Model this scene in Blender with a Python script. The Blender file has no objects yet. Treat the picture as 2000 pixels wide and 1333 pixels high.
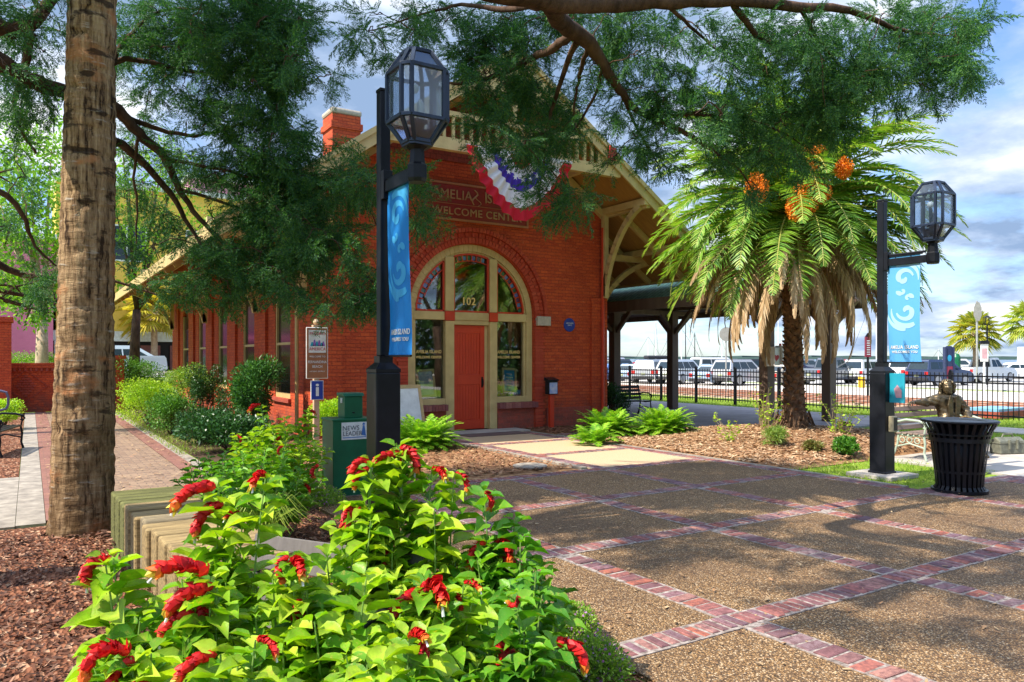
import bpy, math, random
import numpy as np
from mathutils import Vector, Matrix, Euler

random.seed(7); RNG = np.random.default_rng(11)
SC = bpy.context.scene; C = SC.collection
R_ = math.radians; PI = math.pi

# ---------------------------------------------------------------- camera, sky, sun, exposure
TH = R_(32.3); H = 1.65; FPX = 1490.0
FW = Vector((math.sin(TH), math.cos(TH), 0)); RT = Vector((math.cos(TH), -math.sin(TH), 0))
cd = bpy.data.cameras.new('camera'); cam = bpy.data.objects.new('camera', cd); C.objects.link(cam)
cam.location = (0, 0, H); cam.rotation_euler = (R_(90), 0, -TH)
cd.sensor_width = 36; cd.lens = FPX/2000*36; cd.shift_y = 33.5/2000
cd.clip_start = 0.05; cd.clip_end = 6000
SC.camera = cam

SUN_EL = R_(50); SUN_AZ = R_(-84)            # azimuth from +Y towards +X
SDIR = Vector((math.sin(SUN_AZ)*math.cos(SUN_EL), math.cos(SUN_AZ)*math.cos(SUN_EL), math.sin(SUN_EL)))
sl = bpy.data.lights.new('sun', 'SUN'); sl.energy = 5.0; sl.angle = R_(0.5); sl.color = (1.0, 0.93, 0.80)
so = bpy.data.objects.new('sun', sl); C.objects.link(so)
so.rotation_euler = SDIR.to_track_quat('Z', 'Y').to_euler(); so.location = (-20, 10, 30)

W = bpy.data.worlds.new('World'); SC.world = W; W.use_nodes = True
def world():
    nt = W.node_tree; N = nt.nodes; L = nt.links; N.clear()
    out = N.new('ShaderNodeOutputWorld'); bg = N.new('ShaderNodeBackground'); bg.inputs[1].default_value = 0.108
    sky = N.new('ShaderNodeTexSky'); sky.sky_type = 'NISHITA'; sky.sun_disc = False
    sky.sun_elevation = SUN_EL; sky.sun_rotation = SUN_AZ; sky.air_density = 1.0; sky.dust_density = 0.6; sky.ozone_density = 1.5
    tc = N.new('ShaderNodeTexCoord')
    sp = N.new('ShaderNodeSeparateXYZ'); L.new(tc.outputs['Generated'], sp.inputs[0])
    # project the direction on a cloud layer
    zc = N.new('ShaderNodeMath'); zc.operation = 'MAXIMUM'; zc.inputs[1].default_value = 0.0; L.new(sp.outputs[2], zc.inputs[0])
    za = N.new('ShaderNodeMath'); za.operation = 'ADD'; za.inputs[1].default_value = 0.22; L.new(zc.outputs[0], za.inputs[0])
    dv = N.new('ShaderNodeVectorMath'); dv.operation = 'DIVIDE'; L.new(tc.outputs['Generated'], dv.inputs[0])
    cb = N.new('ShaderNodeCombineXYZ')
    for i in range(3): L.new(za.outputs[0], cb.inputs[i])
    L.new(cb.outputs[0], dv.inputs[1])
    mp = N.new('ShaderNodeMapping'); mp.inputs['Location'].default_value = (3.1, 1.7, 0.4); L.new(dv.outputs[0], mp.inputs[0])
    n1 = N.new('ShaderNodeTexNoise'); n1.inputs['Scale'].default_value = 1.25; n1.inputs['Detail'].default_value = 10; n1.inputs['Roughness'].default_value = 0.58
    L.new(mp.outputs[0], n1.inputs['Vector'])
    r1 = N.new('ShaderNodeValToRGB'); r1.color_ramp.elements[0].position = 0.40; r1.color_ramp.elements[1].position = 0.52
    L.new(n1.outputs[0], r1.inputs[0])
    mp2 = N.new('ShaderNodeMapping'); mp2.inputs['Location'].default_value = (8.3, 4.2, 1.0); L.new(dv.outputs[0], mp2.inputs[0])
    n2 = N.new('ShaderNodeTexNoise'); n2.inputs['Scale'].default_value = 1.6; n2.inputs['Detail'].default_value = 8; n2.inputs['Roughness'].default_value = 0.56
    L.new(mp2.outputs[0], n2.inputs['Vector'])
    r2 = N.new('ShaderNodeValToRGB'); e = r2.color_ramp.elements
    e[0].position = 0.42; e[0].color = (1.8, 2.6, 4.0, 1); e[1].position = 0.62; e[1].color = (6.6, 6.8, 7.1, 1)
    m = e.new(0.52); m.color = (3.5, 4.3, 5.7, 1)
    L.new(n2.outputs[0], r2.inputs[0])
    mx = N.new('ShaderNodeMixRGB'); L.new(r1.outputs[0], mx.inputs[0]); 
    sk = N.new('ShaderNodeMixRGB'); sk.blend_type = 'MULTIPLY'; sk.inputs[0].default_value = 1; sk.inputs[2].default_value = (0.95, 1.1, 1.35, 1)
    L.new(sky.outputs[0], sk.inputs[1]); L.new(sk.outputs[0], mx.inputs[1]); L.new(r2.outputs[0], mx.inputs[2])
    # sky overhead, out of view, boosted to add fill light in the shade
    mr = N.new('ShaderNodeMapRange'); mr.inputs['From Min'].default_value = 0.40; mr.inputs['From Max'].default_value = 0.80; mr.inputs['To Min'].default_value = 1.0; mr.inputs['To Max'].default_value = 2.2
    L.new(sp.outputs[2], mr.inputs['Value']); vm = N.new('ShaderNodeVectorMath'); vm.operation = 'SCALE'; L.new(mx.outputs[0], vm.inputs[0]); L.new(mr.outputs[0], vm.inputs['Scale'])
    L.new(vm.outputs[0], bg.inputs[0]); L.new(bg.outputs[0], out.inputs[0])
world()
SC.view_settings.view_transform = 'Standard'; SC.view_settings.look = 'None'; SC.view_settings.gamma = 1
SC.view_settings.exposure = 0.82
SC.cycles.max_bounces = 7; SC.cycles.diffuse_bounces = 3; SC.cycles.transparent_max_bounces = 14; SC.cycles.transmission_bounces = 4
SC.cycles.use_denoising = True; SC.cycles.caustics_reflective = False; SC.cycles.caustics_refractive = False
SC.cycles.sample_clamp_indirect = 6

# ---------------------------------------------------------------- helpers
def P(x, y, Z):
    return Vector((0, 0, H)) + FW*Z + RT*(Z*(x-1000)/FPX) + Vector((0, 0, Z*(700-y)/FPX))
def G(x, y, z=0.0):
    Z = (H-z)*FPX/(y-700); return P(x, y, Z)

def tag(o, label=None, cat=None, group=None, kind=None):
    if label: o['label'] = label
    if cat: o['category'] = cat
    if group: o['group'] = group
    if kind: o['kind'] = kind
    return o
def thing(name, label, cat, loc=(0, 0, 0), rz=0, group=None):
    o = bpy.data.objects.new(name, None); C.objects.link(o); o.location = loc; o.rotation_euler = (0, 0, rz)
    o.empty_display_size = 0.1
    return tag(o, label, cat, group)
def copy_tree(o, parent=None):
    c = o.copy(); C.objects.link(c); c.parent = parent
    for ch in [x for x in bpy.data.objects if x.parent == o]: copy_tree(ch, c)
    return c

def mesh_from(name, V, Fs, mats, mi=None, smooth=False, uv=True):
    me = bpy.data.meshes.new(name)
    if isinstance(Fs, np.ndarray):
        nf, k = Fs.shape
        me.vertices.add(len(V)); me.vertices.foreach_set('co', np.asarray(V, dtype=np.float32).ravel())
        me.loops.add(nf*k); me.loops.foreach_set('vertex_index', Fs.astype(np.int32).ravel())
        me.polygons.add(nf); me.polygons.foreach_set('loop_start', np.arange(0, nf*k, k, dtype=np.int32))
        me.polygons.foreach_set('loop_total', np.full(nf, k, dtype=np.int32))
        me.update(calc_edges=True)
    else:
        me.from_pydata(V, [], Fs); me.update()
    if not isinstance(mats, (list, tuple)): mats = [mats]
    for m in mats: me.materials.append(m)
    if mi is not None and len(mats) > 1: me.polygons.foreach_set('material_index', np.asarray(mi, dtype=np.int32))
    if uv and len(me.polygons):
        nl = len(me.loops); co = np.empty(len(me.vertices)*3, np.float32); me.vertices.foreach_get('co', co); co = co.reshape(-1, 3)
        vi = np.empty(nl, np.int32); me.loops.foreach_get('vertex_index', vi)
        nr = np.empty(len(me.polygons)*3, np.float32); me.polygons.foreach_get('normal', nr); nr = np.abs(nr.reshape(-1, 3))
        lt = np.empty(len(me.polygons), np.int32); me.polygons.foreach_get('loop_total', lt)
        ax = np.repeat(np.argmax(nr + np.array([0, 0, 1e-4]), axis=1), lt)
        c = co[vi]
        u = np.where(ax == 0, c[:, 1], c[:, 0]); v = np.where(ax == 2, c[:, 1], c[:, 2])
        ul = me.uv_layers.new(name='UVMap'); ul.data.foreach_set('uv', np.stack([u, v], 1).astype(np.float32).ravel())
    if smooth: me.polygons.foreach_set('use_smooth', np.ones(len(me.polygons), bool))
    return me
def link(name, me, parent=None, world=False, loc=None, bev=0):
    o = bpy.data.objects.new(name, me); C.objects.link(o)
    if parent is not None:
        o.parent = parent
        if world:
            off = Vector(parent.location); pp = parent.parent
            while pp is not None: off += pp.location; pp = pp.parent
            o.location = -off
    if loc is not None: o.location = loc
    if bev:
        b = o.modifiers.new('bevel', 'BEVEL'); b.width = bev; b.segments = 2; b.limit_method = 'ANGLE'; b.angle_limit = R_(35)
    return o

class MB:
    def __init__(s): s.v = []; s.f = []; s.m = []; s.cur = 0
    def mat(s, i): s.cur = i; return s
    def add(s, vs, fs):
        b = len(s.v); s.v += [tuple(p) for p in vs]; s.f += [tuple(b+i for i in f) for f in fs]; s.m += [s.cur]*len(fs); return s
    def box(s, x0, y0, z0, x1, y1, z1):
        x0, x1 = min(x0, x1), max(x0, x1); y0, y1 = min(y0, y1), max(y0, y1); z0, z1 = min(z0, z1), max(z0, z1)
        vs = [(x0,y0,z0),(x1,y0,z0),(x1,y1,z0),(x0,y1,z0),(x0,y0,z1),(x1,y0,z1),(x1,y1,z1),(x0,y1,z1)]
        return s.add(vs, [(0,3,2,1),(4,5,6,7),(0,1,5,4),(1,2,6,5),(2,3,7,6),(3,0,4,7)])
    def obox(s, c, size, M=None):
        hx, hy, hz = [q/2 for q in size]; M = M or Matrix.Identity(3); c = Vector(c)
        vs = [c + M @ Vector(p) for p in [(-hx,-hy,-hz),(hx,-hy,-hz),(hx,hy,-hz),(-hx,hy,-hz),(-hx,-hy,hz),(hx,-hy,hz),(hx,hy,hz),(-hx,hy,hz)]]
        return s.add(vs, [(0,3,2,1),(4,5,6,7),(0,1,5,4),(1,2,6,5),(2,3,7,6),(3,0,4,7)])
    def beam(s, a, b, w, h, up=(0, 0, 1)):
        a = Vector(a); b = Vector(b); d = b-a; l = d.length; x = d.normalized(); y = Vector(up).cross(x)
        if y.length < 1e-4: y = Vector((0, 1, 0)).cross(x)
        y.normalize(); z = x.cross(y)
        return s.obox((a+b)/2, (l, w, h), Matrix((x, y, z)).transposed())
    def tube(s, pts, r, n=8, cap=True):
        pts = [Vector(p) for p in pts]; m = len(pts)
        rs = r if isinstance(r, (list, tuple)) else [r]*m
        vs = []; ref = None
        for i, p in enumerate(pts):
            d = (pts[min(i+1, m-1)] - pts[max(i-1, 0)])
            d = d.normalized() if d.length > 1e-9 else Vector((0, 0, 1))
            if ref is None: ref = d.orthogonal().normalized()
            ref = (ref - d*ref.dot(d)); ref = ref.normalized() if ref.length > 1e-6 else d.orthogonal().normalized()
            w = d.cross(ref)
            for k in range(n):
                a = 2*PI*k/n; vs.append(p + (ref*math.cos(a) + w*math.sin(a))*rs[i])
        fs = [(i*n+k, i*n+(k+1) % n, (i+1)*n+(k+1) % n, (i+1)*n+k) for i in range(m-1) for k in range(n)]
        if cap: fs += [tuple(range(n-1, -1, -1)), tuple((m-1)*n+k for k in range(n))]
        return s.add(vs, fs)
    def prism(s, poly, axis, a, b):
        # poly: 2D points; axis 'y': (x,z) ; 'x': (y,z) ; 'z': (x,y)
        def pt(p, t): return {'y': (p[0], t, p[1]), 'x': (t, p[0], p[1]), 'z': (p[0], p[1], t)}[axis]
        n = len(poly); vs = [pt(p, a) for p in poly] + [pt(p, b) for p in poly]
        fs = [tuple(range(n)), tuple(range(2*n-1, n-1, -1))] + [(i, i+n, (i+1) % n+n, (i+1) % n) for i in range(n)]
        return s.add(vs, fs)
    def lathe(s, prof, n=24, c=(0, 0, 0), sq=None):
        vs = []
        for (r, z) in prof:
            for k in range(n):
                a = 2*PI*k/n; vs.append((c[0]+r*math.cos(a), c[1]+r*math.sin(a), c[2]+z))
        m = len(prof)
        fs = [(i*n+k, i*n+(k+1) % n, (i+1)*n+(k+1) % n, (i+1)*n+k) for i in range(m-1) for k in range(n)]
        if prof[0][0] > 1e-5: fs.append(tuple(range(n-1, -1, -1)))
        if prof[-1][0] > 1e-5: fs.append(tuple((m-1)*n+k for k in range(n)))
        return s.add(vs, fs)
    def ball(s, c, r, n=10, sc=(1, 1, 1)):
        prof = [(math.sin(PI*i/n)*r if 0 < i < n else 0.0001, -math.cos(PI*i/n)*r) for i in range(n+1)]
        b = len(s.v); s.lathe(prof, n+2); s.v[b:] = [(c[0]+p[0]*sc[0], c[1]+p[1]*sc[1], c[2]+p[2]*sc[2]) for p in s.v[b:]]; return s
    def ring(s, cx, cz, r0, r1, a0, a1, y0, y1, n=28):
        # arch ring in the XZ plane
        ps = [(cx+r1*math.cos(a0+(a1-a0)*i/n), cz+r1*math.sin(a0+(a1-a0)*i/n)) for i in range(n+1)]
        qs = [(cx+r0*math.cos(a0+(a1-a0)*i/n), cz+r0*math.sin(a0+(a1-a0)*i/n)) for i in range(n+1)]
        for i in range(n): s.prism([ps[i], ps[i+1], qs[i+1], qs[i]], 'y', y0, y1)
        return s
    def xf(s, M, start=0):
        s.v[start:] = [tuple(M @ Vector(p)) for p in s.v[start:]]; return s
    def fn(s, f, start=0):
        s.v[start:] = [tuple(f(*p)) for p in s.v[start:]]; return s
    def build(s, name, mats, parent=None, world=False, smooth=False, loc=None, bev=0):
        # recalculated outward where it matters is left to double-sided shading
        return link(name, mesh_from(name, s.v, s.f, mats, s.m, smooth), parent, world, loc, bev)

def struct(o, kind='structure'): o['kind'] = kind; return o

def text_mesh(txt, size, extrude=0.003, align='CENTER', bold=0.0, xs=1.0):
    cu = bpy.data.curves.new('lettering', 'FONT'); cu.body = txt; cu.size = size; cu.extrude = extrude; cu.align_x = align; cu.align_y = 'CENTER'
    cu.offset = bold; cu.space_character = 1.05; cu.resolution_u = 3
    o = bpy.data.objects.new('lettering', cu); C.objects.link(o)
    bpy.context.view_layer.update()
    me = bpy.data.meshes.new_from_object(o.evaluated_get(bpy.context.evaluated_depsgraph_get()))
    bpy.data.objects.remove(o); bpy.data.curves.remove(cu)
    if xs != 1.0: me.transform(Matrix.Diagonal((xs, 1, 1, 1)))
    return me
def put_text(name, txt, size, mat, parent, origin, xdir, ydir=(0, 0, 1), world=True, bold=0.0, extrude=0.003, xs=1.0, align='CENTER', fn=None):
    me = text_mesh(txt, size, extrude, align, bold, xs)
    x = Vector(xdir).normalized(); y = Vector(ydir).normalized(); z = x.cross(y)
    M = Matrix((x, y, z)).transposed().to_4x4(); M.translation = Vector(origin)
    me.transform(M)
    if fn:
        for v in me.vertices: v.co = fn(*v.co)
    me.materials.clear(); me.materials.append(mat)
    return link(name, me, parent, world)

# ---------------------------------------------------------------- materials
def newmat(name):
    m = bpy.data.materials.new(name); m.use_nodes = True; nt = m.node_tree
    b = nt.nodes.get('Principled BSDF'); return m, nt, nt.nodes, nt.links, b
def rgba(c): return (c[0], c[1], c[2], 1)
def mixc(N, L, fac, a, b, blend='MIX'):
    m = N.new('ShaderNodeMixRGB'); m.blend_type = blend
    for i, q in ((0, fac), (1, a), (2, b)):
        if hasattr(q, 'is_linked') or hasattr(q, 'links'): L.new(q, m.inputs[i])
        elif i == 0: m.inputs[0].default_value = q
        else: m.inputs[i].default_value = rgba(q)
    return m.outputs[0]
def noise(N, L, co, scale, detail=4, rough=0.55, stretch=None):
    if stretch:
        mp = N.new('ShaderNodeMapping'); mp.inputs['Scale'].default_value = stretch; L.new(co, mp.inputs[0]); co = mp.outputs[0]
    n = N.new('ShaderNodeTexNoise'); n.inputs['Scale'].default_value = scale; n.inputs['Detail'].default_value = detail; n.inputs['Roughness'].default_value = rough
    L.new(co, n.inputs['Vector']); return n.outputs[0]
def ramp(N, L, src, stops):
    r = N.new('ShaderNodeValToRGB'); e = r.color_ramp.elements
    e[0].position = stops[0][0]; e[0].color = rgba(stops[0][1]); e[1].position = stops[-1][0]; e[1].color = rgba(stops[-1][1])
    for p, c in stops[1:-1]: q = e.new(p); q.color = rgba(c)
    L.new(src, r.inputs[0]); return r.outputs[0]
def bump(N, L, b, h, strength, dist=0.01):
    bp = N.new('ShaderNodeBump'); bp.inputs['Strength'].default_value = strength; bp.inputs['Distance'].default_value = dist
    L.new(h, bp.inputs['Height']); L.new(bp.outputs[0], b.inputs['Normal'])
def Mt(name, col, rough=0.6, metal=0, col2=None, scale=6, bmp=0.15, bscale=80, bdist=0.004, stretch=None, spec=0.4, lo=0.35, hi=0.65):
    m, nt, N, L, b = newmat(name)
    co = N.new('ShaderNodeTexCoord').outputs['Object']
    if col2 is None: col2 = tuple(c*0.78 for c in col)
    n = noise(N, L, co, scale, 5, 0.6, stretch)
    L.new(ramp(N, L, n, [(lo, col2), (hi, col)]), b.inputs['Base Color'])
    b.inputs['Roughness'].default_value = rough; b.inputs['Metallic'].default_value = metal; b.inputs['Specular IOR Level'].default_value = spec
    if bmp: bump(N, L, b, noise(N, L, co, bscale, 3, 0.6, stretch), bmp, bdist)
    return m
def brickmat(name, c1, c2, mortar, bw=0.21, rh=0.075, ms=0.006, stain=0.25, bmp=0.5):
    m, nt, N, L, b = newmat(name)
    uv = N.new('ShaderNodeTexCoord').outputs['UV']
    t = N.new('ShaderNodeTexBrick'); t.inputs['Scale'].default_value = 1; t.inputs['Brick Width'].default_value = bw; t.inputs['Row Height'].default_value = rh
    t.inputs['Mortar Size'].default_value = ms; t.inputs['Mortar Smooth'].default_value = 0.3; t.inputs['Bias'].default_value = 0.0
    t.inputs['Color1'].default_value = rgba(c1); t.inputs['Color2'].default_value = rgba(c2); t.inputs['Mortar'].default_value = rgba(mortar)
    L.new(uv, t.inputs['Vector'])
    n = noise(N, L, uv, 1.1, 6, 0.65)
    c = mixc(N, L, ramp(N, L, n, [(0.35, (stain,)*3), (0.65, (0,)*3)]), t.outputs[0], tuple(q*0.45 for q in c2))
    n2 = noise(N, L, uv, 25, 3, 0.6)
    c = mixc(N, L, ramp(N, L, n2, [(0.4, (0.25,)*3), (0.62, (0,)*3)]), c, tuple(min(1, q*1.3+0.03) for q in c1))
    s = N.new('ShaderNodeSeparateXYZ'); L.new(uv, s.inputs[0]); gr = N.new('ShaderNodeMapRange'); gr.inputs['From Min'].default_value = 0.9; gr.inputs['From Max'].default_value = 0.0; L.new(s.outputs[1], gr.inputs['Value'])
    n3 = noise(N, L, uv, 3.5, 6, 0.7); mu = N.new('ShaderNodeMath'); mu.operation = 'MULTIPLY'; L.new(gr.outputs[0], mu.inputs[0]); L.new(ramp(N, L, n3, [(0.40, (0.9,)*3), (0.62, (0.0,)*3)]), mu.inputs[1]); c = mixc(N, L, mu.outputs[0], c, (0.13, 0.06, 0.045))
    n4 = noise(N, L, uv, 6, 4, 0.7); c = mixc(N, L, ramp(N, L, n4, [(0.66, (0,)*3), (0.72, (0.55,)*3)]), c, (0.62, 0.24, 0.13))
    L.new(c, b.inputs['Base Color']); b.inputs['Roughness'].default_value = 0.75; b.inputs['Specular IOR Level'].default_value = 0.3
    inv = N.new('ShaderNodeMath'); inv.operation = 'SUBTRACT'; inv.inputs[0].default_value = 1; L.new(t.outputs[1], inv.inputs[1])
    bump(N, L, b, inv.outputs[0], bmp, 0.01); return m
def islandmat(name, cols, rough=0.8, bmp=0.3, bscale=90, spec=0.3, nz=0.3):
    m, nt, N, L, b = newmat(name)
    g = N.new('ShaderNodeNewGeometry'); k = len(cols)
    r = N.new('ShaderNodeValToRGB'); r.color_ramp.interpolation = 'LINEAR'; e = r.color_ramp.elements
    e[0].position = 0; e[0].color = rgba(cols[0]); e[1].position = 1; e[1].color = rgba(cols[-1])
    for i in range(1, k-1): q = e.new(i/(k-1)); q.color = rgba(cols[i])
    L.new(g.outputs['Random Per Island'], r.inputs[0])
    co = N.new('ShaderNodeTexCoord').outputs['Object']; n = noise(N, L, co, 30, 4)
    c = mixc(N, L, ramp(N, L, n, [(0.35, (nz,)*3), (0.6, (0,)*3)]), r.outputs[0], tuple(q*0.5 for q in cols[0]))
    L.new(c, b.inputs['Base Color']); b.inputs['Roughness'].default_value = rough; b.inputs['Specular IOR Level'].default_value = spec
    if bmp: bump(N, L, b, noise(N, L, co, bscale, 3), bmp, 0.004)
    return m
def leafmat(name, cols, trans=0.35, rough=0.5, tint=(1.15, 1.25, 0.5), spots=None):
    m, nt, N, L, b = newmat(name)
    g = N.new('ShaderNodeNewGeometry'); k = len(cols)
    r = N.new('ShaderNodeValToRGB'); e = r.color_ramp.elements
    e[0].position = 0; e[0].color = rgba(cols[0]); e[1].position = 1; e[1].color = rgba(cols[-1])
    for i in range(1, k-1): q = e.new(i/(k-1)); q.color = rgba(cols[i])
    L.new(g.outputs['Random Per Island'], r.inputs[0])
    if spots:
        co = N.new('ShaderNodeTexCoord').outputs['Object']; a = noise(N, L, co, 55, 4, .65); c = mixc(N, L, ramp(N, L, a, [(.56, (0,)*3), (.66, (.7,)*3)]), r.outputs[0], spots)
        a = noise(N, L, co, 9, 3, .6); c = mixc(N, L, ramp(N, L, a, [(.45, (0,)*3), (.62, (.45,)*3)]), c, (.05, .17, .012)); nd = [x for x in N if x.type == 'MIX_RGB'][-1]; r = nd
        bump(N, L, b, noise(N, L, co, 160, 2, .5), .35, .003)
    L.new(r.outputs[0], b.inputs['Base Color']); b.inputs['Roughness'].default_value = rough; b.inputs['Specular IOR Level'].default_value = 0.35
    t = N.new('ShaderNodeBsdfTranslucent'); L.new(mixc(N, L, 1.0, r.outputs[0], tint, 'MULTIPLY'), t.inputs[0])
    ms = N.new('ShaderNodeMixShader'); ms.inputs[0].default_value = trans
    out = [x for x in N if x.type == 'OUTPUT_MATERIAL'][0]
    L.new(b.outputs[0], ms.inputs[1]); L.new(t.outputs[0], ms.inputs[2]); L.new(ms.outputs[0], out.inputs[0]); return m
def glassmat(name, refl=0.3, tint=(0.6, 0.65, 0.65), rough=0.02, frost=0):
    m, nt, N, L, b = newmat(name)
    N.remove(b); out = [x for x in N if x.type == 'OUTPUT_MATERIAL'][0]
    tr = N.new('ShaderNodeBsdfTransparent'); tr.inputs[0].default_value = rgba(tint)
    gl = N.new('ShaderNodeBsdfGlossy'); gl.inputs['Roughness'].default_value = rough; gl.inputs[0].default_value = (1, 1, 1, 1)
    ms = N.new('ShaderNodeMixShader')
    lw = N.new('ShaderNodeFresnel'); lw.inputs[0].default_value = 1.5
    mr = N.new('ShaderNodeMath'); mr.operation = 'ADD'; mr.use_clamp = True; mr.inputs[1].default_value = refl; L.new(lw.outputs[0], mr.inputs[0])
    base = tr
    if frost:
        tl = N.new('ShaderNodeBsdfTranslucent'); tl.inputs[0].default_value = (.85, .90, .97, 1); m3 = N.new('ShaderNodeMixShader'); m3.inputs[0].default_value = frost
        L.new(tr.outputs[0], m3.inputs[1]); L.new(tl.outputs[0], m3.inputs[2]); base = m3
    L.new(mr.outputs[0], ms.inputs[0]); L.new(base.outputs[0], ms.inputs[1]); L.new(gl.outputs[0], ms.inputs[2]); L.new(ms.outputs[0], out.inputs[0]); return m

m_brick = brickmat('red_painted_brick', (0.62, 0.095, 0.022), (0.42, 0.045, 0.013), (0.30, 0.04, 0.018), stain=.45, ms=.008, bmp=.8)
m_brick_d = brickmat('weathered_red_brick', (0.46, 0.075, 0.04), (0.30, 0.05, 0.03), (0.33, 0.09, 0.06), bmp=0.7)
m_arch = islandmat('arch_brick', [(0.50, 0.065, 0.03), (0.44, 0.05, 0.022), (0.53, 0.085, 0.04)], 0.75)
m_cream = Mt('olive_cream_paint', (0.60, 0.44, 0.19), 0.5, col2=(0.48, 0.34, 0.14), scale=3, bmp=0.06)
m_soffit = Mt('soffit_boards', (0.40, 0.21, 0.055), 0.6, col2=(0.30, 0.15, 0.045), scale=3, stretch=(1, 8, 1))
m_redpaint = Mt('red_paint', (0.58, 0.045, 0.012), 0.4, col2=(0.50, 0.035, 0.01), scale=2.5, bmp=0.05)
m_maroon = Mt('maroon_sign_paint', (0.27, 0.022, 0.016), 0.4, bmp=0.05)
m_gold = Mt('gold_leaf', (0.90, 0.60, 0.20), 0.5, bmp=0)
m_shingle_red = brickmat('red_shingles', (0.30, 0.05, 0.03), (0.22, 0.035, 0.02), (0.10, 0.02, 0.01), 0.14, 0.13, 0.008)
m_roof = brickmat('grey_green_shingles', (0.13, 0.17, 0.16), (0.09, 0.13, 0.13), (0.04, 0.06, 0.06), 0.3, 0.14, 0.012)
m_roof2 = brickmat('green_shingles', (0.20, 0.36, 0.26), (0.11, 0.24, 0.20), (0.04, 0.09, 0.09), 0.3, 0.15, 0.016)
m_black = Mt('black_painted_metal', (0.012, 0.013, 0.018), 0.35, metal=0.1, col2=(0.008, 0.009, 0.012), bmp=0.1, bscale=40, spec=0.22)
m_navy = Mt('navy_black_metal', (0.022, 0.035, 0.07), 0.35, metal=0.2, col2=(0.015, 0.024, 0.05), bmp=0.08, spec=0.5)
m_glass = glassmat('window_glass', 0.06, (0.88, 0.9, 0.9))
m_lglass = glassmat('lantern_glass', 0.06, (0.72, 0.82, 0.93), 0.15, frost=.28)
m_white = Mt('white_paint', (0.78, 0.78, 0.76), 0.45, bmp=0.05)
m_stone = Mt('pale_stone', (0.50, 0.42, 0.34), 0.8, scale=20)
m_dark = Mt('dark_interior', (0.02, 0.017, 0.015), 0.9, bmp=0)
m_interior = Mt('interior_wall', (0.16, 0.10, 0.07), 0.9, bmp=0)
m_concrete = Mt('concrete', (0.48, 0.43, 0.38), 0.85, col2=(0.34, 0.30, 0.26), scale=2.2, bmp=0.3, bscale=120)
m_slab = Mt('platform_concrete', (0.30, 0.28, 0.29), 0.8, col2=(0.22, 0.20, 0.21), scale=1.6, bmp=0.2)
m_grey_post = Mt('brown_painted_timber', (0.17, 0.115, 0.085), 0.6, col2=(0.12, 0.08, 0.06), scale=5, stretch=(1, 1, 0.2))
m_under = Mt('shelter_ceiling', (0.20, 0.15, 0.12), 0.7, col2=(0.15, 0.11, 0.09), scale=4, stretch=(8, 1, 1))
m_rust = Mt('orange_brown_stain', (0.5, 0.2, 0.08), 0.7)
m_green_box = Mt('green_enamel', (0.006, 0.13, 0.055), 0.4, col2=(0.005, 0.09, 0.038), scale=3, bmp=0.05, spec=0.3)
m_blue = Mt('blue_enamel', (0.02, 0.05, 0.32), 0.35, bmp=0)
m_brown = Mt('brown_sign_face', (0.34, 0.13, 0.05), 0.5, bmp=0)
m_red = Mt('signal_red', (0.55, 0.02, 0.03), 0.45, bmp=0)
m_teal = Mt('teal_print', (0.02, 0.33, 0.42), 0.4, col2=(0.015, 0.25, 0.36), scale=3, bmp=0)
m_cyan = Mt('cyan_print', (0.03, 0.32, 0.62), 0.4, bmp=0)
m_letter_dk = Mt('dark_lettering', (0.06, 0.07, 0.09), 0.6, bmp=0)
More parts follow.
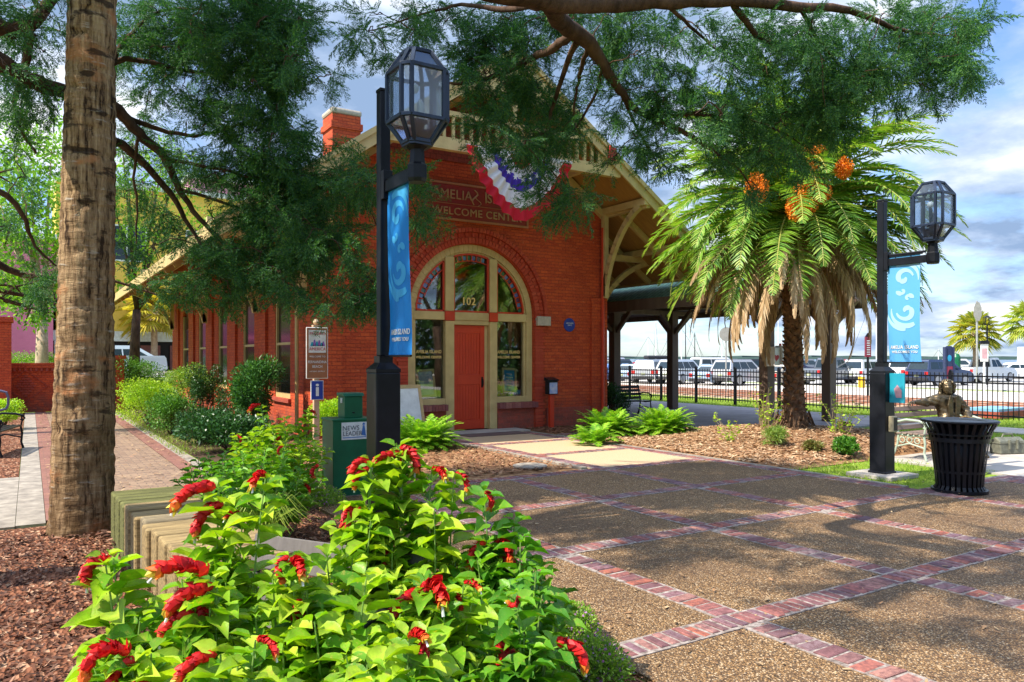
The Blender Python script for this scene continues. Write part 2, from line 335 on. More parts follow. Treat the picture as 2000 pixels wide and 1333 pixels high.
# ================================================================ SETTING: ground, water, paving
def ground_mats():
    m, nt, N, L, b = newmat('grass_ground')
    co = N.new('ShaderNodeTexCoord').outputs['Object']
    n = noise(N, L, co, 1.3, 8, 0.7); n2 = noise(N, L, co, 40, 4, 0.7)
    c = ramp(N, L, n, [(0.3, (0.13, 0.20, 0.02)), (0.5, (0.22, 0.34, 0.03)), (0.7, (0.34, 0.40, 0.06))])
    c = mixc(N, L, ramp(N, L, n2, [(0.4, (0.5,)*3), (0.6, (0,)*3)]), c, (0.07, 0.12, 0.01))
    L.new(c, b.inputs['Base Color']); b.inputs['Roughness'].default_value = 0.9; b.inputs['Specular IOR Level'].default_value = 0.1
    bump(N, L, b, n2, 0.6, 0.03)
    # pebbled aggregate
    a, nt, N, L, b = newmat('exposed_aggregate')
    co = N.new('ShaderNodeTexCoord').outputs['Object']
    v = N.new('ShaderNodeTexVoronoi'); v.inputs['Scale'].default_value = 95; L.new(co, v.inputs['Vector'])
    sp = N.new('ShaderNodeSeparateColor'); L.new(v.outputs['Color'], sp.inputs[0])
    c = ramp(N, L, sp.outputs[0], [(0.0, (0.11, 0.055, 0.02)), (0.4, (0.30, 0.16, 0.058)), (0.8, (0.50, 0.29, 0.12)), (1.0, (0.80, 0.60, 0.38))])
    n = noise(N, L, co, 0.55, 8, 0.7)
    c = mixc(N, L, ramp(N, L, n, [(0.40, (0.5,)*3), (0.55, (0,)*3)]), c, (0.13, 0.075, 0.04))
    dk = ramp(N, L, v.outputs['Distance'], [(0.35, (0,)*3), (0.62, (0.75,)*3)])
    c = mixc(N, L, dk, c, (0.045, 0.028, 0.018))
    L.new(c, b.inputs['Base Color']); b.inputs['Roughness'].default_value = 0.7; b.inputs['Specular IOR Level'].default_value = 0.35
    inv = N.new('ShaderNodeMath'); inv.operation = 'SUBTRACT'; inv.inputs[0].default_value = 1; L.new(v.outputs['Distance'], inv.inputs[1])
    bump(N, L, b, inv.outputs[0], 0.9, 0.012)
    # mulch
    u, nt, N, L, b = newmat('bark_mulch')
    co = N.new('ShaderNodeTexCoord').outputs['Object']
    v = N.new('ShaderNodeTexVoronoi'); v.inputs['Scale'].default_value = 38
    mp = N.new('ShaderNodeMapping'); mp.inputs['Scale'].default_value = (1, 0.45, 1); mp.inputs['Rotation'].default_value = (0, 0, 0.6); L.new(co, mp.inputs[0]); L.new(mp.outputs[0], v.inputs['Vector'])
    sp = N.new('ShaderNodeSeparateColor'); L.new(v.outputs['Color'], sp.inputs[0])
    c = ramp(N, L, sp.outputs[0], [(0, (0.04, 0.018, 0.012)), (0.5, (0.17, 0.065, 0.035)), (0.85, (0.30, 0.13, 0.07)), (1, (0.48, 0.30, 0.19))])
    L.new(c, b.inputs['Base Color']); b.inputs['Roughness'].default_value = 0.9; b.inputs['Specular IOR Level'].default_value = 0.1
    bump(N, L, b, v.outputs['Distance'], 0.9, 0.03)
    return m, a, u
m_grass, m_aggr, m_mulch = ground_mats()
m_straw = Mt('pine_straw_bed', (0.46, 0.27, 0.14), 0.95, col2=(0.20, 0.09, 0.04), scale=9, bmp=0.8, bscale=60, bdist=0.03, spec=0.1)
m_soil = Mt('dark_soil', (0.10, 0.06, 0.04), 0.95, col2=(0.05, 0.035, 0.02), scale=5, bmp=0.6, bscale=40, bdist=0.02, spec=0.1)
m_paver = islandmat('clay_pavers', [(0.21, 0.09, 0.095), (0.34, 0.115, 0.085), (0.11, 0.065, 0.085), (0.38, 0.18, 0.14), (0.19, 0.11, 0.14), (0.36, 0.11, 0.065), (0.14, 0.08, 0.10), (0.30, 0.20, 0.19)], 0.8, nz=0.75)
m_joint = Mt('sand_joint', (0.40, 0.34, 0.30), 0.95, col2=(0.12, 0.09, 0.075), scale=25)
m_road = Mt('pale_road', (0.62, 0.55, 0.47), 0.9, scale=0.6, bmp=0.1)
m_lot = Mt('parking_asphalt', (0.42, 0.40, 0.38), 0.9, scale=0.5, bmp=0.1)
m_ballast = Mt('rust_ballast', (0.52, 0.44, 0.30), 0.95, col2=(0.38, 0.26, 0.18), scale=20, bmp=0.5, bscale=30, bdist=0.03)
m_water = Mt('river_water', (0.10, 0.17, 0.24), 0.25, scale=0.1, bmp=0.3, bscale=1.0, bdist=0.05)
m_herring = brickmat('walkway_bricks', (0.32, 0.21, 0.13), (0.18, 0.11, 0.075), (0.11, 0.08, 0.06), 0.2, 0.1, 0.009, bmp=0.4)
m_curb = Mt('worn_concrete_strip', (0.36, 0.31, 0.25), 0.85, col2=(0.19, 0.16, 0.13), scale=6, bmp=0.3)
m_redstrip = brickmat('red_brick_strip', (0.27, 0.12, 0.08), (0.18, 0.075, 0.06), (0.12, 0.07, 0.05), 0.2, 0.1, 0.005, bmp=0.3)

def gz(u, v):
    z = -0.03
    z -= 0.30*min(1, max(0, (u-28)/6.0))
    z += 0.75*min(1, max(0, (v-30)/5.0))*min(1, max(0, (16-u)/3.0))
    return z
def ground():
    us = [-600, -200, -60, -20, 0, 5, 10, 13, 16, 20, 24, 28, 30, 32, 34, 40, 60, 80, 92]
    vs = [-600, -200, -60, -20, 0, 10, 20, 28, 30, 31, 32, 33, 34, 35, 40, 60, 100, 200, 700, 2500]
    b = MB(); V = [(u, v, gz(u, v)) for v in vs for u in us]; n = len(us)
    b.add(V, [(j*n+i, j*n+i+1, (j+1)*n+i+1, (j+1)*n+i) for j in range(len(vs)-1) for i in range(n-1)])
    struct(b.build('ground', m_grass))
ground()
def sheet(name, mat, u0, v0, u1, v1, z, th=0.08):
    return struct(MB().box(u0, v0, z-th, u1, v1, z).build(name, mat))
struct(MB().box(92.2, -1500, -1.4, 5500, 5500, -1.15).build('river', m_water))
# far wooded shore
def hills():
    b = MB(); rng = random.Random(3)
    m = Mt('far_shore_trees', (0.05, 0.09, 0.08), 0.95, scale=0.02, bmp=0)
    u0 = 1500
    for k in range(60):
        v = -1500+k*100; h = 2.5+rng.random()*3
        b.add([(u0, v, -1), (u0, v+100, -1), (u0, v+100, h), (u0, v, h+rng.random()*3), (u0+200, v, -1), (u0+200, v+100, -1), (u0+200, v+100, h), (u0+200, v, h)],
              [(0, 1, 2, 3), (3, 2, 6, 7), (4, 7, 6, 5), (0, 3, 7, 4), (1, 5, 6, 2)])
    struct(b.build('hills', m))
hills()
# plaza
sheet('plaza', m_aggr, 2.7, -6, 9.40, 9.0, 0.0)
sheet('plaza_east', m_aggr, 9.402, -6, 11.0, 5.40, 0.0)
sheet('entry_path', Mt('tan_aggregate', (0.58, 0.42, 0.26), 0.8, col2=(0.42, 0.28, 0.16), scale=50, bmp=0.4, bscale=150), 7.1, 9.002, 9.42, 14.4, 0.0)
sheet('bench_pad', m_concrete, 11.75, 1.0, 15.6, 7.9, -0.004)
sheet('door_threshold', m_concrete, 7.4, 14.402, 9.6, 15.05, 0.03)

def bricks(name, runs, mat=m_paver, z=0.004, bw=0.098, gap=0.008, seed=1):
    # runs: (u0,v0,u1,v1,width): course of bricks laid across the run
    rng = random.Random(seed); b = MB(); j = MB()
    for (u0, v0, u1, v1, w) in runs:
        a = Vector((u0, v0, 0)); d = Vector((u1-u0, v1-v0, 0)); l = d.length; d.normalize(); s = Vector((-d.y, d.x, 0))
        if abs(u1-u0) > abs(v1-v0): bw, gap = .066, .016
        else: bw, gap = .096, .015
        n = int(l/(bw+gap))
        c = a + d*(l/2)
        j.obox((c.x, c.y, z-0.013), (l, w+0.02, 0.03), Matrix((d, s, Vector((0, 0, 1)))).transposed())
        for i in range(n):
            p = a + d*((i+0.5)*(bw+gap)) + s*rng.uniform(-.009, .009); hz = z+0.006+rng.uniform(-.004, .004)
            hw = bw/2-rng.uniform(0, .004); hl = w/2-rng.uniform(0.002, .022); ang = rng.uniform(-.05, .05)
            dd = d*math.cos(ang)+s*math.sin(ang); ss = -d*math.sin(ang)+s*math.cos(ang); t1 = rng.uniform(-.003, .003)
            V = []
            for (kk, zz) in ((0, z-0.01), (0, hz-0.003), (0.007, hz+0.002)):
                for (sx, sy) in ((-1, -1), (1, -1), (1, 1), (-1, 1)):
                    q = p + dd*sx*(hw-kk) + ss*sy*(hl-kk); V.append((q.x, q.y, zz + t1*sx))
            b.add(V, [(8, 9, 10, 11)] + [(r*4+k, r*4+(k+1) % 4, (r+1)*4+(k+1) % 4, (r+1)*4+k) for r in (0, 1) for k in range(4)])
    o = b.build(name, mat); struct(o)
    q = j.build(name+'_bedding', m_joint); struct(q)
A = [-0.6, 1.38, 3.29, 5.26, 7.02, 8.86]; B = [3.79, 5.59, 7.31, 9.31]
runs = []
for v in A:
    runs.append((2.7, v, 9.2, v, 0.20))
    if v < 5.3: runs.append((9.43, v, 11.0, v, 0.20))
def segs(u, v0, v1):
    cuts = [a for a in A if v0 < a < v1]; s = v0; out = []
    for a in cuts: out.append((u, s, u, a-0.11, 0.20)); s = a+0.11
    out.append((u, s, u, v1, 0.20)); return [r for r in out if r[3]-r[1] > 0.15]
for u in B[:2]: runs += segs(u, -3, 8.75)
runs += segs(B[2]-0.08, -3, 14.3)
runs += [(9.31, -3, 9.31, 14.3, 0.20)]
runs += [(11.10, -3, 11.10, 5.4, 0.20), (11.32, -3, 11.32, 5.4, 0.20), (11.54, -3, 11.54, 5.4, 0.20)]
runs += [(7.35, 10.7, 9.2, 10.7, 0.20), (7.35, 12.5, 9.2, 12.5, 0.20)]
bricks('brick_paving_bands', runs)
bricks('brick_side_path', [(9.6, 12.6, 13.0, 12.6, 0.20), (9.6, 12.82, 13.0, 12.82, 0.20), (9.6, 13.04, 13.0, 13.04, 0.2), (9.6, 13.26, 13, 13.26, .2)], seed=4, z=0.02)
sheet('path_edging', m_curb, 6.98, 9.1, 7.09, 14.4, 0.012)
sheet('path_edging_east', m_curb, 9.43, 5.55, 9.53, 14.4, 0.012)

# mounded planting beds (grid meshes with a soft swell)
def bed(name, mat, u0, v0, u1, v1, hf, nu=24, nv=24, kind='structure'):
    b = MB(); V = []
    for j in range(nv+1):
        for i in range(nu+1):
            u = u0+(u1-u0)*i/nu; v = v0+(v1-v0)*j/nv
            e = min(1, i/2.0, (nu-i)/2.0, j/2.0, (nv-j)/2.0)
            V.append((u, v, -0.02+e*hf(u, v)))
    b.add(V, [(j*(nu+1)+i, j*(nu+1)+i+1, (j+1)*(nu+1)+i+1, (j+1)*(nu+1)+i) for j in range(nv) for i in range(nu)])
    o = b.build(name, mat, smooth=True); struct(o, kind); return o
def mound(u, v): return 0.03+0.24*math.exp(-((u-13.2)**2+(v-9.8)**2)/5.0)+0.008*math.sin(u*7)*math.sin(v*6)
bed('palm_bed', m_straw, 9.54, 7.4, 14.9, 12.5, mound, 40, 40)
bed('palm_bed_north', m_straw, 9.54, 13.4, 12.1, 15.0, lambda u, v: 0.035, 8, 8)
bed('entry_bed', m_straw, 3.0, 9.05, 6.97, 15.0, lambda u, v: 0.035+0.008*math.sin(u*9), 24, 24)
bed('side_bed', m_soil, 2.35, 9.05, 4.9, 30, lambda u, v: 0.04, 10, 40)
bed('flower_bed', m_mulch, 0.7, 0.2, 2.68, 8.3, lambda u, v: 0.05, 20, 30)
bed('mulch_bed', m_mulch, -8, -1, 0.69, 8.9, lambda u, v: 0.05+0.015*math.sin(u*5+v*3), 40, 40)
# left walkway
sheet('walkway', m_herring, 0.42, 9.05, 1.88, 27.4, 0.0)
sheet('walkway_strip_west', m_redstrip, 0.14, 9.05, 0.415, 27.4, 0.006)
sheet('walkway_strip_east', m_redstrip, 1.885, 9.05, 2.12, 27.4, 0.006)
sheet('walkway_edge_east', m_curb, 2.125, 9.05, 2.3, 27.4, 0.0)
sheet('walkway_edge_west', m_curb, -0.12, 8.95, 0.135, 27.4, 0.0)
sheet('cross_walk', m_curb, -9, 8.92, -0.125, 12.6, 0.0)
bed('west_bed', m_mulch, -9, 12.65, -0.13, 27.4, lambda u, v: 0.04, 10, 10)
sheet('crossing_bricks', m_herring, 0.7, 8.32, 2.69, 9.04, 0.0)
# platform, paths, rail line, road, lot
sheet('platform', m_slab, 12.9, 12.52, 20.0, 40, 0.03)
sheet('platform_side', m_slab, 12.2, 15.05, 12.9, 40, 0.03)
sheet('platform_walk', m_slab, 14.92, 11.0, 20.0, 12.515, 0.025)
sheet('garden_walk', m_concrete, 18.3, -20, 19.7, 10.99, 0.0)
struct(MB().box(24.6, -60, -0.1, 29.8, 120, 0.0).build('rail_bed', m_ballast))
b = MB()
for r in (25.2, 26.7, 27.8, 29.3): b.box(r, -60, 0.02, r+0.08, 120, 0.10)
struct(b.build('rails', Mt('rusty_rail', (0.33, 0.14, 0.09), 0.6, metal=0.3)))
b = MB()
for k in range(170):
    v = -25+k*0.6
    for r in (24.75, 27.35): b.box(r, v, 0.0, r+2.4, v+0.24, 0.055)
struct(b.build('railway_sleepers', Mt('sleeper_wood', (0.46, 0.32, 0.22), 0.9)))
sheet('road', m_road, 35.5, -60, 47.5, 200, -0.29)
sheet('parking_lot', m_lot, 49.5, -40, 90, 160, -0.27)
b = MB()
for k in range(40): b.box(52, -20+k*2.9, -0.262, 57.5, -20+k*2.9+0.12, -0.262+0.004)
struct(b.build('parking_lines', m_white))
sheet('street', m_lot, -60, 40, 14, 49, 0.755)
sheet('street_pavement', m_curb, -60, 49.01, 30, 55.9, 0.80)
# chips of bark on the near mulch bed
def chips(name, n, u0, u1, v0, v1, zf, cols, s=(0.02, 0.06), seed=5, flat=0.35):
    rng = np.random.default_rng(seed)
    p = np.stack([rng.uniform(u0, u1, n), rng.uniform(v0, v1, n), np.zeros(n)], 1); p[:, 2] = zf(p[:, 0], p[:, 1])+rng.uniform(0.0, 0.02, n)
    a = rng.uniform(0, 2*PI, n); l = rng.uniform(s[0], s[1], n); w = l*rng.uniform(.2, .5, n)
    d = np.stack([np.cos(a), np.sin(a), rng.normal(0, flat, n)], 1); d /= np.linalg.norm(d, axis=1)[:, None]
    t = np.stack([-np.sin(a), np.cos(a), rng.normal(0, flat, n)], 1)
    V = np.stack([p-d*l[:, None]/2-t*w[:, None]/3, p+d*l[:, None]/2-t*w[:, None]/2, p+d*l[:, None]/2.2+t*w[:, None]/2, p-d*l[:, None]/2+t*w[:, None]/3], 1).reshape(-1, 3)
    F = np.arange(n*4).reshape(-1, 4)
    o = link(name, mesh_from(name, V, F, islandmat(name+'_colour', cols, 0.85, bmp=0), uv=False)); struct(o, 'stuff'); tag(o, 'loose brown bark and leaf litter scattered on the '+name.split('_')[0]+' planting bed', 'mulch'); return o
MC = [(0.03, 0.014, 0.009), (0.10, 0.038, 0.022), (0.19, 0.075, 0.04), (0.07, 0.03, 0.02), (0.34, 0.18, 0.11), (0.05, 0.025, 0.018)]
chips('bark_chips', 30000, -4.6, 2.6, 1.5, 8.25, lambda u, v: 0.035+0.015*np.sin(u*5+v*3), MC)
chips('bed_litter', 14000, 9.6, 14.8, 7.5, 12.4, lambda u, v: 0.012+0.24*np.exp(-((u-13.2)**2+(v-9.8)**2)/5.0), [(0.20, 0.09, 0.045), (0.46, 0.27, 0.14), (0.34, 0.17, 0.09), (0.64, 0.46, 0.28), (0.52, 0.34, 0.2)], (0.03, 0.10), 6, 0.2)
chips('entry_litter', 9000, 3.2, 6.95, 9.2, 14.9, lambda u, v: 0.02+0*u, [(0.14, 0.06, 0.03), (0.36, 0.17, 0.08), (0.24, 0.1, 0.05), (0.5, 0.3, 0.16)], (0.03, 0.09), 8, 0.2)
chips('north_litter', 2500, 9.6, 12.0, 13.5, 14.9, lambda u, v: 0.02+0*u, [(0.14, 0.06, 0.03), (0.30, 0.13, 0.07), (0.2, 0.08, 0.05)], (0.03, 0.09), 9, 0.2)
chips('plaza_litter', 2600, 2.8, 10.9, 1.0, 8.9, lambda u, v: 0.008+0*u, [(0.12, 0.06, 0.03), (0.36, 0.2, 0.1), (0.5, 0.36, 0.2), (0.2, 0.1, 0.05)], (0.015, 0.05), 19, 0.12)
chips('walkway_litter', 1500, 0.2, 2.3, 9.1, 26, lambda u, v: 0.012+0*u, [(0.12, 0.06, 0.03), (0.36, 0.2, 0.1), (0.5, 0.36, 0.2)], (0.03, 0.08), 20, 0.12)
# grass blades near the lamp and the lawn strips
def blades(name, n, regs, hgt=(0.03, 0.07), cols=((0.12, 0.24, 0.02), (0.30, 0.42, 0.05), (0.42, 0.44, 0.10)), seed=3):
    rng = np.random.default_rng(seed); ps = []
    ar = np.array([(r[1]-r[0])*(r[3]-r[2]) for r in regs]); cnt = (n*ar/ar.sum()).astype(int)
    for r, k in zip(regs, cnt): ps.append(np.stack([rng.uniform(r[0], r[1], k), rng.uniform(r[2], r[3], k), np.full(k, r[4])], 1))
    p = np.concatenate(ps); n = len(p); a = rng.uniform(0, 2*PI, n); h = rng.uniform(hgt[0], hgt[1], n); w = 0.006
    t = np.stack([np.cos(a), np.sin(a), 0*a], 1)*w; up = np.stack([rng.normal(0, .5, n), rng.normal(0, .5, n), np.ones(n)], 1)*h[:, None]
    V = np.stack([p-t, p+t, p+up], 1).reshape(-1, 3); F = np.arange(n*3).reshape(-1, 3)
    o = link(name, mesh_from(name, V, F, leafmat(name+'_leaf', cols, 0.3), uv=False)); struct(o, 'stuff'); tag(o, cat='grass', label='short green grass beside the paving and walks'); return o
blades('lawn_grass', 60000, [(9.6, 12.0, 5.6, 7.5, -0.02), (15.7, 18.2, 3, 10.9, -0.02), (19.8, 24, 5, 20, -0.02), (20.1, 24, 20, 34, -0.02), (2.15, 3.0, 14, 27, 0.0), (12.0, 14.9, 8.0, 9.2, 0.0)])
# ================================================================ THE DEPOT (brick welcome centre)
UL, UR, VF, VB, UC, ZA = 4.87, 12.2, 15.0, 33.0, 8.54, 8.06
SL = 0.70; VO = 13.3; EU = 5.95           # roof slope, front overhang plane, half width of the roof
def roofz(u): return ZA - SL*abs(u-UC)
def depot():
    T = thing('welcome_center', 'red brick depot with wide gabled eaves, arched entrance and red door', 'building', (UC, VF, 0))
    def bd(mb, name, mat, parent=T, **k): return mb.build(name, mat, parent, world=True, **k)
    ac, ar, zs = 8.47, 1.62, 2.60
    arc = [(ac+ar*math.cos(PI/2+PI/2*i/20), zs+ar*math.sin(PI/2+PI/2*i/20)) for i in range(21)]
    b = MB()
    zt = lambda u: roofz(u)-0.22
    b.prism([(UL, 0), (ac-ar, 0), (ac-ar, zs)] + arc[::-1][1:] + [(ac, zt(UC)), (UL, zt(UL))], 'y', VF, VF+0.35)
    right = [(ac, zs+ar)] + [(2*ac-x, z) for x, z in arc[1:]] + [(ac+ar, 0), (UR, 0), (UR, zt(UR)), (UC, zt(UC)), (ac, zt(UC))]
    b.prism(right, 'y', VF, VF+0.35)
    bd(b, 'front_wall', m_brick)
    bd(MB().prism([(UL, 0), (UR, 0), (UR, zt(UR)), (UC, zt(UC)), (UL, zt(UL))], 'y', VB, VB+0.35), 'rear_wall', m_brick)
    m_sideglass = Mt('dark_side_glass', (.012, .012, .014), .12, bmp=0, spec=.5)
    # side walls with tall windows in the west wall
    wins = [17.5, 20.7, 23.9, 27.1, 30.3]; ww = 0.62
    b = MB(); ys = [VF+0.352]
    for w in wins: ys += [w-ww, w+ww]
    ys.append(VB-0.002)
    for i in range(0, len(ys), 2): b.box(UL, ys[i], 0, UL+0.35, ys[i+1], 5.2)
    for w in wins:
        b.box(UL, w-ww, 0, UL+0.35, w+ww, 0.75)
        a2 = [(w+ww*math.cos(PI*i/10), 3.1+0.36*math.sin(PI*i/10)) for i in range(11)]
        b.prism([(w+ww, 5.2)]+a2+[(w-ww, 5.2)], 'x', UL, UL+0.35)
    bd(b, 'side_wall', m_brick)
    bd(MB().box(UR-0.35, VF+0.352, 0, UR, VB-0.002, 5.2), 'side_wall', m_brick)
    b = MB()                                       # brick piers, base course, corner pilasters
    for w in [15.36]+[q+1.6 for q in wins]: bd(MB().box(UL-0.07, w-0.35, 0, UL-0.002, w+0.35, 4.9), 'pilaster', m_brick)
    bd(MB().prism([(UR-0.42, VF-0.07), (UR+0.07, VF-0.07), (UR+0.07, VF+0.5), (UR+0.002, VF+0.5), (UR+0.002, VF-0.002), (UR-0.42, VF-0.002)], 'z', 0, 3.15), 'pilaster', m_brick)
    bd(MB().box(UL-0.07, VF-0.07, 0, UL+0.5, VF-0.002, 3.15), 'pilaster', m_brick)
    bd(MB().box(UL+0.51, VF-0.045, 0, ac-ar-0.36, VF-0.002, 0.46), 'plinth', m_brick_d); bd(MB().box(ac+ar+0.36, VF-0.045, 0, UR-0.43, VF-0.002, 0.46), 'plinth', m_brick_d)
    for w in wins:
        f = MB(); f.box(UL+0.02, w-ww, 0.75, UL+0.1, w-ww+0.07, 3.2); f.box(UL+0.02, w+ww-0.07, 0.75, UL+0.1, w+ww, 3.2); f.box(UL+0.02, w-ww+.071, 0.75, UL+0.12, w+ww-.071, 0.86)
        f.box(UL+0.03, w-ww+.071, 1.95, UL+0.09, w+ww-.071, 2.01)
        o = bd(f, 'window', m_cream)
        g = MB().prism([(w-ww, 0.8), (w+ww, 0.8)]+[(w+ww*math.cos(PI*i/10), 3.1+0.36*math.sin(PI*i/10)) for i in range(11)], 'x', UL+0.07, UL+0.09)
        g.build('pane', m_sideglass, o, world=True)
        MB().box(UL-0.07, w-ww-0.08, 0.66, UL+0.1, w+ww+0.08, 0.749).build('sill', m_brick_d, o, world=True)
    # interior
    b = MB(); b.box(UL+0.36, VF+1.7, 0.02, UR-0.36, VF+1.75, 5); b.box(UL+0.36, VF+0.36, 0.0, UR-0.36, VF+1.69, 0.03); b.box(UL+0.36, VF+0.36, 4.6, UR-0.36, VF+1.69, 4.7)
    b.box(UL+1.2, VF+1.8, 0, UL+1.25, VB-0.3, 5)
    bd(b, 'interior', m_interior)
    # arch brickwork
    b = MB()
    def vouss(r0, r1, n, y0, y1, gap=0.012):
        for i in range(n):
            a = PI*(i+0.5)/n; rm = (r0+r1)/2; w = PI*rm/n-gap
            M = Matrix.Rotation(-(a-PI/2), 3, 'Y'); b.obox((ac+rm*math.cos(a), (y0+y1)/2, zs+rm*math.sin(a)), (w, y1-y0, r1-r0-0.008), M)
    vouss(1.63, 1.76, 60, VF-0.06, VF+0.1); vouss(1.76, 1.88, 64, VF-0.03, VF+0.05); 
    for i in range(0, 64, 2): 
        a = PI*(i+0.5)/64; b.obox((ac+1.82*math.cos(a), VF-0.045, zs+1.82*math.sin(a)), (0.06, 0.03, 0.09), Matrix.Rotation(-(a-PI/2), 3, 'Y'))
    vouss(1.88, 1.98, 66, VF-0.09, VF+0.03)
    b.ring(ac, zs, 1.628, 1.97, 0, PI, VF-0.02, VF-0.001, 40)
    for s in (-1, 1):
        for k in range(34): z = 0.0375+k*0.075; b.box(ac+s*1.64, VF-0.045, z-0.033, ac+s*(1.86+0.05*(k % 2)), VF-0.002, z+0.033)
    bd(b, 'brick_arch', m_arch)
    for s in (-1, 1): bd(MB().box(ac+s*1.66, VF-0.12, 2.42, ac+s*2.04, VF-0.003, 2.64), 'impost_block', m_stone, bev=0.01)
    # timber entrance screen
    y0, y1 = VF+0.06, VF+0.20
    b = MB(); b.ring(ac, zs, 1.46, 1.618, 0, PI, y0, y1, 40); b.ring(ac, zs, 1.40, 1.46, 0, PI, y0+0.04, y1+0.02, 40)
    for s in (-1, 1):
        b.box(ac+s*1.618, y0, 0.60, ac+s*1.46, y1, zs-0.001); b.box(ac+s*1.459, y0+0.04, 0.72, ac+s*1.40, y1+.02, zs-0.001)
    for x0, x1 in ((ac-0.70, ac-0.48), (ac+0.44, ac+0.64)):
        zt2 = zs+math.sqrt(1.46**2-((x0+x1)/2-ac)**2)-0.03
        b.box(x0, y0-0.02, 0.03, x1, y1+0.02, 2.48); b.box(x0, y0-0.02, 2.70, x1, y1+0.02, zt2)
    b.box(ac-1.46, y0+0.005, 2.50, ac-0.701, y1-.005, 2.68); b.box(ac-0.479, y0+0.005, 2.50, ac+0.439, y1-.005, 2.68); b.box(ac+0.641, y0+0.005, 2.50, ac+1.46, y1-.005, 2.68)
    b.box(ac-1.46, y0-0.01, 0.62, ac-0.701, y1, 0.76); b.box(ac+0.641, y0-0.01, 0.62, ac+1.46, y1, 0.76)
    b.box(ac-0.479, y0+.02, 2.40, ac+0.439, y1, 2.499)
    bd(b, 'entrance_frame', m_cream, bev=0.008)
    for x0, x1 in ((ac-0.71, ac-0.47), (ac+0.43, ac+0.65)): bd(MB().box(x0, y0-0.035, 2.485, x1, y1, 2.695), 'corner_block', m_redpaint, bev=0.006)
    for x0, x1 in ((ac-1.618, ac-0.701), (ac+0.641, ac+1.618)): bd(MB().box(x0, VF+0.005, 0, x1, VF+0.3, 0.49), 'window_base', m_brick_d)
    m_sill = islandmat('sill_brick', [(0.30, 0.09, 0.07), (0.22, 0.07, 0.07), (0.36, 0.14, 0.11)])
    for x0, x1 in ((ac-1.66, ac-0.69), (ac+0.63, ac+1.70)):
        n = int((x1-x0)/0.08); b = MB()
        for i in range(n): b.box(x0+i*(x1-x0)/n+.004, VF-0.09, 0.49, x0+(i+1)*(x1-x0)/n-.004, VF+0.1, 0.62+0.004*(i % 3))
        bd(b, 'brick_sill', m_sill)
    # door
    dx0, dx1 = ac-0.475, ac+0.36
    d = MB(); yd = y1-0.03
    d.box(dx0, yd, 0.04, dx1, yd+0.045, 2.395)
    for (x0, x1, z0, z1) in ((dx0, dx0+.12, .04, 2.395), (dx1-.12, dx1, .04, 2.395), (dx0+.121, dx1-.121, 2.22, 2.394), (dx0+.121, dx1-.121, 1.05, 1.28), (dx0+.121, dx1-.121, .041, .25)): d.box(x0, yd-0.02, z0, x1, yd-0.001, z1)
    for (z0, z1) in ((0.26, 1.04), (1.29, 2.21)):
        for k in range(8):
            xa = dx0+0.13+k*0.072; d.box(xa, yd-0.008, z0, xa+0.062, yd-0.0005, z1)
    D = bd(d, 'door', m_redpaint, bev=0.004)
    h = MB(); h.box(dx1-0.085, yd-0.028, 0.98, dx1-0.045, yd-0.021, 1.22); h.tube([(dx1-0.065, yd-0.03, 1.0), (dx1-0.065, yd-0.075, 1.03), (dx1-0.065, yd-0.08, 1.1), (dx1-0.065, yd-0.07, 1.17), (dx1-0.065, yd-0.03, 1.19)], 0.010)
    h.build('handle', m_black, D, world=True)
    bd(MB().box(dx1+0.005, yd-0.01, 0.04, dx1+0.075, yd+0.05, 2.395), 'door_jamb', m_cream)
    # panes and red trims
    def arcx(x, r): return zs+math.sqrt(max(0, r*r-(x-ac)**2))
    def lunette(x0, x1, name):
        n = 10; xs = [x0+(x1-x0)*i/n for i in range(n+1)]
        pol = [(x0, 2.70)] + [(x1, 2.70)] + [(x, max(2.71, arcx(x, 1.40))) for x in xs[::-1]]
        tr = MB(); yy = y0+0.05
        for i in range(len(pol)):
            a = pol[i]; c = pol[(i+1) % len(pol)]
            if abs(a[0]-c[0])+abs(a[1]-c[1]) < 0.02: continue
            tr.beam((a[0], yy, a[1]), (c[0], yy, c[1]), 0.04, 0.045, up=(0, 1, 0))
        # inner came following the arch and the little panes of coloured glass
        q = [(x, arcx(x, 1.25)) for x in xs if 1.25 > abs(x-ac) and arcx(x, 1.25) > 2.72]
        for a, c in zip(q[:-1], q[1:]): tr.beam((a[0], yy, a[1]), (c[0], yy, c[1]), 0.02, 0.016, up=(0, 1, 0))
        o = bd(tr, name, m_redpaint)
        pane = MB(); pane.prism(pol, 'y', y0+0.09, y0+0.095); pane.build('pane', m_glass, o, world=True)
        sq = MB(); bars = MB()
        for i in range(0, 34):
            a = PI*(i+0.5)/34; x = ac+1.32*math.cos(a); z = zs+1.32*math.sin(a)
            if x0+0.05 < x < x1-0.05 and z > 2.76:
                sq.mat(i % 4).obox((x, y0+0.08, z), (0.085, 0.006, 0.09), Matrix.Rotation(-(a-PI/2), 3, 'Y'))
                a2 = PI*(i+1)/34; bars.beam((ac+1.26*math.cos(a2), yy, zs+1.26*math.sin(a2)), (ac+1.39*math.cos(a2), yy, zs+1.39*math.sin(a2)), 0.02, 0.016, up=(0, 1, 0))
        sq.build('stained_glass', m_stain, o, world=True); bars.build('glazing_bars', m_redpaint, o, world=True)
    lunette(ac-1.38, ac-0.72, 'fanlight'); lunette(ac-0.46, ac+0.42, 'fanlight'); lunette(ac+0.66, ac+1.38, 'fanlight')
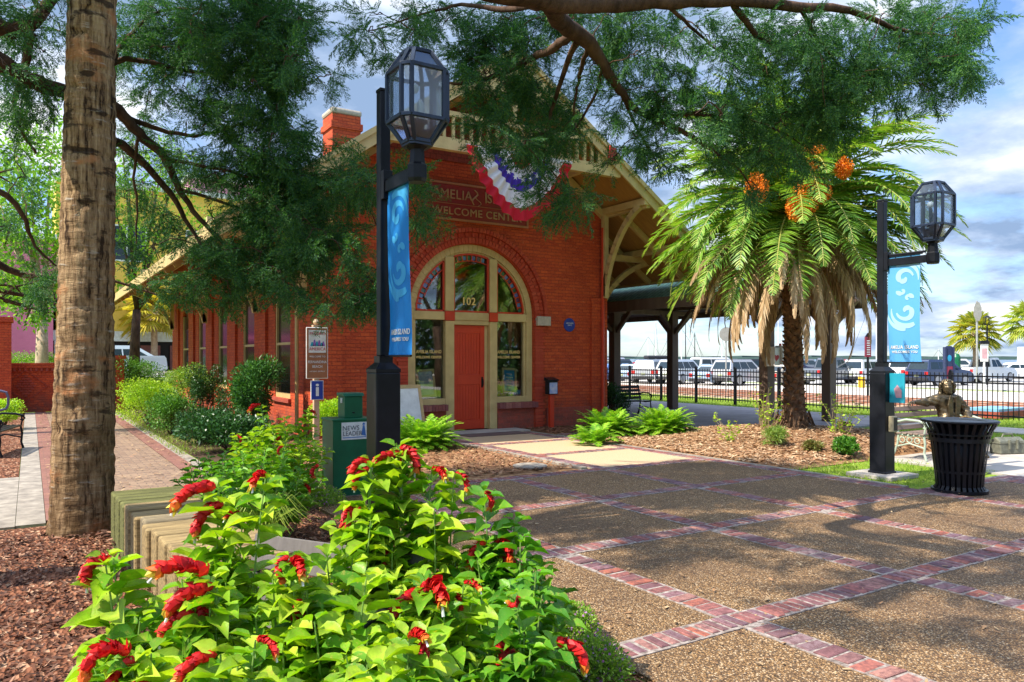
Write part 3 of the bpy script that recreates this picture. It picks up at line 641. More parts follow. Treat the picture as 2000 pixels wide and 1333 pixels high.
    for x0, x1 in ((ac-1.40, ac-0.70), (ac+0.64, ac+1.40)):
        o = bd(MB().box(x0, y0+0.10, 0.76, x1, y0+0.106, 2.50), 'window_pane', m_glass)
        put_text('window_lettering', 'AMELIA ISLAND', 0.10, m_gold, o, ((x0+x1)/2, y0+0.095, 1.79), (1, 0, 0), bold=0.002, xs=0.85, extrude=.001)
        put_text('window_lettering', 'WELCOME CENTER', 0.075, m_gold, o, ((x0+x1)/2, y0+0.095, 1.67), (1, 0, 0), bold=0.002, xs=0.92, extrude=.001)
    put_text('house_number', '102', 0.24, m_gold, T, (ac-0.06, y0+0.08, 2.93), (1, 0, 0), bold=0.004, extrude=.001)
    # sign over the arch
    x0, x1, z0, z1 = 7.22, 9.86, 4.72, 5.50
    S = bd(MB().box(x0, VF-0.06, z0, x1, VF-0.003, z1), 'sign_panel', m_maroon)
    f = MB()
    for (a, b_, c, d_) in ((x0-.03, z0-.03, x1+.03, z0+.02), (x0-.03, z1-.02, x1+.03, z1+.03), (x0-.03, z0+.021, x0+.02, z1-.021), (x1-.02, z0+.021, x1+.03, z1-.021), (x0+.03, z0+.335, x1-.03, z0+.345)): f.box(a, VF-0.085, b_, c, VF-0.061, d_)
    f.build('sign_frame', Mt('sign_border', (0.42, 0.16, 0.07), 0.5), S, world=True)
    m_l = Mt('aged_gold_lettering', (0.50, 0.30, 0.14), 0.4, metal=0.3, bmp=0)
    xm = (x0+x1)/2
    put_text('sign_lettering', 'A', 0.36, m_l, S, (x0+0.26, VF-0.07, z0+0.55), (1, 0, 0), extrude=0.012)
    put_text('sign_lettering', 'MELIA', 0.29, m_l, S, (x0+0.76, VF-0.07, z0+0.54), (1, 0, 0), extrude=0.012)
    put_text('sign_lettering', 'I', 0.36, m_l, S, (x0+1.52, VF-0.07, z0+0.55), (1, 0, 0), extrude=0.012)
    put_text('sign_lettering', 'SLAND', 0.29, m_l, S, (x0+2.02, VF-0.07, z0+0.54), (1, 0, 0), extrude=0.012)
    put_text('sign_lettering', 'WELCOME CENTER', 0.235, m_l, S, (xm, VF-0.07, z0+0.17), (1, 0, 0), extrude=0.012, xs=1.08)
    w = MB(); w.tube([(x0+1.22+0.09*math.sin(t*6.0)*(1-t*.5), VF-0.075, z0+0.70-0.33*t) for t in [i/16 for i in range(17)]], [0.012+0.008*math.sin(i/16*PI) for i in range(17)], 6)
    w.tube([(x0+1.32-0.07*math.sin(t*6.5), VF-0.075, z0+0.60-0.26*t) for t in [i/14 for i in range(15)]], 0.009, 6)
    w.build('sign_flourish', m_l, S, world=True)
    # roof
    r = MB(); s = MB()
    for sg in (-1, 1):
        e = UC+sg*EU; n = Vector((sg*SL, 0, 1)).normalized()
        r.prism([(UC, ZA), (e, ZA-SL*EU), (e, ZA-SL*EU-0.10), (UC, ZA-0.10)], 'y', VO+0.05, VB+1.6)
        s.prism([(UC, ZA-0.103), (e, ZA-SL*EU-0.103), (e, ZA-SL*EU-0.15), (UC, ZA-0.15)], 'y', VO+0.06, VB+1.5)
    RF = bd(r, 'roof', m_roof); s.build('soffit', m_soffit, RF, world=True)
    rk = MB()
    for v in (VO, VB+1.6):
        for sg in (-1, 1):
            e = UC+sg*EU
            rk.prism([(UC, ZA+0.03), (e, ZA-SL*EU+0.03), (e, ZA-SL*EU-0.26), (UC, ZA-0.26)], 'y', v, v+0.045)
            rk.prism([(UC, ZA+0.07), (e+sg*.03, ZA-SL*EU+0.07), (e+sg*.03, ZA-SL*EU-0.05), (UC, ZA-0.05)], 'y', v-0.05, v-0.003)
    for sg in (-1, 1):
        e = UC+sg*EU; rk.box(e, VO+0.05, ZA-SL*EU-0.22, e+sg*0.05, VB+1.6, ZA-SL*EU+0.03)
    rk.build('bargeboard', m_cream, RF, world=True)
    pu = MB()
    for sg in (-1, 1):
        for du in (1.25, 2.45, 3.67, 4.9):
            u = UC+sg*du; z = roofz(u)-0.16
            pu.beam((u, VO+0.05, z-0.09), (u, VF-0.01, z-0.09), 0.12, 0.16)
            if du > 3.7: pu.beam((u, VF+0.0, z-0.09), (u, VB+1.4, z-0.09), 0.12, 0.16)
        k = 0
        v = VF-0.6
        while v < VB+1.5:
            a = UC+sg*3.72; c = UC+sg*5.85; pu.beam((a, v, roofz(a)-0.25), (c, v, roofz(c)-0.25), 0.09, 0.14); v += 1.3
        # rafter against the wall
        pu.beam((UC+sg*0.1, VF-0.07, roofz(UC)-0.40), (UC+sg*3.7, VF-0.07, roofz(UC+3.7)-0.32), 0.12, 0.16)
    pu.build('purlins', m_cream, RF, world=True)
    # chimney
    c = MB(); cu, cv = 6.2, 17.3; c.box(cu-.34, cv-.34, 5.6, cu+.34, cv+.34, 7.28); c.box(cu-.38, cv-.38, 6.95, cu+.38, cv+.38, 7.1)
    CH = c.build('chimney', m_brick, RF, world=True); MB().box(cu-.37, cv-.37, 7.285, cu+.37, cv+.37, 7.42).build('chimney_cap', m_stone, CH, world=True, bev=0.05)
    # gable screen in the overhang plane
    g = MB(); zb = 5.76; hw = (ZA-0.25-zb)/SL
    g.box(UC-hw+0.1, VO+0.06, zb, UC+hw-0.1, VO+0.2, zb+0.24); g.box(UC-2.2, VO+0.08, 6.44, UC+2.2, VO+0.18, 6.54)
    g.box(UC-1.25, VO+0.07, 7.0, UC+1.25, VO+0.19, 7.14)
    u = UC-2.05
    while u < UC+2.06: g.box(u-.03, VO+0.1, zb+0.24, u+.03, VO+0.16, 6.44); u += 0.205
    for sg in (-1, 1):
        g.prism([(UC+sg*2.2, zb+0.241), (UC+sg*(hw-0.1), zb+0.241), (UC+sg*2.2, roofz(UC+2.2)-0.26)], 'y', VO+0.08, VO+0.16)
    g.prism([(UC-1.2, 7.14), (UC+1.2, 7.14), (UC, ZA-0.24)], 'y', VO+0.08, VO+0.16)
    g.beam((UC, VO+0.13, 6.54), (UC, VO+0.13, 7.05), 0.12, 0.12)
    G_ = bd(g, 'gable_screen', m_cream)
    g2 = MB(); 
    for sg in (-1, 1):
        for k in range(4): uu = UC+sg*(2.45+k*0.16); g2.beam((uu, VO+0.075, zb+0.34), (uu-sg*0.12, VO+0.075, zb+0.60-k*0.07), 0.02, 0.03, up=(0, 1, 0))
    g2.build('slots', m_dark, G_, world=True)
    gs = MB(); gs.prism([(UC-2.9, 6.0), (UC+2.9, 6.0), (UC, roofz(UC)-0.3)], 'y', VF-0.05, VF-0.004); bd(gs, 'gable_shingles', m_shingle_red)
    # big curved brackets
    def bracket(u, v, du, dv):
        k = MB(); d = Vector((du, dv, 0)); o = Vector((u, v, 0))
        zt_ = 5.30 if dv else 4.45; L = 1.6 if dv else 1.9; zl = 3.15 if dv else 2.75
        if not dv: zt_ = 4.25
        k.beam(o+d*0.07+Vector((0, 0, zl)), o+d*0.07+Vector((0, 0, zt_)), 0.14, 0.12, up=(d.y, -d.x, 0) if True else None)
        k.beam(o+Vector((0, 0, zt_)), o+d*L+Vector((0, 0, zt_)), 0.13, 0.16)
        pts = []
        for i in range(11):
            t = i/10; x = 0.08+(L-0.28)*(1-math.cos(t*PI/2)); z = zl+0.1+(zt_-zl-0.18)*math.sin(t*PI/2)
            x = 0.08+(L-0.3)*(t**1.6); z = zl+0.05+(zt_-zl-0.13)*(1-(1-t)**1.35); pts.append(o+d*x+Vector((0, 0, z)))
        for a, c_ in zip(pts[:-1], pts[1:]):
            e = (c_-a).normalized()*0.012; k.beam(a-e, c_+e, 0.12, 0.13)
        bd(k, 'bracket', m_cream)
    for u in (UL+0.05, UR-0.07): bracket(u, VF-0.08, 0, -1)
    bracket(UR+0.07, VF+0.3, 1, 0)
    for v in (15.3, 19.1, 25.5, 32.0): bracket(UL-0.14, v, -1, 0)
    for v in (21, 27): bracket(UR+0.02, v, 1, 0)
    bd(MB().tube([(UR-0.12, VF-0.13, 0.2), (UR-0.12, VF-0.13, 4.9)], 0.04), 'downspout', m_redpaint)
    bd(MB().tube([(UL-0.2, VF+0.72, 0.1), (UL-0.2, VF+0.72, 4.6)], 0.04), 'downspout', m_cream)
m_stain = [Mt('stained_glass_'+n, c, 0.1, bmp=0, spec=0.8) for n, c in (('violet', (0.16, 0.17, 0.45)), ('green', (0.04, 0.13, 0.08)), ('blue', (0.10, 0.22, 0.48)), ('plum', (0.13, 0.04, 0.12)))]
depot()

# ---- things on and by the depot
t = thing('plaque', 'round dark blue plaque mounted on the brick right of the arch', 'plaque', (11.13, VF-0.003, 2.46))
b = MB(); b.lathe([(0.165, 0), (0.165, 0.02), (0.15, 0.028)], 32); b.xf(Matrix.Rotation(R_(90), 4, 'X')); b.build('disc', m_blue, t)
put_text('plaque_lettering', 'HISTORIC', 0.05, m_white, t, (11.13, VF-0.034, 2.50), (1, 0, 0), extrude=.001)
put_text('plaque_lettering', 'DEPOT', 0.04, m_white, t, (11.13, VF-0.034, 2.45), (1, 0, 0), extrude=.001)

def poster(name, label, u, zc, w, h, face, lines):
    t = thing(name, label, 'poster', (u, VF+0.235, zc-h/2))
    b = MB()
    for (x0, x1, z0, z1) in ((-w/2, w/2, 0, .05), (-w/2, w/2, h-.05, h), (-w/2, -w/2+.05, .051, h-.051), (w/2-.05, w/2, .051, h-.051)): b.box(x0, -0.02, z0, x1, 0.015, z1)
    M = Matrix.Rotation(R_(-7), 4, 'X') @ Matrix.Rotation(R_(3 if u > 8 else -3), 4, 'Y')
    b.xf(M); b.build('poster_frame', Mt('pale_gold_frame', (0.65, 0.52, 0.25), 0.4), t)
    f = MB(); f.box(-w/2+.045, 0.0, 0.045, w/2-.045, 0.012, h-.045); f.xf(M); f.build('print', face, t)
    l = MB()
    for k, (z, ww) in enumerate(lines): l.box(-ww/2, -0.004, z*h, ww/2, -0.001, z*h+0.018)
    l.xf(M); l.build('print_lines', m_white, t)
m_grey_print = Mt('pale_blue_print', (0.55, 0.62, 0.68), 0.5, bmp=0)
poster('framed_poster', 'gold framed poster with pale print and blue foot in the left window', 7.42, 1.10, 0.44, 0.62, m_grey_print, [(.75, .2), (.55, .25), (.35, .22)])
poster('framed_poster', 'gold framed bright blue poster in the window right of the door', 9.56, 1.12, 0.40, 0.60, m_cyan, [(.75, .15), (.62, .2), (.5, .2), (.3, .12)])
o = MB().box(9.66, VF+0.19, 0.79, 9.84, VF+0.20, 0.90).build('card', m_cyan); tag(o, 'small bright blue card at the foot of the right window', 'card')
# brochure box
t = thing('brochure_box', 'red post with black box holding a blue leaflet beside the arch', 'leaflet box', (10.35, VF-0.35, 0))
b = MB(); b.box(-.055, -.045, 0, .055, .045, .80); b.build('post', m_redpaint, t, bev=.006)
b = MB(); b.box(-.13, -.09, .80, .13, .07, 1.12); b.prism([(-.13, 1.12), (.09, 1.12), (.09, 1.20), (-.1, 1.15)], 'x', -.15, .15); b.build('box', m_black, t, bev=.008)
MB().box(-.11, -.096, .82, .11, -.091, 1.08).build('leaflet', Mt('leaflet_print', (0.12, 0.25, 0.60), 0.4, col2=(0.55, 0.50, 0.60), scale=9, bmp=0), t)
# doormat
o = MB().box(7.75, 13.9, 0.002, 9.25, 14.75, 0.018).build('doormat', Mt('brown_mat', (0.16, 0.10, 0.09), 0.95, bmp=.5)); o.location.z = 0.0; tag(o, 'dark brown doormat on the path before the red door', 'doormat')
# sandwich board
t = thing('sandwich_board', 'blank white sandwich board with tan frame behind the near lamp post', 'sign board', (6.5, 14.35, 0), R_(10))
for sgn, nm in ((-1, 'board'), (1, 'board')):
    f = MB()
    for (x0, x1, z0, z1) in ((-.33, .33, 0.12, .19), (-.33, .33, 1.03, 1.10), (-.33, -.26, 0, 1.029), (.26, .33, 0, 1.029)): f.box(x0, -.018, z0, x1, .018, z1)
    f.xf(Matrix.Translation((0, sgn*0.03, 1.1)) @ Matrix.Rotation(R_(-sgn*-13), 4, 'X') @ Matrix.Translation((0, 0, -1.1)))
    fo = f.build('frame', Mt('tan_wood', (0.55, 0.38, 0.17), 0.5), t)
    p = MB(); p.box(-.262, -.008, .185, .262, .008, 1.035); p.xf(Matrix.Translation((0, sgn*0.03, 1.1)) @ Matrix.Rotation(R_(-sgn*-13), 4, 'X') @ Matrix.Translation((0, 0, -1.1))); p.build('panel', m_white, t)
# two-part tourist sign
t = thing('welcome_sign', 'brown and white welcome sign over a blue information plate on a post', 'sign', (4.02, 12.4, 0))
MB().box(-.045, .012, 0, .045, .09, 2.18).build('post', Mt('tan_post', (0.55, 0.36, 0.22), 0.6), t)
b = MB(); b.ball((0, .05, 2.25), .05, 8); b.box(-.06, 0, 2.17, .06, .1, 2.2); b.build('finial', Mt('tan_finial', (0.60, 0.42, 0.26), 0.5), t)
sg_ = MB(); sg_.box(-.185, -.012, 1.31, .185, .008, 2.16); S = sg_.build('sign_plate', m_white, t, bev=.01)
MB().box(-.172, -.016, 1.323, .172, -.0125, 2.147).build('brown_field', m_brown, S)
MB().box(-.145, -.020, 1.74, .145, -.0165, 2.115).build('emblem_field', Mt('emblem_white', (0.75, 0.73, 0.66), 0.5, bmp=0), S)
def tx(s, sz, z, m, xs=1.0, y=-.0225): put_text('sign_lettering', s, sz, m, S, (0, y, z), (1, 0, 0), world=False, extrude=.0008, xs=xs)
tx('PRESERVE', .065, 2.055, m_red, .9); tx('AMERICA', .075, 1.80, m_red, .85)
b = MB()
for k, (x, h_) in enumerate(((-.09, .07), (-.05, .11), (-.01, .08), (.03, .10), (.07, .06), (.10, .08))): b.mat(k % 2).prism([(x-.03, 1.85), (x+.03, 1.85), (x+.012, 1.85+h_), (x-.01, 1.85+h_*.9)], 'y', -.0225, -.021)
b.build('emblem', [m_teal, Mt('violet_print', (0.3, 0.12, 0.4), 0.5, bmp=0)], S)
tx('WELCOME TO', .04, 1.675, m_white); tx('FERNANDINA', .062, 1.585, m_white, .78, y=-.0185); tx('BEACH', .062, 1.51, m_white, .85, y=-.0185); tx('HISTORIC DISTRICT', .028, 1.43, m_white, y=-.0185)
b = MB(); b.box(-.105, -.012, .96, .105, .008, 1.28); I = b.build('info_plate', m_white, t); MB().box(-.095, -.016, .97, .095, -.0125, 1.27).build('info_field', m_blue, I)
put_text('info_lettering', 'i', .30, m_white, I, (0, -.019, 1.12), (1, 0, 0), world=False, extrude=.001, bold=.006, xs=1.3)

# bunting below the gable screen
def bunting():
    t = thing('bunting', 'red white and blue pleated fan bunting hung under the gable screen', 'bunting', (8.56, VO+0.0, 5.85))
    b = MB(); nA, nR = 240, 20; V = []
    for i in range(nA+1):
        a = PI+PI*i/nA
        for j in range(nR+1):
            r = 0.04+(1.24)*j/nR
            ph = a*26+.8*math.sin(a*3); f = 0.045*math.sin(ph)*(j/nR)**0.8 + 0.06*math.sin(a*3+1)*(j/nR); pw = (abs(math.cos(a))**1.45+abs(math.sin(a))**1.45)**(-1/1.45)
            V.append((r*pw*1.02*math.cos(a), -0.12+f, r*pw*1.08*math.sin(a)*(1.0+0.012*math.sin(ph+1)*(j/nR))))
    F = []; mi = []
    for i in range(nA):
        for j in range(nR):
            q = (i*(nR+1)+j, i*(nR+1)+j+1, (i+1)*(nR+1)+j+1, (i+1)*(nR+1)+j); F.append(q)
            k = j/nR; mi.append(0 if k >= .78 else 1 if k >= .52 else 2 if k >= .34 else 1 if k >= .2 else 0)
    b.v = V; b.f = F; b.m = mi
    fab = [leafmat('bunting_'+n, [c, c], 0.3, 0.8, (1, 1, 1)) for n, c in (('red', (0.62, 0.015, 0.035)), ('white', (0.80, 0.78, 0.80)), ('blue', (0.08, 0.04, 0.42)))]
    o = b.build('cloth', fab, t, smooth=True)
    s = MB()
    for i in range(9):
        a = PI+PI*(i+.5)/9; cx, cz = .54*math.cos(a), .54*math.sin(a); p = []
        for k in range(10): r = .065 if k % 2 == 0 else .026; aa = k*PI/5+PI/2; p.append((cx+r*math.cos(aa), cz+r*math.sin(aa)))
        s.prism(p, 'y', -.185, -.18)
    s.build('stars', fab[1], o)
    MB().box(-1.3, -.13, -.02, 1.3, -.11, .03).build('header', fab[1], t)
bunting()
o = MB().prism([(-.1, 0), (.1, .03), (.12, .3), (-.06, .34)], 'y', -.02, .02).build('ribbon', m_red); o.location = (11.0, VO-.08, 6.05); tag(o, 'small red ribbon tied at the right end of the gable screen', 'ribbon')

# ================================================================ lamps with banners
def lamp(name, label, u, v, top, zsh, zped, zs_ban, zb_ban, group):
    T = thing(name, label, 'street lamp', (u, v, 0), 0, group)
    b = MB(); b.box(-.12, -.12, 0, .12, .12, zped-0.03); b.box(-.135, -.135, 0.0, .135, .135, .06)
    b.build('pedestal', m_black, T, bev=.012)
    b = MB(); b.prism([(-.12, -.12), (.12, -.12), (.12, .12), (-.12, .12)], 'z', zped-.03, zped)
    for i in range(4): pass
    V = [(x*.12, y*.12, zped) for x, y in ((-1,-1),(1,-1),(1,1),(-1,1))]+[(x*.065, y*.065, zped+.06) for x, y in ((-1,-1),(1,-1),(1,1),(-1,1))]
    b.add(V, [(0,1,5,4),(1,2,6,5),(2,3,7,6),(3,0,4,7)]); b.box(-.065, -.065, zped+.055, .065, .065, zped+.12)
    b.build('collar', m_black, T)
    MB().box(-.05, -.05, zped+.12, .05, .05, zsh).build('shaft', m_black, T, bev=.008)
    MB().box(-.054, -.054, zsh, .054, .054, zsh+.03).build('cap', m_black, T, bev=.006)
    # lantern
    lc = -0.72; zl = top-.74
    a = MB(); a.box(-.03, -.05, zl-.30, .03, lc-.02, zl-.20); a.box(-.045, -.11, zl-.36, .045, -.05, zl-.10); a.box(-.012, -.08, zs_ban+.03, .012, -.58, zs_ban+.06)
    for y in (-.2, -.42): a.tube([(0, y, zl-.2), (0, y, zs_ban+.03)], .008, 6)
    a.tube([(0, -.05, zs_ban+.06), (0, -.62, zs_ban+.06)], .018, 8)
    MB().tube([(0, -.05, zb_ban-.01), (0, -.60, zb_ban-.01)], .010, 8).build('banner_rod', m_black, T)
    a.lathe([(.075, -.33), (.085, -.30), (.085, -.19), (.07, -.17), (.06, -.06), (.10, -.03)], 8, (0, lc, zl))
    a.build('arm', m_black, T, bev=.004)
    w, c = .207, .085
    def octo(s, z): 
        W_, K = w*s, (w-.062)*s
        return [Vector((x, lc+y, z)) for x, y in ((-K, -W_), (K, -W_), (W_, -K), (W_, K), (K, W_), (-K, W_), (-W_, K), (-W_, -K))]
    lv = [octo(.50, zl), octo(1.0, zl+.17), octo(1.0, zl+.58), octo(.52, zl+.74)]
    fr = MB()
    for L_ in lv:
        for k in range(8): fr.beam(L_[k], L_[(k+1) % 8], .032, .030)
    for j in range(3):
        for k in range(8): fr.beam(lv[j][k], lv[j+1][k], .032, .030)
    fr.prism([(p.x, p.y) for p in lv[3]], 'z', zl+.735, zl+.752); fr.prism([(p.x*1.05, lc+(p.y-lc)*1.05) for p in lv[0]], 'z', zl-.035, zl)
    LN = fr.build('lantern', m_navy, T, bev=.003)
    g = MB(); sh = lambda p: Vector((p.x*.985, lc+(p.y-lc)*.985, p.z))
    for j in range(3):
        for k in range(8): g.add([sh(lv[j][k]), sh(lv[j][(k+1) % 8]), sh(lv[j+1][(k+1) % 8]), sh(lv[j+1][k])], [(0, 1, 2, 3)])
    g.build('glass', m_lglass, LN)
    i = MB(); i.tube([(0, lc, zl), (0, lc, zl+.16)], .035, 10); i.box(-.07, lc-.05, zl+.16, .07, lc+.05, zl+.19); i.build('lamp_socket', m_navy, LN)
    MB().tube([(.03, lc, zl+.19), (.03, lc, zl+.34), (.03, lc, zl+.37)], [.028, .028, .012], 10).build('bulb', m_white, LN)
    MB().tube([(-.05, lc, zl+.19), (-.05, lc, zl+.4)], .022, 8).build('ballast', m_navy, LN)
    MB().ball((-.02, lc+.02, zl+.46), .045, 8).build('sensor', m_white, LN)
    return T
L1 = (2.74, 6.54); L2 = (10.2, 6.33)
lamp('street_lamp', 'tall black lantern lamp post nearest the camera, beside the green news box', L1[0], L1[1], 4.19, 4.08, 1.55, 3.20, 1.68, 'lantern lamp posts with banners')
lamp('street_lamp', 'black lantern lamp post beside the trash can, in front of the date palm', L2[0], L2[1], 3.98, 3.86, 1.47, 3.03, 1.60, 'lantern lamp posts with banners')
o = MB().box(L2[0]-.34, L2[1]-.34, -.03, L2[0]+.34, L2[1]+.34, .03).build('lamp_footing', m_concrete, bev=.01); tag(o, 'square concrete footing slab under the lamp post by the trash can', 'footing')

m_ban = leafmat('banner_shaded_blue', [(0.012, 0.22, 0.62)]*2, 0.25, 0.6, (1, 1, 1)); m_ban2 = leafmat('banner_wave_shaded', [(0.07, 0.45, 0.80)]*2, 0.25, 0.6, (1, 1, 1))  # near banner: tree shade put into these darker cloth colours
m_banr = leafmat('banner_lit_blue', [(0.12, 0.42, 0.78)]*2, 0.25, 0.6, (1, 1, 1)); m_banr2 = leafmat('banner_wave_lit', [(0.42, 0.70, 0.88)]*2, 0.25, 0.6, (1, 1, 1))  # same cloth on the other lamp, with light through it painted in
def banner(label, u, v, z0, z1, w, m1, m2, ph, sub):
    T = thing('banner', label, 'banner', (u, v, z0), 0, 'blue banners on the lamp posts')
    hh = z1-z0
    def fold(a, b_): 
        t = 1-b_/hh
        return 0.016*math.sin(a*16+ph+b_*1.2)*t + 0.03*t*t*math.sin(b_*3+ph) + 0.008*math.sin(a*45+b_*5)*max(0, .5-b_/hh)
    def mp(a, d, b_): return (-d+fold(a, b_), -a, b_)      # a runs towards -v, d is proud of the cloth
    b = MB(); na, nb = 24, 60
    V = [mp(w*i/na, 0, hh*j/nb) for j in range(nb+1) for i in range(na+1)]
    b.add(V, [(j*(na+1)+i, j*(na+1)+i+1, (j+1)*(na+1)+i+1, (j+1)*(na+1)+i) for j in range(nb) for i in range(na)])
    cl = b.build('cloth', m1, T, smooth=True)
    s = MB()
    def ribbon(pts, ws):
        n = len(pts); L_ = []; Rr = []
        for i, p in enumerate(pts):
            q0 = pts[max(0, i-1)]; q1 = pts[min(n-1, i+1)]; dx, dz = q1[0]-q0[0], q1[1]-q0[1]; l = math.hypot(dx, dz) or 1
            nx, nz = -dz/l, dx/l; L_.append((p[0]+nx*ws[i], p[1]+nz*ws[i])); Rr.append((p[0]-nx*ws[i], p[1]-nz*ws[i]))
        cl_ = lambda q: (min(w-.004, max(.004, q[0])), min(hh-.004, max(.004, q[1])))
        for i in range(n-1):
            q = [cl_(L_[i]), cl_(L_[i+1]), cl_(Rr[i+1]), cl_(Rr[i])]; s.add([mp(a, .0035, b_) for a, b_ in q], [(0, 1, 2, 3)])
    def wave(cx, cz, sc, flip):
        # a curling wave: crest spiral and two trailing sweeps
        f = -1 if flip else 1
        def sp(r0, r1, a0, a1, w0, w1, n=26, ox=0, oz=0):
            pts = []; ws = []
            for i in range(n+1):
                t = i/n; r = r0+(r1-r0)*t; a = a0+(a1-a0)*t; pts.append((cx+f*sc*(ox+r*math.cos(a)), cz+f*sc*(oz+r*math.sin(a)))); ws.append(1.7*sc*(w0+(w1-w0)*t)*(math.sin(PI*min(1, max(.03, .06+t*.9)))**.35))
            ribbon(pts, ws)
        sp(.62, .20, R_(190), R_(400), .05, .12); sp(.20, .10, R_(400), R_(560), .11, .07)
        sp(.95, .88, R_(170), R_(300), .03, .12); sp(1.22, 1.1, R_(185), R_(265), .03, .10)
        sp(.16, .05, R_(0), R_(300), .05, .05, ox=.05, oz=.78); sp(.30, .22, R_(90), R_(10), .03, .10, ox=.1, oz=.7)
    wave(w*.60, hh*.48, w*.50, False); wave(w*.48, hh*.79, w*.50, True)
    s.build('wave_emblem', m2, cl)
    mid = lambda z: (0, -w/2, z)
    fn = lambda x, y, z: Vector((x+fold(-y, z), y, z))
    put_text('banner_lettering', 'AMELIA ISLAND', .068, m_white, cl, (-.006, -w/2, .20), (0, -1, 0), world=False, extrude=.001, xs=.80, fn=fn, bold=.001)
    put_text('banner_lettering', sub, .045, m_white, cl, (-.006, -w/2, .135), (0, -1, 0), world=False, extrude=.001, xs=1.0, fn=fn, bold=.001)
banner('blue wave banner, coloured as shaded, on the nearest lamp post', L1[0], L1[1]-.09, 1.68, 3.23, .46, m_ban, m_ban2, 0.3, 'WELCOMES YOU')
banner('blue wave banner, coloured as lit, on the lamp post in front of the palm', L2[0], L2[1]-.09, 1.60, 3.06, .46, m_banr, m_banr2, 2.1, 'WELCOMES YOU')
# ================================================================ street furniture in front
# news box
t = thing('news_box', 'dark green newspaper vending box with white news label beside the near lamp', 'newspaper box', (3.02, 8.72, 0))
b = MB(); b.box(0, 0, .10, .50, .40, .92); b.box(-.01, -.01, .90, .51, .41, .93); b.box(.03, .03, 0, .47, .37, .1)
b.build('cabinet', m_green_box, t, bev=.01)
b = MB(); b.box(.17, .08, .93, .40, .32, 1.19); b.prism([(.06, 1.19), (.33, 1.19), (.33, 1.23), (.09, 1.23)], 'x', .155, .415); b.build('coin_head', m_green_box, t, bev=.008)
MB().box(.155, .15, 1.11, .169, .18, 1.17).build('coin_slot', m_white, t)
L_ = MB().box(.10, -.012, .68, .42, -.002, .885).build('label', m_white, t)
put_text('label_lettering', 'NEWS', .078, m_letter_dk, L_, (.215, -.014, .815), (1, 0, 0), world=False, extrude=.001, xs=.95)
put_text('label_lettering', 'LEADER', .078, m_letter_dk, L_, (.235, -.014, .750), (1, 0, 0), world=False, extrude=.001, xs=.85)
b = MB(); b.prism([(.345, .73), (.405, .715), (.385, .845), (.365, .845)], 'y', -.014, -.0125); b.prism([(.358, .85), (.392, .85), (.389, .865), (.375, .878), (.361, .865)], 'y', -.014, -.0125); b.box(.115, -.014, .70, .405, -.0125, .71)
b.build('lighthouse_mark', Mt('print_blue', (.05, .16, .45), .5, bmp=0), L_)
b = MB(); b.tube([(.25, .018, 1.0), (.25, -.02, 1.0)], .01); b.box(.44, -.018, .60, .455, -.002, .66); b.build('door_pull', m_black, t)
t = thing('marker_post', 'short pale translucent marker post standing right of the near lamp', 'marker post', tuple(G(748, 1010)))
MB().tube([(0, 0, 0), (0, 0, .42), (0, 0, .44)], [.045, .045, .03], 12).build('tube', glassmat('clear_plastic', .15, (.75, .78, .80), .2), t)
MB().tube([(0, 0, 0), (0, 0, .36)], .03, 10).build('core', m_white, t)

# trash can
def trash():
    T = thing('trash_can', 'black slatted steel trash can with flared rim on the plaza edge', 'trash can', (9.72, 5.02, 0.006))
    b = MB()
    prof = [(.305, .02), (.265, .07), (.272, .20), (.315, .55), (.325, .60)]
    n = 28
    for k in range(n):
        a = 2*PI*k/n; ca, sa = math.cos(a), math.sin(a); pr = [(.30, .01), (.262, .08), (.27, .20), (.318, .62), (.335, .68), (.36, .76), (.40, .83), (.415, .86)]
        tg = Vector((-sa, ca, 0)); 
        for (r0, z0), (r1, z1) in zip(pr[:-1], pr[1:]):
            p0 = Vector((r0*ca, r0*sa, z0)); p1 = Vector((r1*ca, r1*sa, z1)); e = (p1-p0).normalized()*.002
            b.beam(p0-e, p1+e, .036, .006, up=(ca, sa, .3)) if False else b.add([p0-tg*.019, p0+tg*.019, p1+tg*.019, p1-tg*.019, p0-tg*.019-Vector((ca, sa, 0))*.006, p0+tg*.019-Vector((ca, sa, 0))*.006, p1+tg*.019-Vector((ca, sa, 0))*.006, p1-tg*.019-Vector((ca, sa, 0))*.006], [(0,1,2,3),(7,6,5,4),(0,3,7,4),(1,5,6,2)])
    b.build('slats', m_black, T)
    def hoop(rad, z, t, h): MB().lathe([(rad-t, z), (rad, z), (rad, z+h), (rad-t, z+h), (rad-t, z)], 48).build('hoop', m_black, T)
    hoop(.312, .0, .05, .035); hoop(.276, .24, .008, .03); hoop(.335, .62, .01, .05); hoop(.352, .705, .01, .02)
    q = MB(); q.lathe([(.36, .865), (.425, .855), (.432, .872), (.415, .884), (.30, .868), (.27, .85), (.265, .80)], 48); q.build('rim', m_black, T, smooth=True)
    k = MB(); k.lathe([(.24, .03), (.29, .84)], 36); k.build('liner', m_black, T, smooth=True)
trash()

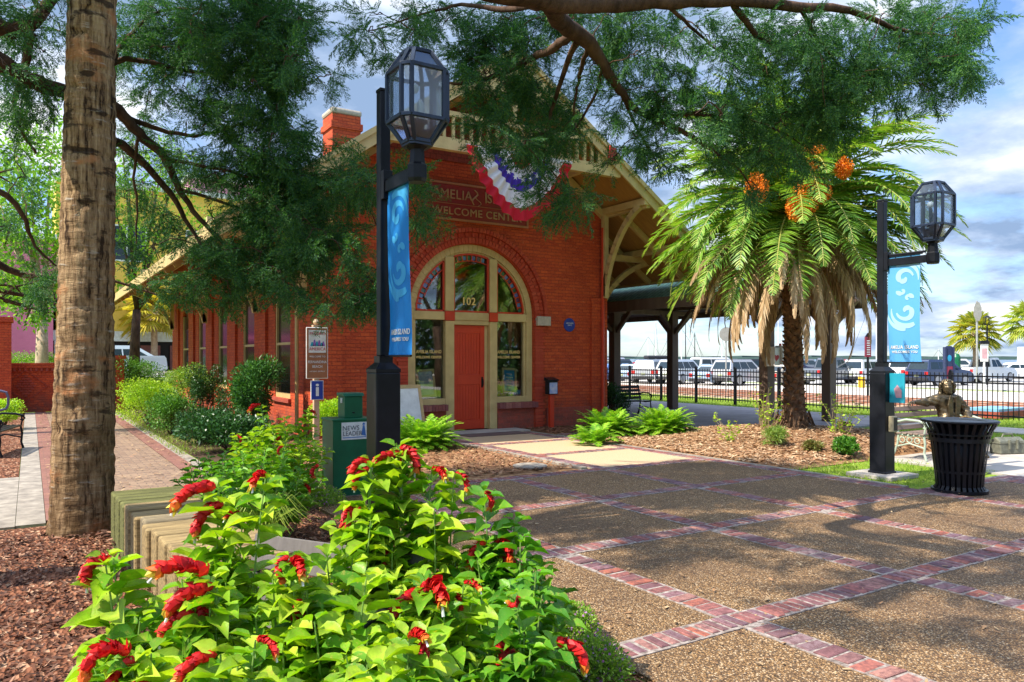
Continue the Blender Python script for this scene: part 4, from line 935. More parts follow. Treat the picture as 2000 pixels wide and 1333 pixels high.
# benches
def bench(name, label, loc, rz, L, m_frame, m_slat, ornate=False, group=None):
    T = thing(name, label, 'bench', loc, rz, group)
    for x in (-L/2+.04, L/2-.04):
        f = MB(); r = .018
        f.tube([(x, .30, 0), (x, .25, .10), (x, .20, .24), (x, .18, .40), (x, .235, .62), (x, .30, .86)], [r*1.2, r, r, r, r, r*.9], 8)   # back leg and upright
        f.tube([(x, -.28, 0), (x, -.245, .12), (x, -.26, .26), (x, -.24, .40)], [r*1.2, r, r, r], 8)
        f.tube([(x, .18, .40), (x, -.03, .385), (x, -.24, .41)], r, 8)
        f.tube([(x, .22, .60), (x, .05, .645), (x, -.15, .635), (x, -.27, .60), (x, -.30, .55), (x, -.27, .51), (x, -.23, .53)], [r, r*1.1, r*1.1, r*1.1, r, r*.8, r*.6], 8)
        f.tube([(x, -.24, .41), (x, -.26, .50), (x, -.25, .60)], r*.8, 8)
        f.tube([(x, .20, .20), (x, .0, .26), (x, -.25, .2)], r*.7, 8)
        if ornate:
            for c in ((0, .32), (-.13, .31), (.12, .31)): f.tube([(x, c[0]+.045*math.cos(a), c[1]+.045*math.sin(a)) for a in [i*PI/5 for i in range(11)]], .009, 6)
        f.build('end_frame', m_frame, T)
    for k in range(5):
        y = -.22+k*.095; MB().box(-L/2, y-.036, .408, L/2, y+.036, .432).build('seat_slat', m_slat, T, bev=.005)
    for k in range(4):
        z = .50+k*.10; y = .193+(z-.4)*.245; b = MB(); b.obox((0, y-.022, z), (L, .022, .075), Matrix.Rotation(R_(-14), 3, 'X')); b.build('back_slat', m_slat, T, bev=.005)
    return T
m_verd = Mt('pale_green_iron', (.42, .50, .40), .5, col2=(.32, .38, .30), scale=12)
m_oldslat = Mt('grey_brown_slat', (.28, .20, .16), .8, col2=(.18, .13, .10), scale=4, stretch=(.3, 6, 6))
bench('garden_bench', 'bench with pale green iron ends that the bronze figure sits on', (12.98, 7.05, 0), 0, 1.80, m_verd, m_oldslat, True)
bench('garden_bench', 'black slatted bench under the shelter between the shrub and the post', (14.05, 16.3, .03), R_(0), 1.5, m_black, m_black)
bench('garden_bench', 'black bench cut off by the left edge beside the walkway', (-.52, 16.0, 0), R_(78), 1.5, m_black, m_black)
bench('garden_bench', 'black and grey bench half hidden by the red flowering shrubs', (lambda q: (q.x, q.y, -.16))(P(585, 700, 3.75)), R_(-58), 1.1, m_black, Mt('weathered_grey_slat', (.15, .13, .12), .8, stretch=(6, 6, .3)))

# seated bronze figure: one skinned body
def statue():
    T = thing('statue', 'seated bronze figure in a long coat, one arm along the bench back', 'statue', (13.18, 6.95, 0), R_(-16))
    def turn(x, y, z):
        a = R_(-38)*min(1, max(0, (z-1.03)/.06)); dx, dy = x, y-.07; return (dx*math.cos(a)-dy*math.sin(a), .07+dx*math.sin(a)+dy*math.cos(a), z)
    m = Mt('dark_bronze', (.16, .115, .065), .38, metal=.75, col2=(.07, .06, .04), scale=9, bmp=.6, bscale=14, bdist=.02)
    pts = {}; E = []; ks = []
    def j(n, p, r, par=None):
        pts[n] = len(ks); ks.append((p, r if isinstance(r, tuple) else (r, r)))
        if par: E.append((pts[par], pts[n]))
    j('pelvis', (0, .02, .50), (.19, .15)); j('waist', (0, .05, .66), (.18, .14), 'pelvis'); j('chest', (0, .07, .82), (.21, .15), 'waist'); j('ribs', (0, .08, .93), (.20, .12), 'chest')
    j('neck', (0, .075, 1.03), .068, 'ribs'); j('jaw', (.0, .04, 1.08), (.07, .08), 'neck'); j('head', (0, .05, 1.165), (.092, .108), 'jaw'); j('crown', (0, .06, 1.23), (.07, .08), 'head')
    j('ls', (-.21, .08, .95), .095, 'ribs'); j('le', (-.40, .14, .90), .08, 'ls'); j('lw', (-.58, .15, .905), .04, 'le'); j('lh', (-.66, .14, .91), (.035, .022), 'lw')
    j('rs', (.21, .07, .95), .095, 'ribs'); j('re', (.33, .0, .73), .085, 'rs'); j('rw', (.17, -.20, .62), .055, 're'); j('rh', (.09, -.26, .62), (.038, .025), 'rw')
    for s, n in ((-1, 'L'), (1, 'R')):
        j('hip'+n, (s*.10, -.05, .50), .10, 'pelvis'); j('knee'+n, (s*.14, -.42, .52), .075, 'hip'+n); j('calf'+n, (s*.14, -.45, .30), .06, 'knee'+n); j('ank'+n, (s*.14, -.44, .09), .042, 'calf'+n); j('toe'+n, (s*.15, -.60, .045), .038, 'ank'+n)
    for i in range(4):      # fingers, each its own chain, curled over the back slat
        y = .10+i*.023; j('f%d' % i, (-.70, y, .905), .0105, 'lh'); j('g%d' % i, (-.735, y, .885-.004*i), .0095, 'f%d' % i); j('h%d' % i, (-.742, y, .855), .008, 'g%d' % i)
    j('t0', (-.67, .085, .895), .011, 'lh'); j('t1', (-.695, .07, .875), .009, 't0')
    for i in range(4):
        y = -.245-i*.0; j('p%d' % i, (.05-.004*i, -.285, .645-i*.022), .0105, 'rh'); j('q%d' % i, (.01, -.275, .64-i*.022), .0095, 'p%d' % i)
    j('u0', (.09, -.27, .66), .011, 'rh'); j('u1', (.05, -.255, .672), .009, 'u0')
    # coat skirts spread over the thighs
    j('sk1', (-.20, -.02, .50), .07, 'pelvis'); j('sk2', (-.22, -.20, .47), .05, 'sk1'); j('sk3', (.20, -.02, .50), .07, 'pelvis'); j('sk4', (.22, -.20, .47), .05, 'sk3')
    me = bpy.data.meshes.new('body'); me.from_pydata([k[0] for k in ks], E, []); me.update()
    o = bpy.data.objects.new('body_tmp', me); C.objects.link(o)
    o.modifiers.new('s', 'SKIN'); sv = me.skin_vertices[0].data
    for i, k in enumerate(ks): sv[i].radius = k[1]; sv[i].use_root = (i == 0)
    ss = o.modifiers.new('d', 'SUBSURF'); ss.levels = 3; ss.render_levels = 3
    bpy.context.view_layer.update()
    m2 = bpy.data.meshes.new_from_object(o.evaluated_get(bpy.context.evaluated_depsgraph_get())); bpy.data.objects.remove(o)
    for v in m2.vertices:          # cloth folds, brow, nose, chin
        x, y, z = v.co
        if z < 1.02 and abs(x) < .5: v.co += v.normal*(.010*math.sin(x*55+z*20)*math.sin(z*38+y*15)+.006*math.sin(z*90+x*30))
        if z > 1.08 and y < .03:
            d = math.exp(-((x/.014)**2+((z-1.155)/.022)**2)); v.co.y -= .026*d
            d = math.exp(-(((abs(x)-.028)/.014)**2+((z-1.182)/.011)**2)); v.co.y += .014*d
            d = math.exp(-((x/.03)**2+((z-1.118)/.006)**2)); v.co.y += .008*d
            d = math.exp(-((x/.05)**2+((z-1.20)/.008)**2)); v.co.y -= .006*d
    for v in m2.vertices:
        if v.co.z > 1.03: v.co = turn(*v.co)
    m2.materials.clear(); m2.materials.append(m); m2.polygons.foreach_set('use_smooth', [True]*len(m2.polygons)); link('body', m2, T)
    h = MB(); rr = random.Random(5); h.ball((0, .095, 1.20), .105, 12, (1, 1.05, .95))
    for s in (-1, 1):
        for k in range(6): h.ball((s*(.098+.006*math.sin(k*2)), .055+.010*k, 1.20-.032*k), .036, 8)
        for k in range(4): h.ball((s*.05, .12+.02*k, 1.10-.02*k), .045, 8)
    for k in range(9): a = PI*k/8; h.ball((.075*math.cos(a), .02+.03*math.sin(a*2)**2, 1.235+.03*math.sin(a)), .026, 8)
    h.fn(turn); h.build('hair', m, T, smooth=True)
    c = MB()      # coat lapels and collar, cuffs, buttons
    for s in (-1, 1):
        c.prism([(s*.02, .60), (s*.10, .62), (s*.135, .86), (s*.09, 1.03), (s*.035, 1.0)], 'y', -.085, -.06)
    c.xf(Matrix.Translation((0, .0, 0))); c.build('lapels', m, T, bev=.008)
    bk = MB(); bk.box(-.17, -.14, -.012, .17, .14, .012); bk.xf(Matrix.Translation((.03, -.28, .62)) @ Matrix.Rotation(R_(14), 4, 'Y') @ Matrix.Rotation(R_(-18), 4, 'X'))
    o = bk.build('map_board', Mt('golden_bronze', (.40, .26, .11), .4, metal=.6), T, bev=.006)
statue()
t = thing('satchel', 'weathered bronze satchel with strap on the concrete near the bench', 'bag', (14.35, 6.6, 0), R_(-20))
b = MB(); b.prism([(-.13, 0), (.13, 0), (.11, .22), (.0, .29), (-.11, .22)], 'x', -.26, .26); m_ob = Mt('grey_green_bronze', (.20, .20, .15), .6, metal=.3, col2=(.12, .12, .09), scale=8, bmp=.4, bscale=20, bdist=.01)
b.build('body', m_ob, t, bev=.02); b = MB(); b.box(-.27, -.12, .17, .27, .12, .20); b.box(-.1, -.145, .08, -.06, -.11, .25); b.box(.06, -.145, .08, .1, -.11, .25); b.build('straps', m_ob, t, bev=.008)
b = MB(); b.tube([(-.12, 0, .27), (-.09, 0, .33), (.09, 0, .33), (.12, 0, .27)], .014); b.build('handle', m_ob, t)
t = thing('lamp_notice', 'teal printed notice strapped to the lamp post beside the trash can', 'notice', (L2[0], L2[1], 0))
b = MB(); b.box(-.02, -.25, 1.06, -.005, -.125, 1.45); 
MB().box(-.02, -.34, 1.03, .0, -.121, 1.44).build('sheet', m_teal, t)
MB().prism([(-.30, 1.10), (-.22, 1.10), (-.19, 1.22), (-.24, 1.28), (-.30, 1.2)], 'x', -.024, -.0205).build('picture', Mt('pink_print', (.55, .30, .35), .5), t)
t = thing('utility_outlet', 'tan outlet box fixed to the side of the lamp post by the trash can', 'outlet box', (L2[0], L2[1], 0))
b = MB(); b.box(-.05, -.20, .62, .05, -.122, .84); b.build('box', Mt('tan_outlet', (.40, .34, .22), .5), t, bev=.01); MB().box(-.04, -.205, .64, .04, -.2005, .82).build('lid', m_black, t)
# ground cover plates
for (x, y, su, sv, lb) in ((1035, 908, .26, .3, 'round grey concrete cover in the mulch left of the path'), (1360, 868, .30, .3, 'grey concrete access cover in the bed near the brick side path')):
    g = G(x, y, .05); b = MB(); b.lathe([(su, 0), (su, .02), (su-.03, .03)], 28) if x < 1200 else b.box(-su, -sv, 0, su, sv, .025)
    o = b.build('access_cover', m_curb, loc=(g.x, g.y, .022)); tag(o, lb, 'cover')
# timber planter wall
def timbers():
    T = thing('timber_wall', 'low wall of weathered squared timbers laid side by side beyond the flowers', 'timber wall', (.62, 6.0, 0))
    ma = [Mt('weathered_timber_%s' % n, c, .85, col2=tuple(q*.45 for q in c), scale=5, stretch=(.5, 9, 9), bmp=.9, bscale=30, bdist=.012, lo=.4, hi=.6) for n, c in (('mossy', (.20, .20, .06)), ('tan', (.46, .32, .14)), ('grey', (.36, .28, .16)))]
    rng = random.Random(2); v = 7.75; k = 0
    while v > 4.75:
        w = rng.uniform(.24, .30); u0 = .60+(7.75-v)*.06+rng.uniform(-.025, .02); L_ = .62+rng.uniform(-.03, .05); z = .46+rng.uniform(-.012, .012)
        b = MB(); b.box(u0, v-w+.008, -.02, u0+L_, v, z)
        b.build('timber', ma[0 if v > 7.0 else rng.choice([1, 1, 2])], T, world=True, bev=.018); v -= w; k += 1
timbers()

# ================================================================ shelter over the platform
def shelter():
    T = thing('platform_shelter', 'open timber shelter with green shingled roof on braced posts', 'shelter', (16.2, 18, 0))
    e0, e1, ur, ze, zr, va, vb = 14.0, 18.4, 16.2, 3.25, 4.62, 11.95, 36.0
    def bd(mb, name, mat, p=T, **k): return mb.build(name, mat, p, world=True, **k)
    s = (zr-ze)/(ur-e0)
    r = MB(); r.prism([(ur, zr), (e1, ze), (e1, ze-.1), (ur, zr-.1)], 'y', va, vb); r.prism([(ur, zr), (e0, ze), (e0, ze-.1), (ur, zr-.1)], 'y', va, vb); R = bd(r, 'roof', m_roof2)
    f = MB(); f.box(e0-.05, va, ze-.30, e0, vb, ze-.0); f.box(e1, va, ze-.30, e1+.05, vb, ze); 
    for vv in (va-.04, vb):
        f.prism([(e0-.05, ze-.28), (ur, zr-.28), (e1+.05, ze-.28), (e1+.05, ze+.02), (ur, zr+.04), (e0-.05, ze+.02)], 'y', vv, vv+.038)
    f.build('fascia', m_grey_post, R, world=True)
    c = MB(); c.prism([(e0, ze-.103), (ur, zr-.103), (e1, ze-.103), (e1, ze-.13), (ur, zr-.13), (e0, ze-.13)], 'y', va+.01, vb-.01); c.build('ceiling', m_under, R, world=True)
    vs = [12.25, 17.9, 23.5, 29.1, 34.7]
    for v in vs:
        for u in (15.0, 17.4):
            if u == 15.0 and v == 17.9: pass
            bd(MB().box(u-.13, v-.13, .03, u+.13, v+.13, 3.14), 'post', m_grey_post, bev=.012)
            b = MB()
            for dv in (-1, 1): b.beam((u, v+dv*.10, 2.45), (u, v+dv*.80, 3.12), .10, .12)
            du = -1 if u < 16 else 1
            b.beam((u+du*.1, v, 2.45), (u+du*.75, v, 3.02), .12, .10); b.beam((u-du*.1, v, 2.6), (u-du*.6, v, 3.15), .12, .10)
            bd(b, 'brace', m_grey_post)
        bd(MB().box(e0+.1, v-.06, 3.141, e1-.1, v+.06, 3.3), 'tie_beam', m_grey_post) if False else bd(MB().beam((e0+.1, v, 3.08), (e1-.1, v, 3.08), .10, .14), 'tie_beam', m_grey_post)
    for u in (15.0, 17.4): bd(MB().box(u-.09, va+.05, 3.155, u+.09, vb-.05, 3.36), 'beam', m_grey_post)
shelter()
t = thing('defibrillator_cabinet', 'white cabinet with red heart marks fixed to the shelter post', 'cabinet', (15.0, 12.1, 0))
MB().box(-.14, -.20, 1.46, -.135, .06, 1.92).build('notice', m_white, t)
MB().box(.135, -.20, 1.50, .42, .02, 1.95).build('cabinet', m_white, t, bev=.01)
MB().box(.20, -.212, 1.56, .36, -.2005, 1.88).build('window', m_red, t); MB().box(.24, -.218, 1.62, .32, -.2125, 1.72).build('mark', m_white, t)
def heart(cx, cz, s): return [(cx+s*16*math.sin(a)**3/16, cz+s*(13*math.cos(a)-5*math.cos(2*a)-2*math.cos(3*a)-math.cos(4*a))/16) for a in [i*2*PI/20 for i in range(20)]]
MB().box(-.13, -.135, 1.48, .12, -.131, 1.90).build('notice_sheet', m_white, t); MB().prism(heart(0, 1.66, .09), 'y', -.139, -.1355).build('heart', m_red, t)
MB().tube([(.18, -.1, 1.95), (.18, -.1, 2.0)], .03).build('beacon', m_red, t)

# ================================================================ fence along the railway
def fence():
    T = thing('fence', 'long black steel picket fence between the platform and the railway', 'fence', (21.1, 18, 0))
    v = 18.6-1.87*9
    while v < 44:
        b = MB(); b.box(21.06, v-.04, -.05, 21.14, v+.04, 1.30); b.prism([(v-.045, 1.30), (v+.045, 1.30), (v, 1.35)], 'x', 21.055, 21.145); b.build('fence_post', m_black, T, world=True)
        p = MB()
        for z in (.16, 1.0, 1.17): p.box(21.085, v+.041, z-.02, 21.115, v+1.829, z+.02)
        n = 15
        for k in range(n): y = v+1.87*(k+.5)/n; p.box(21.092, y-.009, .08, 21.110, y+.009, 1.26)
        p.build('fence_panel', m_black, T, world=True); v += 1.87
fence()
# hedge-side handrail and garden wall at left
def garden_wall():
    T = thing('garden_wall', 'low red brick garden wall with diamond pattern and tall corner pier', 'wall', (0, 27.6, 0))
    b = MB(); b.box(-3.6, 27.5, 0, 2.4, 27.85, 1.34); b.box(-3.6, 27.45, 1.341, 2.4, 27.9, 1.50); b.build('wall', m_brick, T, world=True)
    d = MB(); k = -3.5
    while k < 2.3: d.box(k, 27.44, 1.25, k+.06, 27.497, 1.338); k += .14
    d.build('dentils', m_brick_d, T, world=True)
    for cx in (-.1, -3.0, ):
        q = MB()
        for i in range(-5, 6):
            for j in range(-5, 6):
                if abs(i)+abs(j) <= 5 and (i+j) % 2 == 0: q.box(cx+i*.055-.045, 27.47, .80+j*.075-.028, cx+i*.055+.045, 27.497, .80+j*.075+.028)
        for (a, c) in (((-.55, 0), (0, .55)), ((0, .55), (.55, 0)), ((.55, 0), (0, -.55)), ((0, -.55), (-.55, 0))): q.beam((cx+a[0], 27.49, .8+a[1]*.9), (cx+c[0], 27.49, .8+c[1]*.9), .02, .03, up=(0, 1, 0))
        q.build('diamond_brickwork', m_brick_d, T, world=True)
    p = MB(); p.box(1.95, 27.2, 0, 2.55, 28.05, 1.62); p.box(1.90, 27.15, 1.62, 2.60, 28.1, 1.74); p.box(1.90, 27.15, .0, 2.60, 28.1, .25); p.build('end_pier', m_brick, T, world=True)
    p = MB(); p.box(-2.0, 26.6, 0, -.46, 27.43, 2.7); p.box(-2.05, 26.55, 2.701, -.41, 27.48, 2.85); p.build('tall_pier', m_brick, T, world=True)
garden_wall()
t = thing('handrail', 'grey steel handrail with rounded end before the garden wall', 'handrail', (-2.0, 17.5, 0))
g = P(50, 752, 18); 
b = MB(); z1 = 1.02; e = Vector((-.35, 17.6, 0)); d = Vector((-1, .02, 0))
pts = [e+d*3+Vector((0, 0, z1))]+[e+d*.12+Vector((0, 0, z1)), e+d*.03+Vector((0, 0, z1-.03)), e+Vector((0, 0, z1-.12)), e+Vector((0, 0, z1-.26)), e+d*.03+Vector((0, 0, z1-.34)), e+d*.12+Vector((0, 0, z1-.37))]+[e+d*3+Vector((0, 0, z1-.37))]
b.tube(pts, .025, 8); b.build('rail', Mt('violet_grey_steel', (.16, .15, .24), .4, metal=.3), t, world=True)
b = MB()
for k in (.35, 1.6, 2.9): b.tube([e+d*k, e+d*k+Vector((0, 0, z1))], .022, 8)
b.build('upright', m_black, t, world=True)

# ================================================================ vehicles
m_tyre = Mt('tyre_rubber', (.02, .02, .02), .8, bmp=0); m_rim = Mt('alloy_rim', (.45, .45, .47), .3, metal=.7, bmp=0)
m_cglass = Mt('dark_car_glass', (.02, .035, .045), .12, bmp=0, spec=.45); m_tail = Mt('tail_lamp_red', (.55, .02, .02), .25, bmp=0, spec=.7); m_headl = Mt('head_lamp_clear', (.7, .7, .72), .15, bmp=0, spec=.8)
m_plate = Mt('number_plate', (.55, .6, .35), .4, bmp=0); m_plastic = Mt('dark_plastic_trim', (.03, .03, .035), .5, bmp=0)
PAINT = {}
def paint(c):
    if c not in PAINT:
        m, nt, N, L, b = newmat('car_paint'); b.inputs['Base Color'].default_value = rgba(c); b.inputs['Roughness'].default_value = .28; b.inputs['Coat Weight'].default_value = .7; b.inputs['Metallic'].default_value = .1; PAINT[c] = m
    return PAINT[c]
def car(name, label, kind, col, loc, rz, group='cars in the parking lot', box=False):
    # local +x is forward
    T = thing(name, label, {'suv': 'suv', 'sedan': 'car', 'pickup': 'pickup truck', 'van': 'van'}[kind], loc, rz, group)
    if kind == 'sedan': Ln, Wd, Hh, hood, belt = 4.6, 1.80, 1.45, .98, .92
    elif kind == 'suv': Ln, Wd, Hh, hood, belt = 4.8, 1.92, 1.78, 1.10, 1.08
    elif kind == 'van': Ln, Wd, Hh, hood, belt = 5.1, 1.98, 1.95, 1.10, 1.15
    else: Ln, Wd, Hh, hood, belt = 5.7, 2.0, 1.92, 1.18, 1.15
    h = Ln/2; g = .24 if kind == 'sedan' else .34
    low = [(-h, g+.12), (-h+.05, belt-.08), (-h+.12, belt+.02), (h*.42, belt+.02), (h-.35, hood-.12), (h-.06, hood-.32), (h, g+.2), (h-.08, g), (-h+.1, g)]
    if kind == 'pickup': cabr, cabf, rt0, rt1 = -.45, 1.35, -.30, .75
    elif kind == 'sedan': cabr, cabf, rt0, rt1 = -1.75, 1.05, -.95, .25
    elif kind == 'suv': cabr, cabf, rt0, rt1 = -2.32, 1.15, -2.0, .35
    else: cabr, cabf, rt0, rt1 = -2.5, 1.6, -2.25, .9
    def loft(poly, w0, w1, zc0, zc1, mb):   # section narrows from w0 at zc0 to w1 at zc1
        n = len(poly); V = []
        for sy in (-1, 1):
            for (x, z) in poly:
                k = min(1, max(0, (z-zc0)/(zc1-zc0))); V.append((x, sy*(w0+(w1-w0)*k), z))
        mb.add(V, [tuple(range(n)), tuple(range(2*n-1, n-1, -1))]+[(i, (i+1) % n, n+(i+1) % n, n+i) for i in range(n)])
    b = MB(); loft(low, Wd/2, Wd/2-.06, g+.3, belt, b)
    cab = [(cabr, belt), (rt0, Hh-.03), (rt0+.15, Hh), (rt1-.1, Hh), (rt1, Hh-.02), (cabf, belt)]
    loft(cab, Wd/2-.07, Wd/2-.28, belt, Hh, b)
    if kind == 'pickup':
        pass
    o = b.build('body', paint(col), T, bev=.05)
    gl = MB(); zb, zt_ = belt+.07, Hh-.13
    def xr(z): return cabr+(rt0-cabr)*(z-belt)/(Hh-.03-belt)
    def xf_(z): return cabf+(rt1-cabf)*(z-belt)/(Hh-.02-belt)
    def yw(z): return Wd/2-.07-.21*(z-belt)/(Hh-belt)
    for s in (-1, 1):
        x0, x1 = xr(zb)+.16, xf_(zb)-.14; X0, X1 = xr(zt_)+.14, xf_(zt_)-.08; nW = 2 if kind in ('sedan', 'pickup') else 3
        for k in range(nW):
            a, c = k/nW, (k+1)/nW; q = lambda f, xa, xb: xa+(xb-xa)*f
            P4 = [(q(a, x0, x1)+.03, zb), (q(c, x0, x1)-.03, zb), (q(c, X0, X1)-.03, zt_), (q(a, X0, X1)+.03, zt_)]
            gl.add([(x, s*(yw(z)+.006), z) for x, z in P4]+[(x, s*(yw(z)-.02), z) for x, z in P4], [(0,1,2,3),(7,6,5,4),(0,4,5,1),(1,5,6,2),(2,6,7,3),(3,7,4,0)])
    for (fx, sg) in ((xr, -1), (xf_, 1)):
        P4 = [(fx(zb)+sg*.01, -yw(zb)+.12, zb), (fx(zb)+sg*.01, yw(zb)-.12, zb), (fx(zt_)+sg*.01, yw(zt_)-.10, zt_), (fx(zt_)+sg*.01, -yw(zt_)+.10, zt_)]
        gl.add(P4+[(x-sg*.03, y, z) for x, y, z in P4], [(0,1,2,3),(7,6,5,4),(0,4,5,1),(1,5,6,2),(2,6,7,3),(3,7,4,0)])
    gl.build('glazing', m_cglass, T)
    if kind == 'pickup': MB().box(-h+.15, -Wd/2+.14, belt+.021, cabr-.1, Wd/2-.14, belt+.03).build('bed_liner', m_plastic, T)
    wr = .33 if kind == 'sedan' else .39
    for x in (-h+.95, h-.92):
        for s in (-1, 1):
            w = MB(); w.lathe([(wr-.08, -.11), (wr-.01, -.10), (wr, -.05), (wr, .05), (wr-.01, .10), (wr-.08, .11)], 20); w.xf(Matrix.Rotation(R_(90), 4, 'X')); W_ = w.build('wheel', m_tyre, T, smooth=True, loc=(x, s*(Wd/2-.10), wr))
            r = MB(); r.lathe([(.02, .0), (wr-.09, .01), (wr-.08, -.01)], 16); r.xf(Matrix.Rotation(R_(90*s), 4, 'X') @ Matrix.Translation((0, 0, -.115))); r.build('rim', m_rim, W_)
    for s in (-1, 1):
        zt = belt-.12
        MB().box(-h-.012, s*(Wd/2-.08), zt-.22, -h+.06, s*(Wd/2-.32), zt+.02).build('tail_light', m_tail, T)
        MB().box(h-.14, s*(Wd/2-.10), hood-.42, h+.005, s*(Wd/2-.42), hood-.28).build('headlight', m_headl, T)
        MB().box(cabf-.45, s*(Wd/2-.03), belt+.02, cabf-.30, s*(Wd/2+.13), belt+.18).build('wing_mirror', paint(col), T)
    MB().box(-h-.02, -.17, g+.32, -h+.06, .17, g+.45).build('number_plate', m_plate, T)
    b = MB(); b.box(-h-.06, -Wd/2+.08, g+.02, -h+.1, Wd/2-.08, g+.24); b.box(h-.1, -Wd/2+.1, g+.0, h+.04, Wd/2-.1, g+.2); b.build('bumper', m_plastic if kind != 'pickup' else m_rim, T, bev=.03)
    if box: MB().box(-1.6, -.45, Hh+.06, .6, .45, Hh+.40).build('roof_box', m_plastic, T, bev=.14)
    return T
def park(x, Z, name, label, kind, col, rel=26, **k):
    Z *= 1.08; p = P(x, 700, Z); ang = math.atan2(FW.y, FW.x) - math.atan((x-1000)/FPX) - R_(rel)
    return car(name, label, kind, col, (p.x, p.y, -.27), ang, **k)
WH, SI, NV, BK, BL, LB, RD, GR, TN = (.78, .78, .78), (.42, .43, .46), (.02, .035, .09), (.02, .02, .025), (.05, .16, .42), (.35, .45, .58), (.40, .03, .03), (.12, .14, .17), (.45, .38, .28)
park(1186, 60, 'parked_car', 'bright blue car nearly hidden behind the leftmost shelter post', 'sedan', BL)
park(1215, 72, 'parked_suv', 'black suv at the far back of the lot, left of the roof box', 'suv', BK)
park(1238, 57, 'parked_car', 'silver blue sedan with red tail light parked second from the depot corner', 'sedan', LB)
park(1277, 55, 'parked_suv', 'silver suv seen from behind with red tail lights, left of the white suv', 'suv', SI, rel=20)
park(1289, 68, 'parked_suv', 'dark suv carrying a black roof box behind the silver suv', 'suv', GR, rel=60, box=True)
park(1333, 54, 'parked_suv', 'white suv parked behind the second shelter post', 'suv', WH, rel=32)
park(1397, 66, 'parked_van', 'white van with dark windows behind the light blue sedan', 'van', WH, rel=50)
park(1398, 52, 'parked_car', 'pale blue sedan between the white suv and the grey one', 'sedan', LB, rel=30)
park(1446, 51, 'parked_car', 'silver crossover with long side window left of the post with the white cabinet', 'suv', SI, rel=35)
park(1470, 70, 'parked_suv', 'black suv in the back row behind the silver crossover', 'suv', BK, rel=60)
park(1535, 52, 'parked_car', 'tan and silver car just right of the post with the white cabinet', 'sedan', TN, rel=35)
park(1545, 68, 'parked_suv', 'navy suv in the back row left of the date palm trunk', 'suv', NV, rel=60)
park(1618, 53, 'parked_pickup', 'dark grey pickup between the palm trunk and the right shelter post', 'pickup', GR, rel=28)
park(1668, 66, 'parked_suv', 'dark red suv in the back row behind the white suv', 'suv', RD, rel=35)
park(1697, 54, 'parked_suv', 'white suv just left of the lamp post with the pale banner', 'suv', WH, rel=30)
park(1762, 55, 'parked_pickup', 'white pickup with a red tail light under the pale blue banner', 'pickup', WH, rel=15)
park(1800, 70, 'parked_suv', 'grey suv in the back row behind the white pickup', 'suv', GR, rel=50)
park(1834, 50, 'parked_suv', 'dark blue suv behind the bronze figure', 'suv', NV, rel=35)
park(1921, 58, 'parked_pickup', 'white pickup near the right edge behind the fence', 'pickup', WH, rel=32)
park(1990, 66, 'parked_car', 'white car at the right edge of the picture beside the boat', 'sedan', WH, rel=60)
for k, (x, Z, kd, cl, lb) in enumerate(((1200, 84, 'van', WH, 'white van far behind the bright blue car'), (1256, 80, 'sedan', RD, 'red car in the back row left of the roof box'), (1318, 82, 'suv', BK, 'black suv far behind the white suv'), (1362, 78, 'sedan', SI, 'silver car in the back row between the white suv and the white van'), (1432, 82, 'suv', SI, 'silver suv in the back row right of the white van'), (1500, 80, 'sedan', WH, 'white car in the back row just left of the cabinet'), (1580, 84, 'suv', GR, 'grey suv in the back row behind the palm trunk'), (1640, 80, 'sedan', BL, 'blue car in the back row right of the palm trunk'), (1880, 84, 'suv', SI, 'silver suv far behind the totem sign'))):
    park(x, Z, 'parked_'+('car' if kd == 'sedan' else kd), lb, kd, cl, rel=40+7*k)
car('parked_car', 'pale silver blue car on the street beyond the garden wall', 'sedan', (.55, .62, .72), tuple(P(222, 700, 38).xy)+(gz(0, 60)+.06,), R_(180), group='cars on the street')
# ================================================================ VEGETATION
def unit(a): return a/np.maximum(1e-9, np.linalg.norm(a, axis=-1, keepdims=True))
def leaf_quads(p, d, n, l, w, fold=0.0):
    """diamond leaves: p base, d direction, n normal, l length, w width -> (V, F)"""
    d = unit(d); s = unit(np.cross(d, n)); l = np.broadcast_to(l, len(p))[:, None]; w = np.broadcast_to(w, len(p))[:, None]
    nn = np.cross(s, d)
    V = np.stack([p, p+d*l*.45+s*w*.5+nn*l*fold, p+d*l, p+d*l*.45-s*w*.5+nn*l*fold], 1).reshape(-1, 3)
    return V, np.arange(len(p)*4).reshape(-1, 4)
def rnd_dirs(n, rng, zb=0.0):
    d = rng.normal(size=(n, 3)); d[:, 2] += zb; return unit(d)

m_cedar = leafmat('cedar_foliage', [(0.012, 0.060, 0.030), (0.05, 0.15, 0.03), (0.015, 0.080, 0.048), (0.13, 0.27, 0.03), (0.02, 0.09, 0.05), (0.08, 0.19, 0.03)], 0.30, 0.6, (1.0, 1.4, .5))
m_cedar2 = leafmat('bright_foliage', [(0.10, 0.26, 0.02), (0.22, 0.42, 0.03), (0.14, 0.32, 0.03), (0.34, 0.50, 0.05)], 0.45, 0.55, (1.2, 1.3, .4))
m_bark = Mt('cedar_bark', (0.13, 0.075, 0.05), .9, col2=(.045, .026, .018), scale=7, stretch=(1, 1, .3), bmp=.8, bscale=35, bdist=.02, spec=.15)
m_twig = Mt('twig_bark', (0.09, 0.05, 0.035), .9, col2=(.04, .022, .015), scale=12, bmp=0, spec=.1)

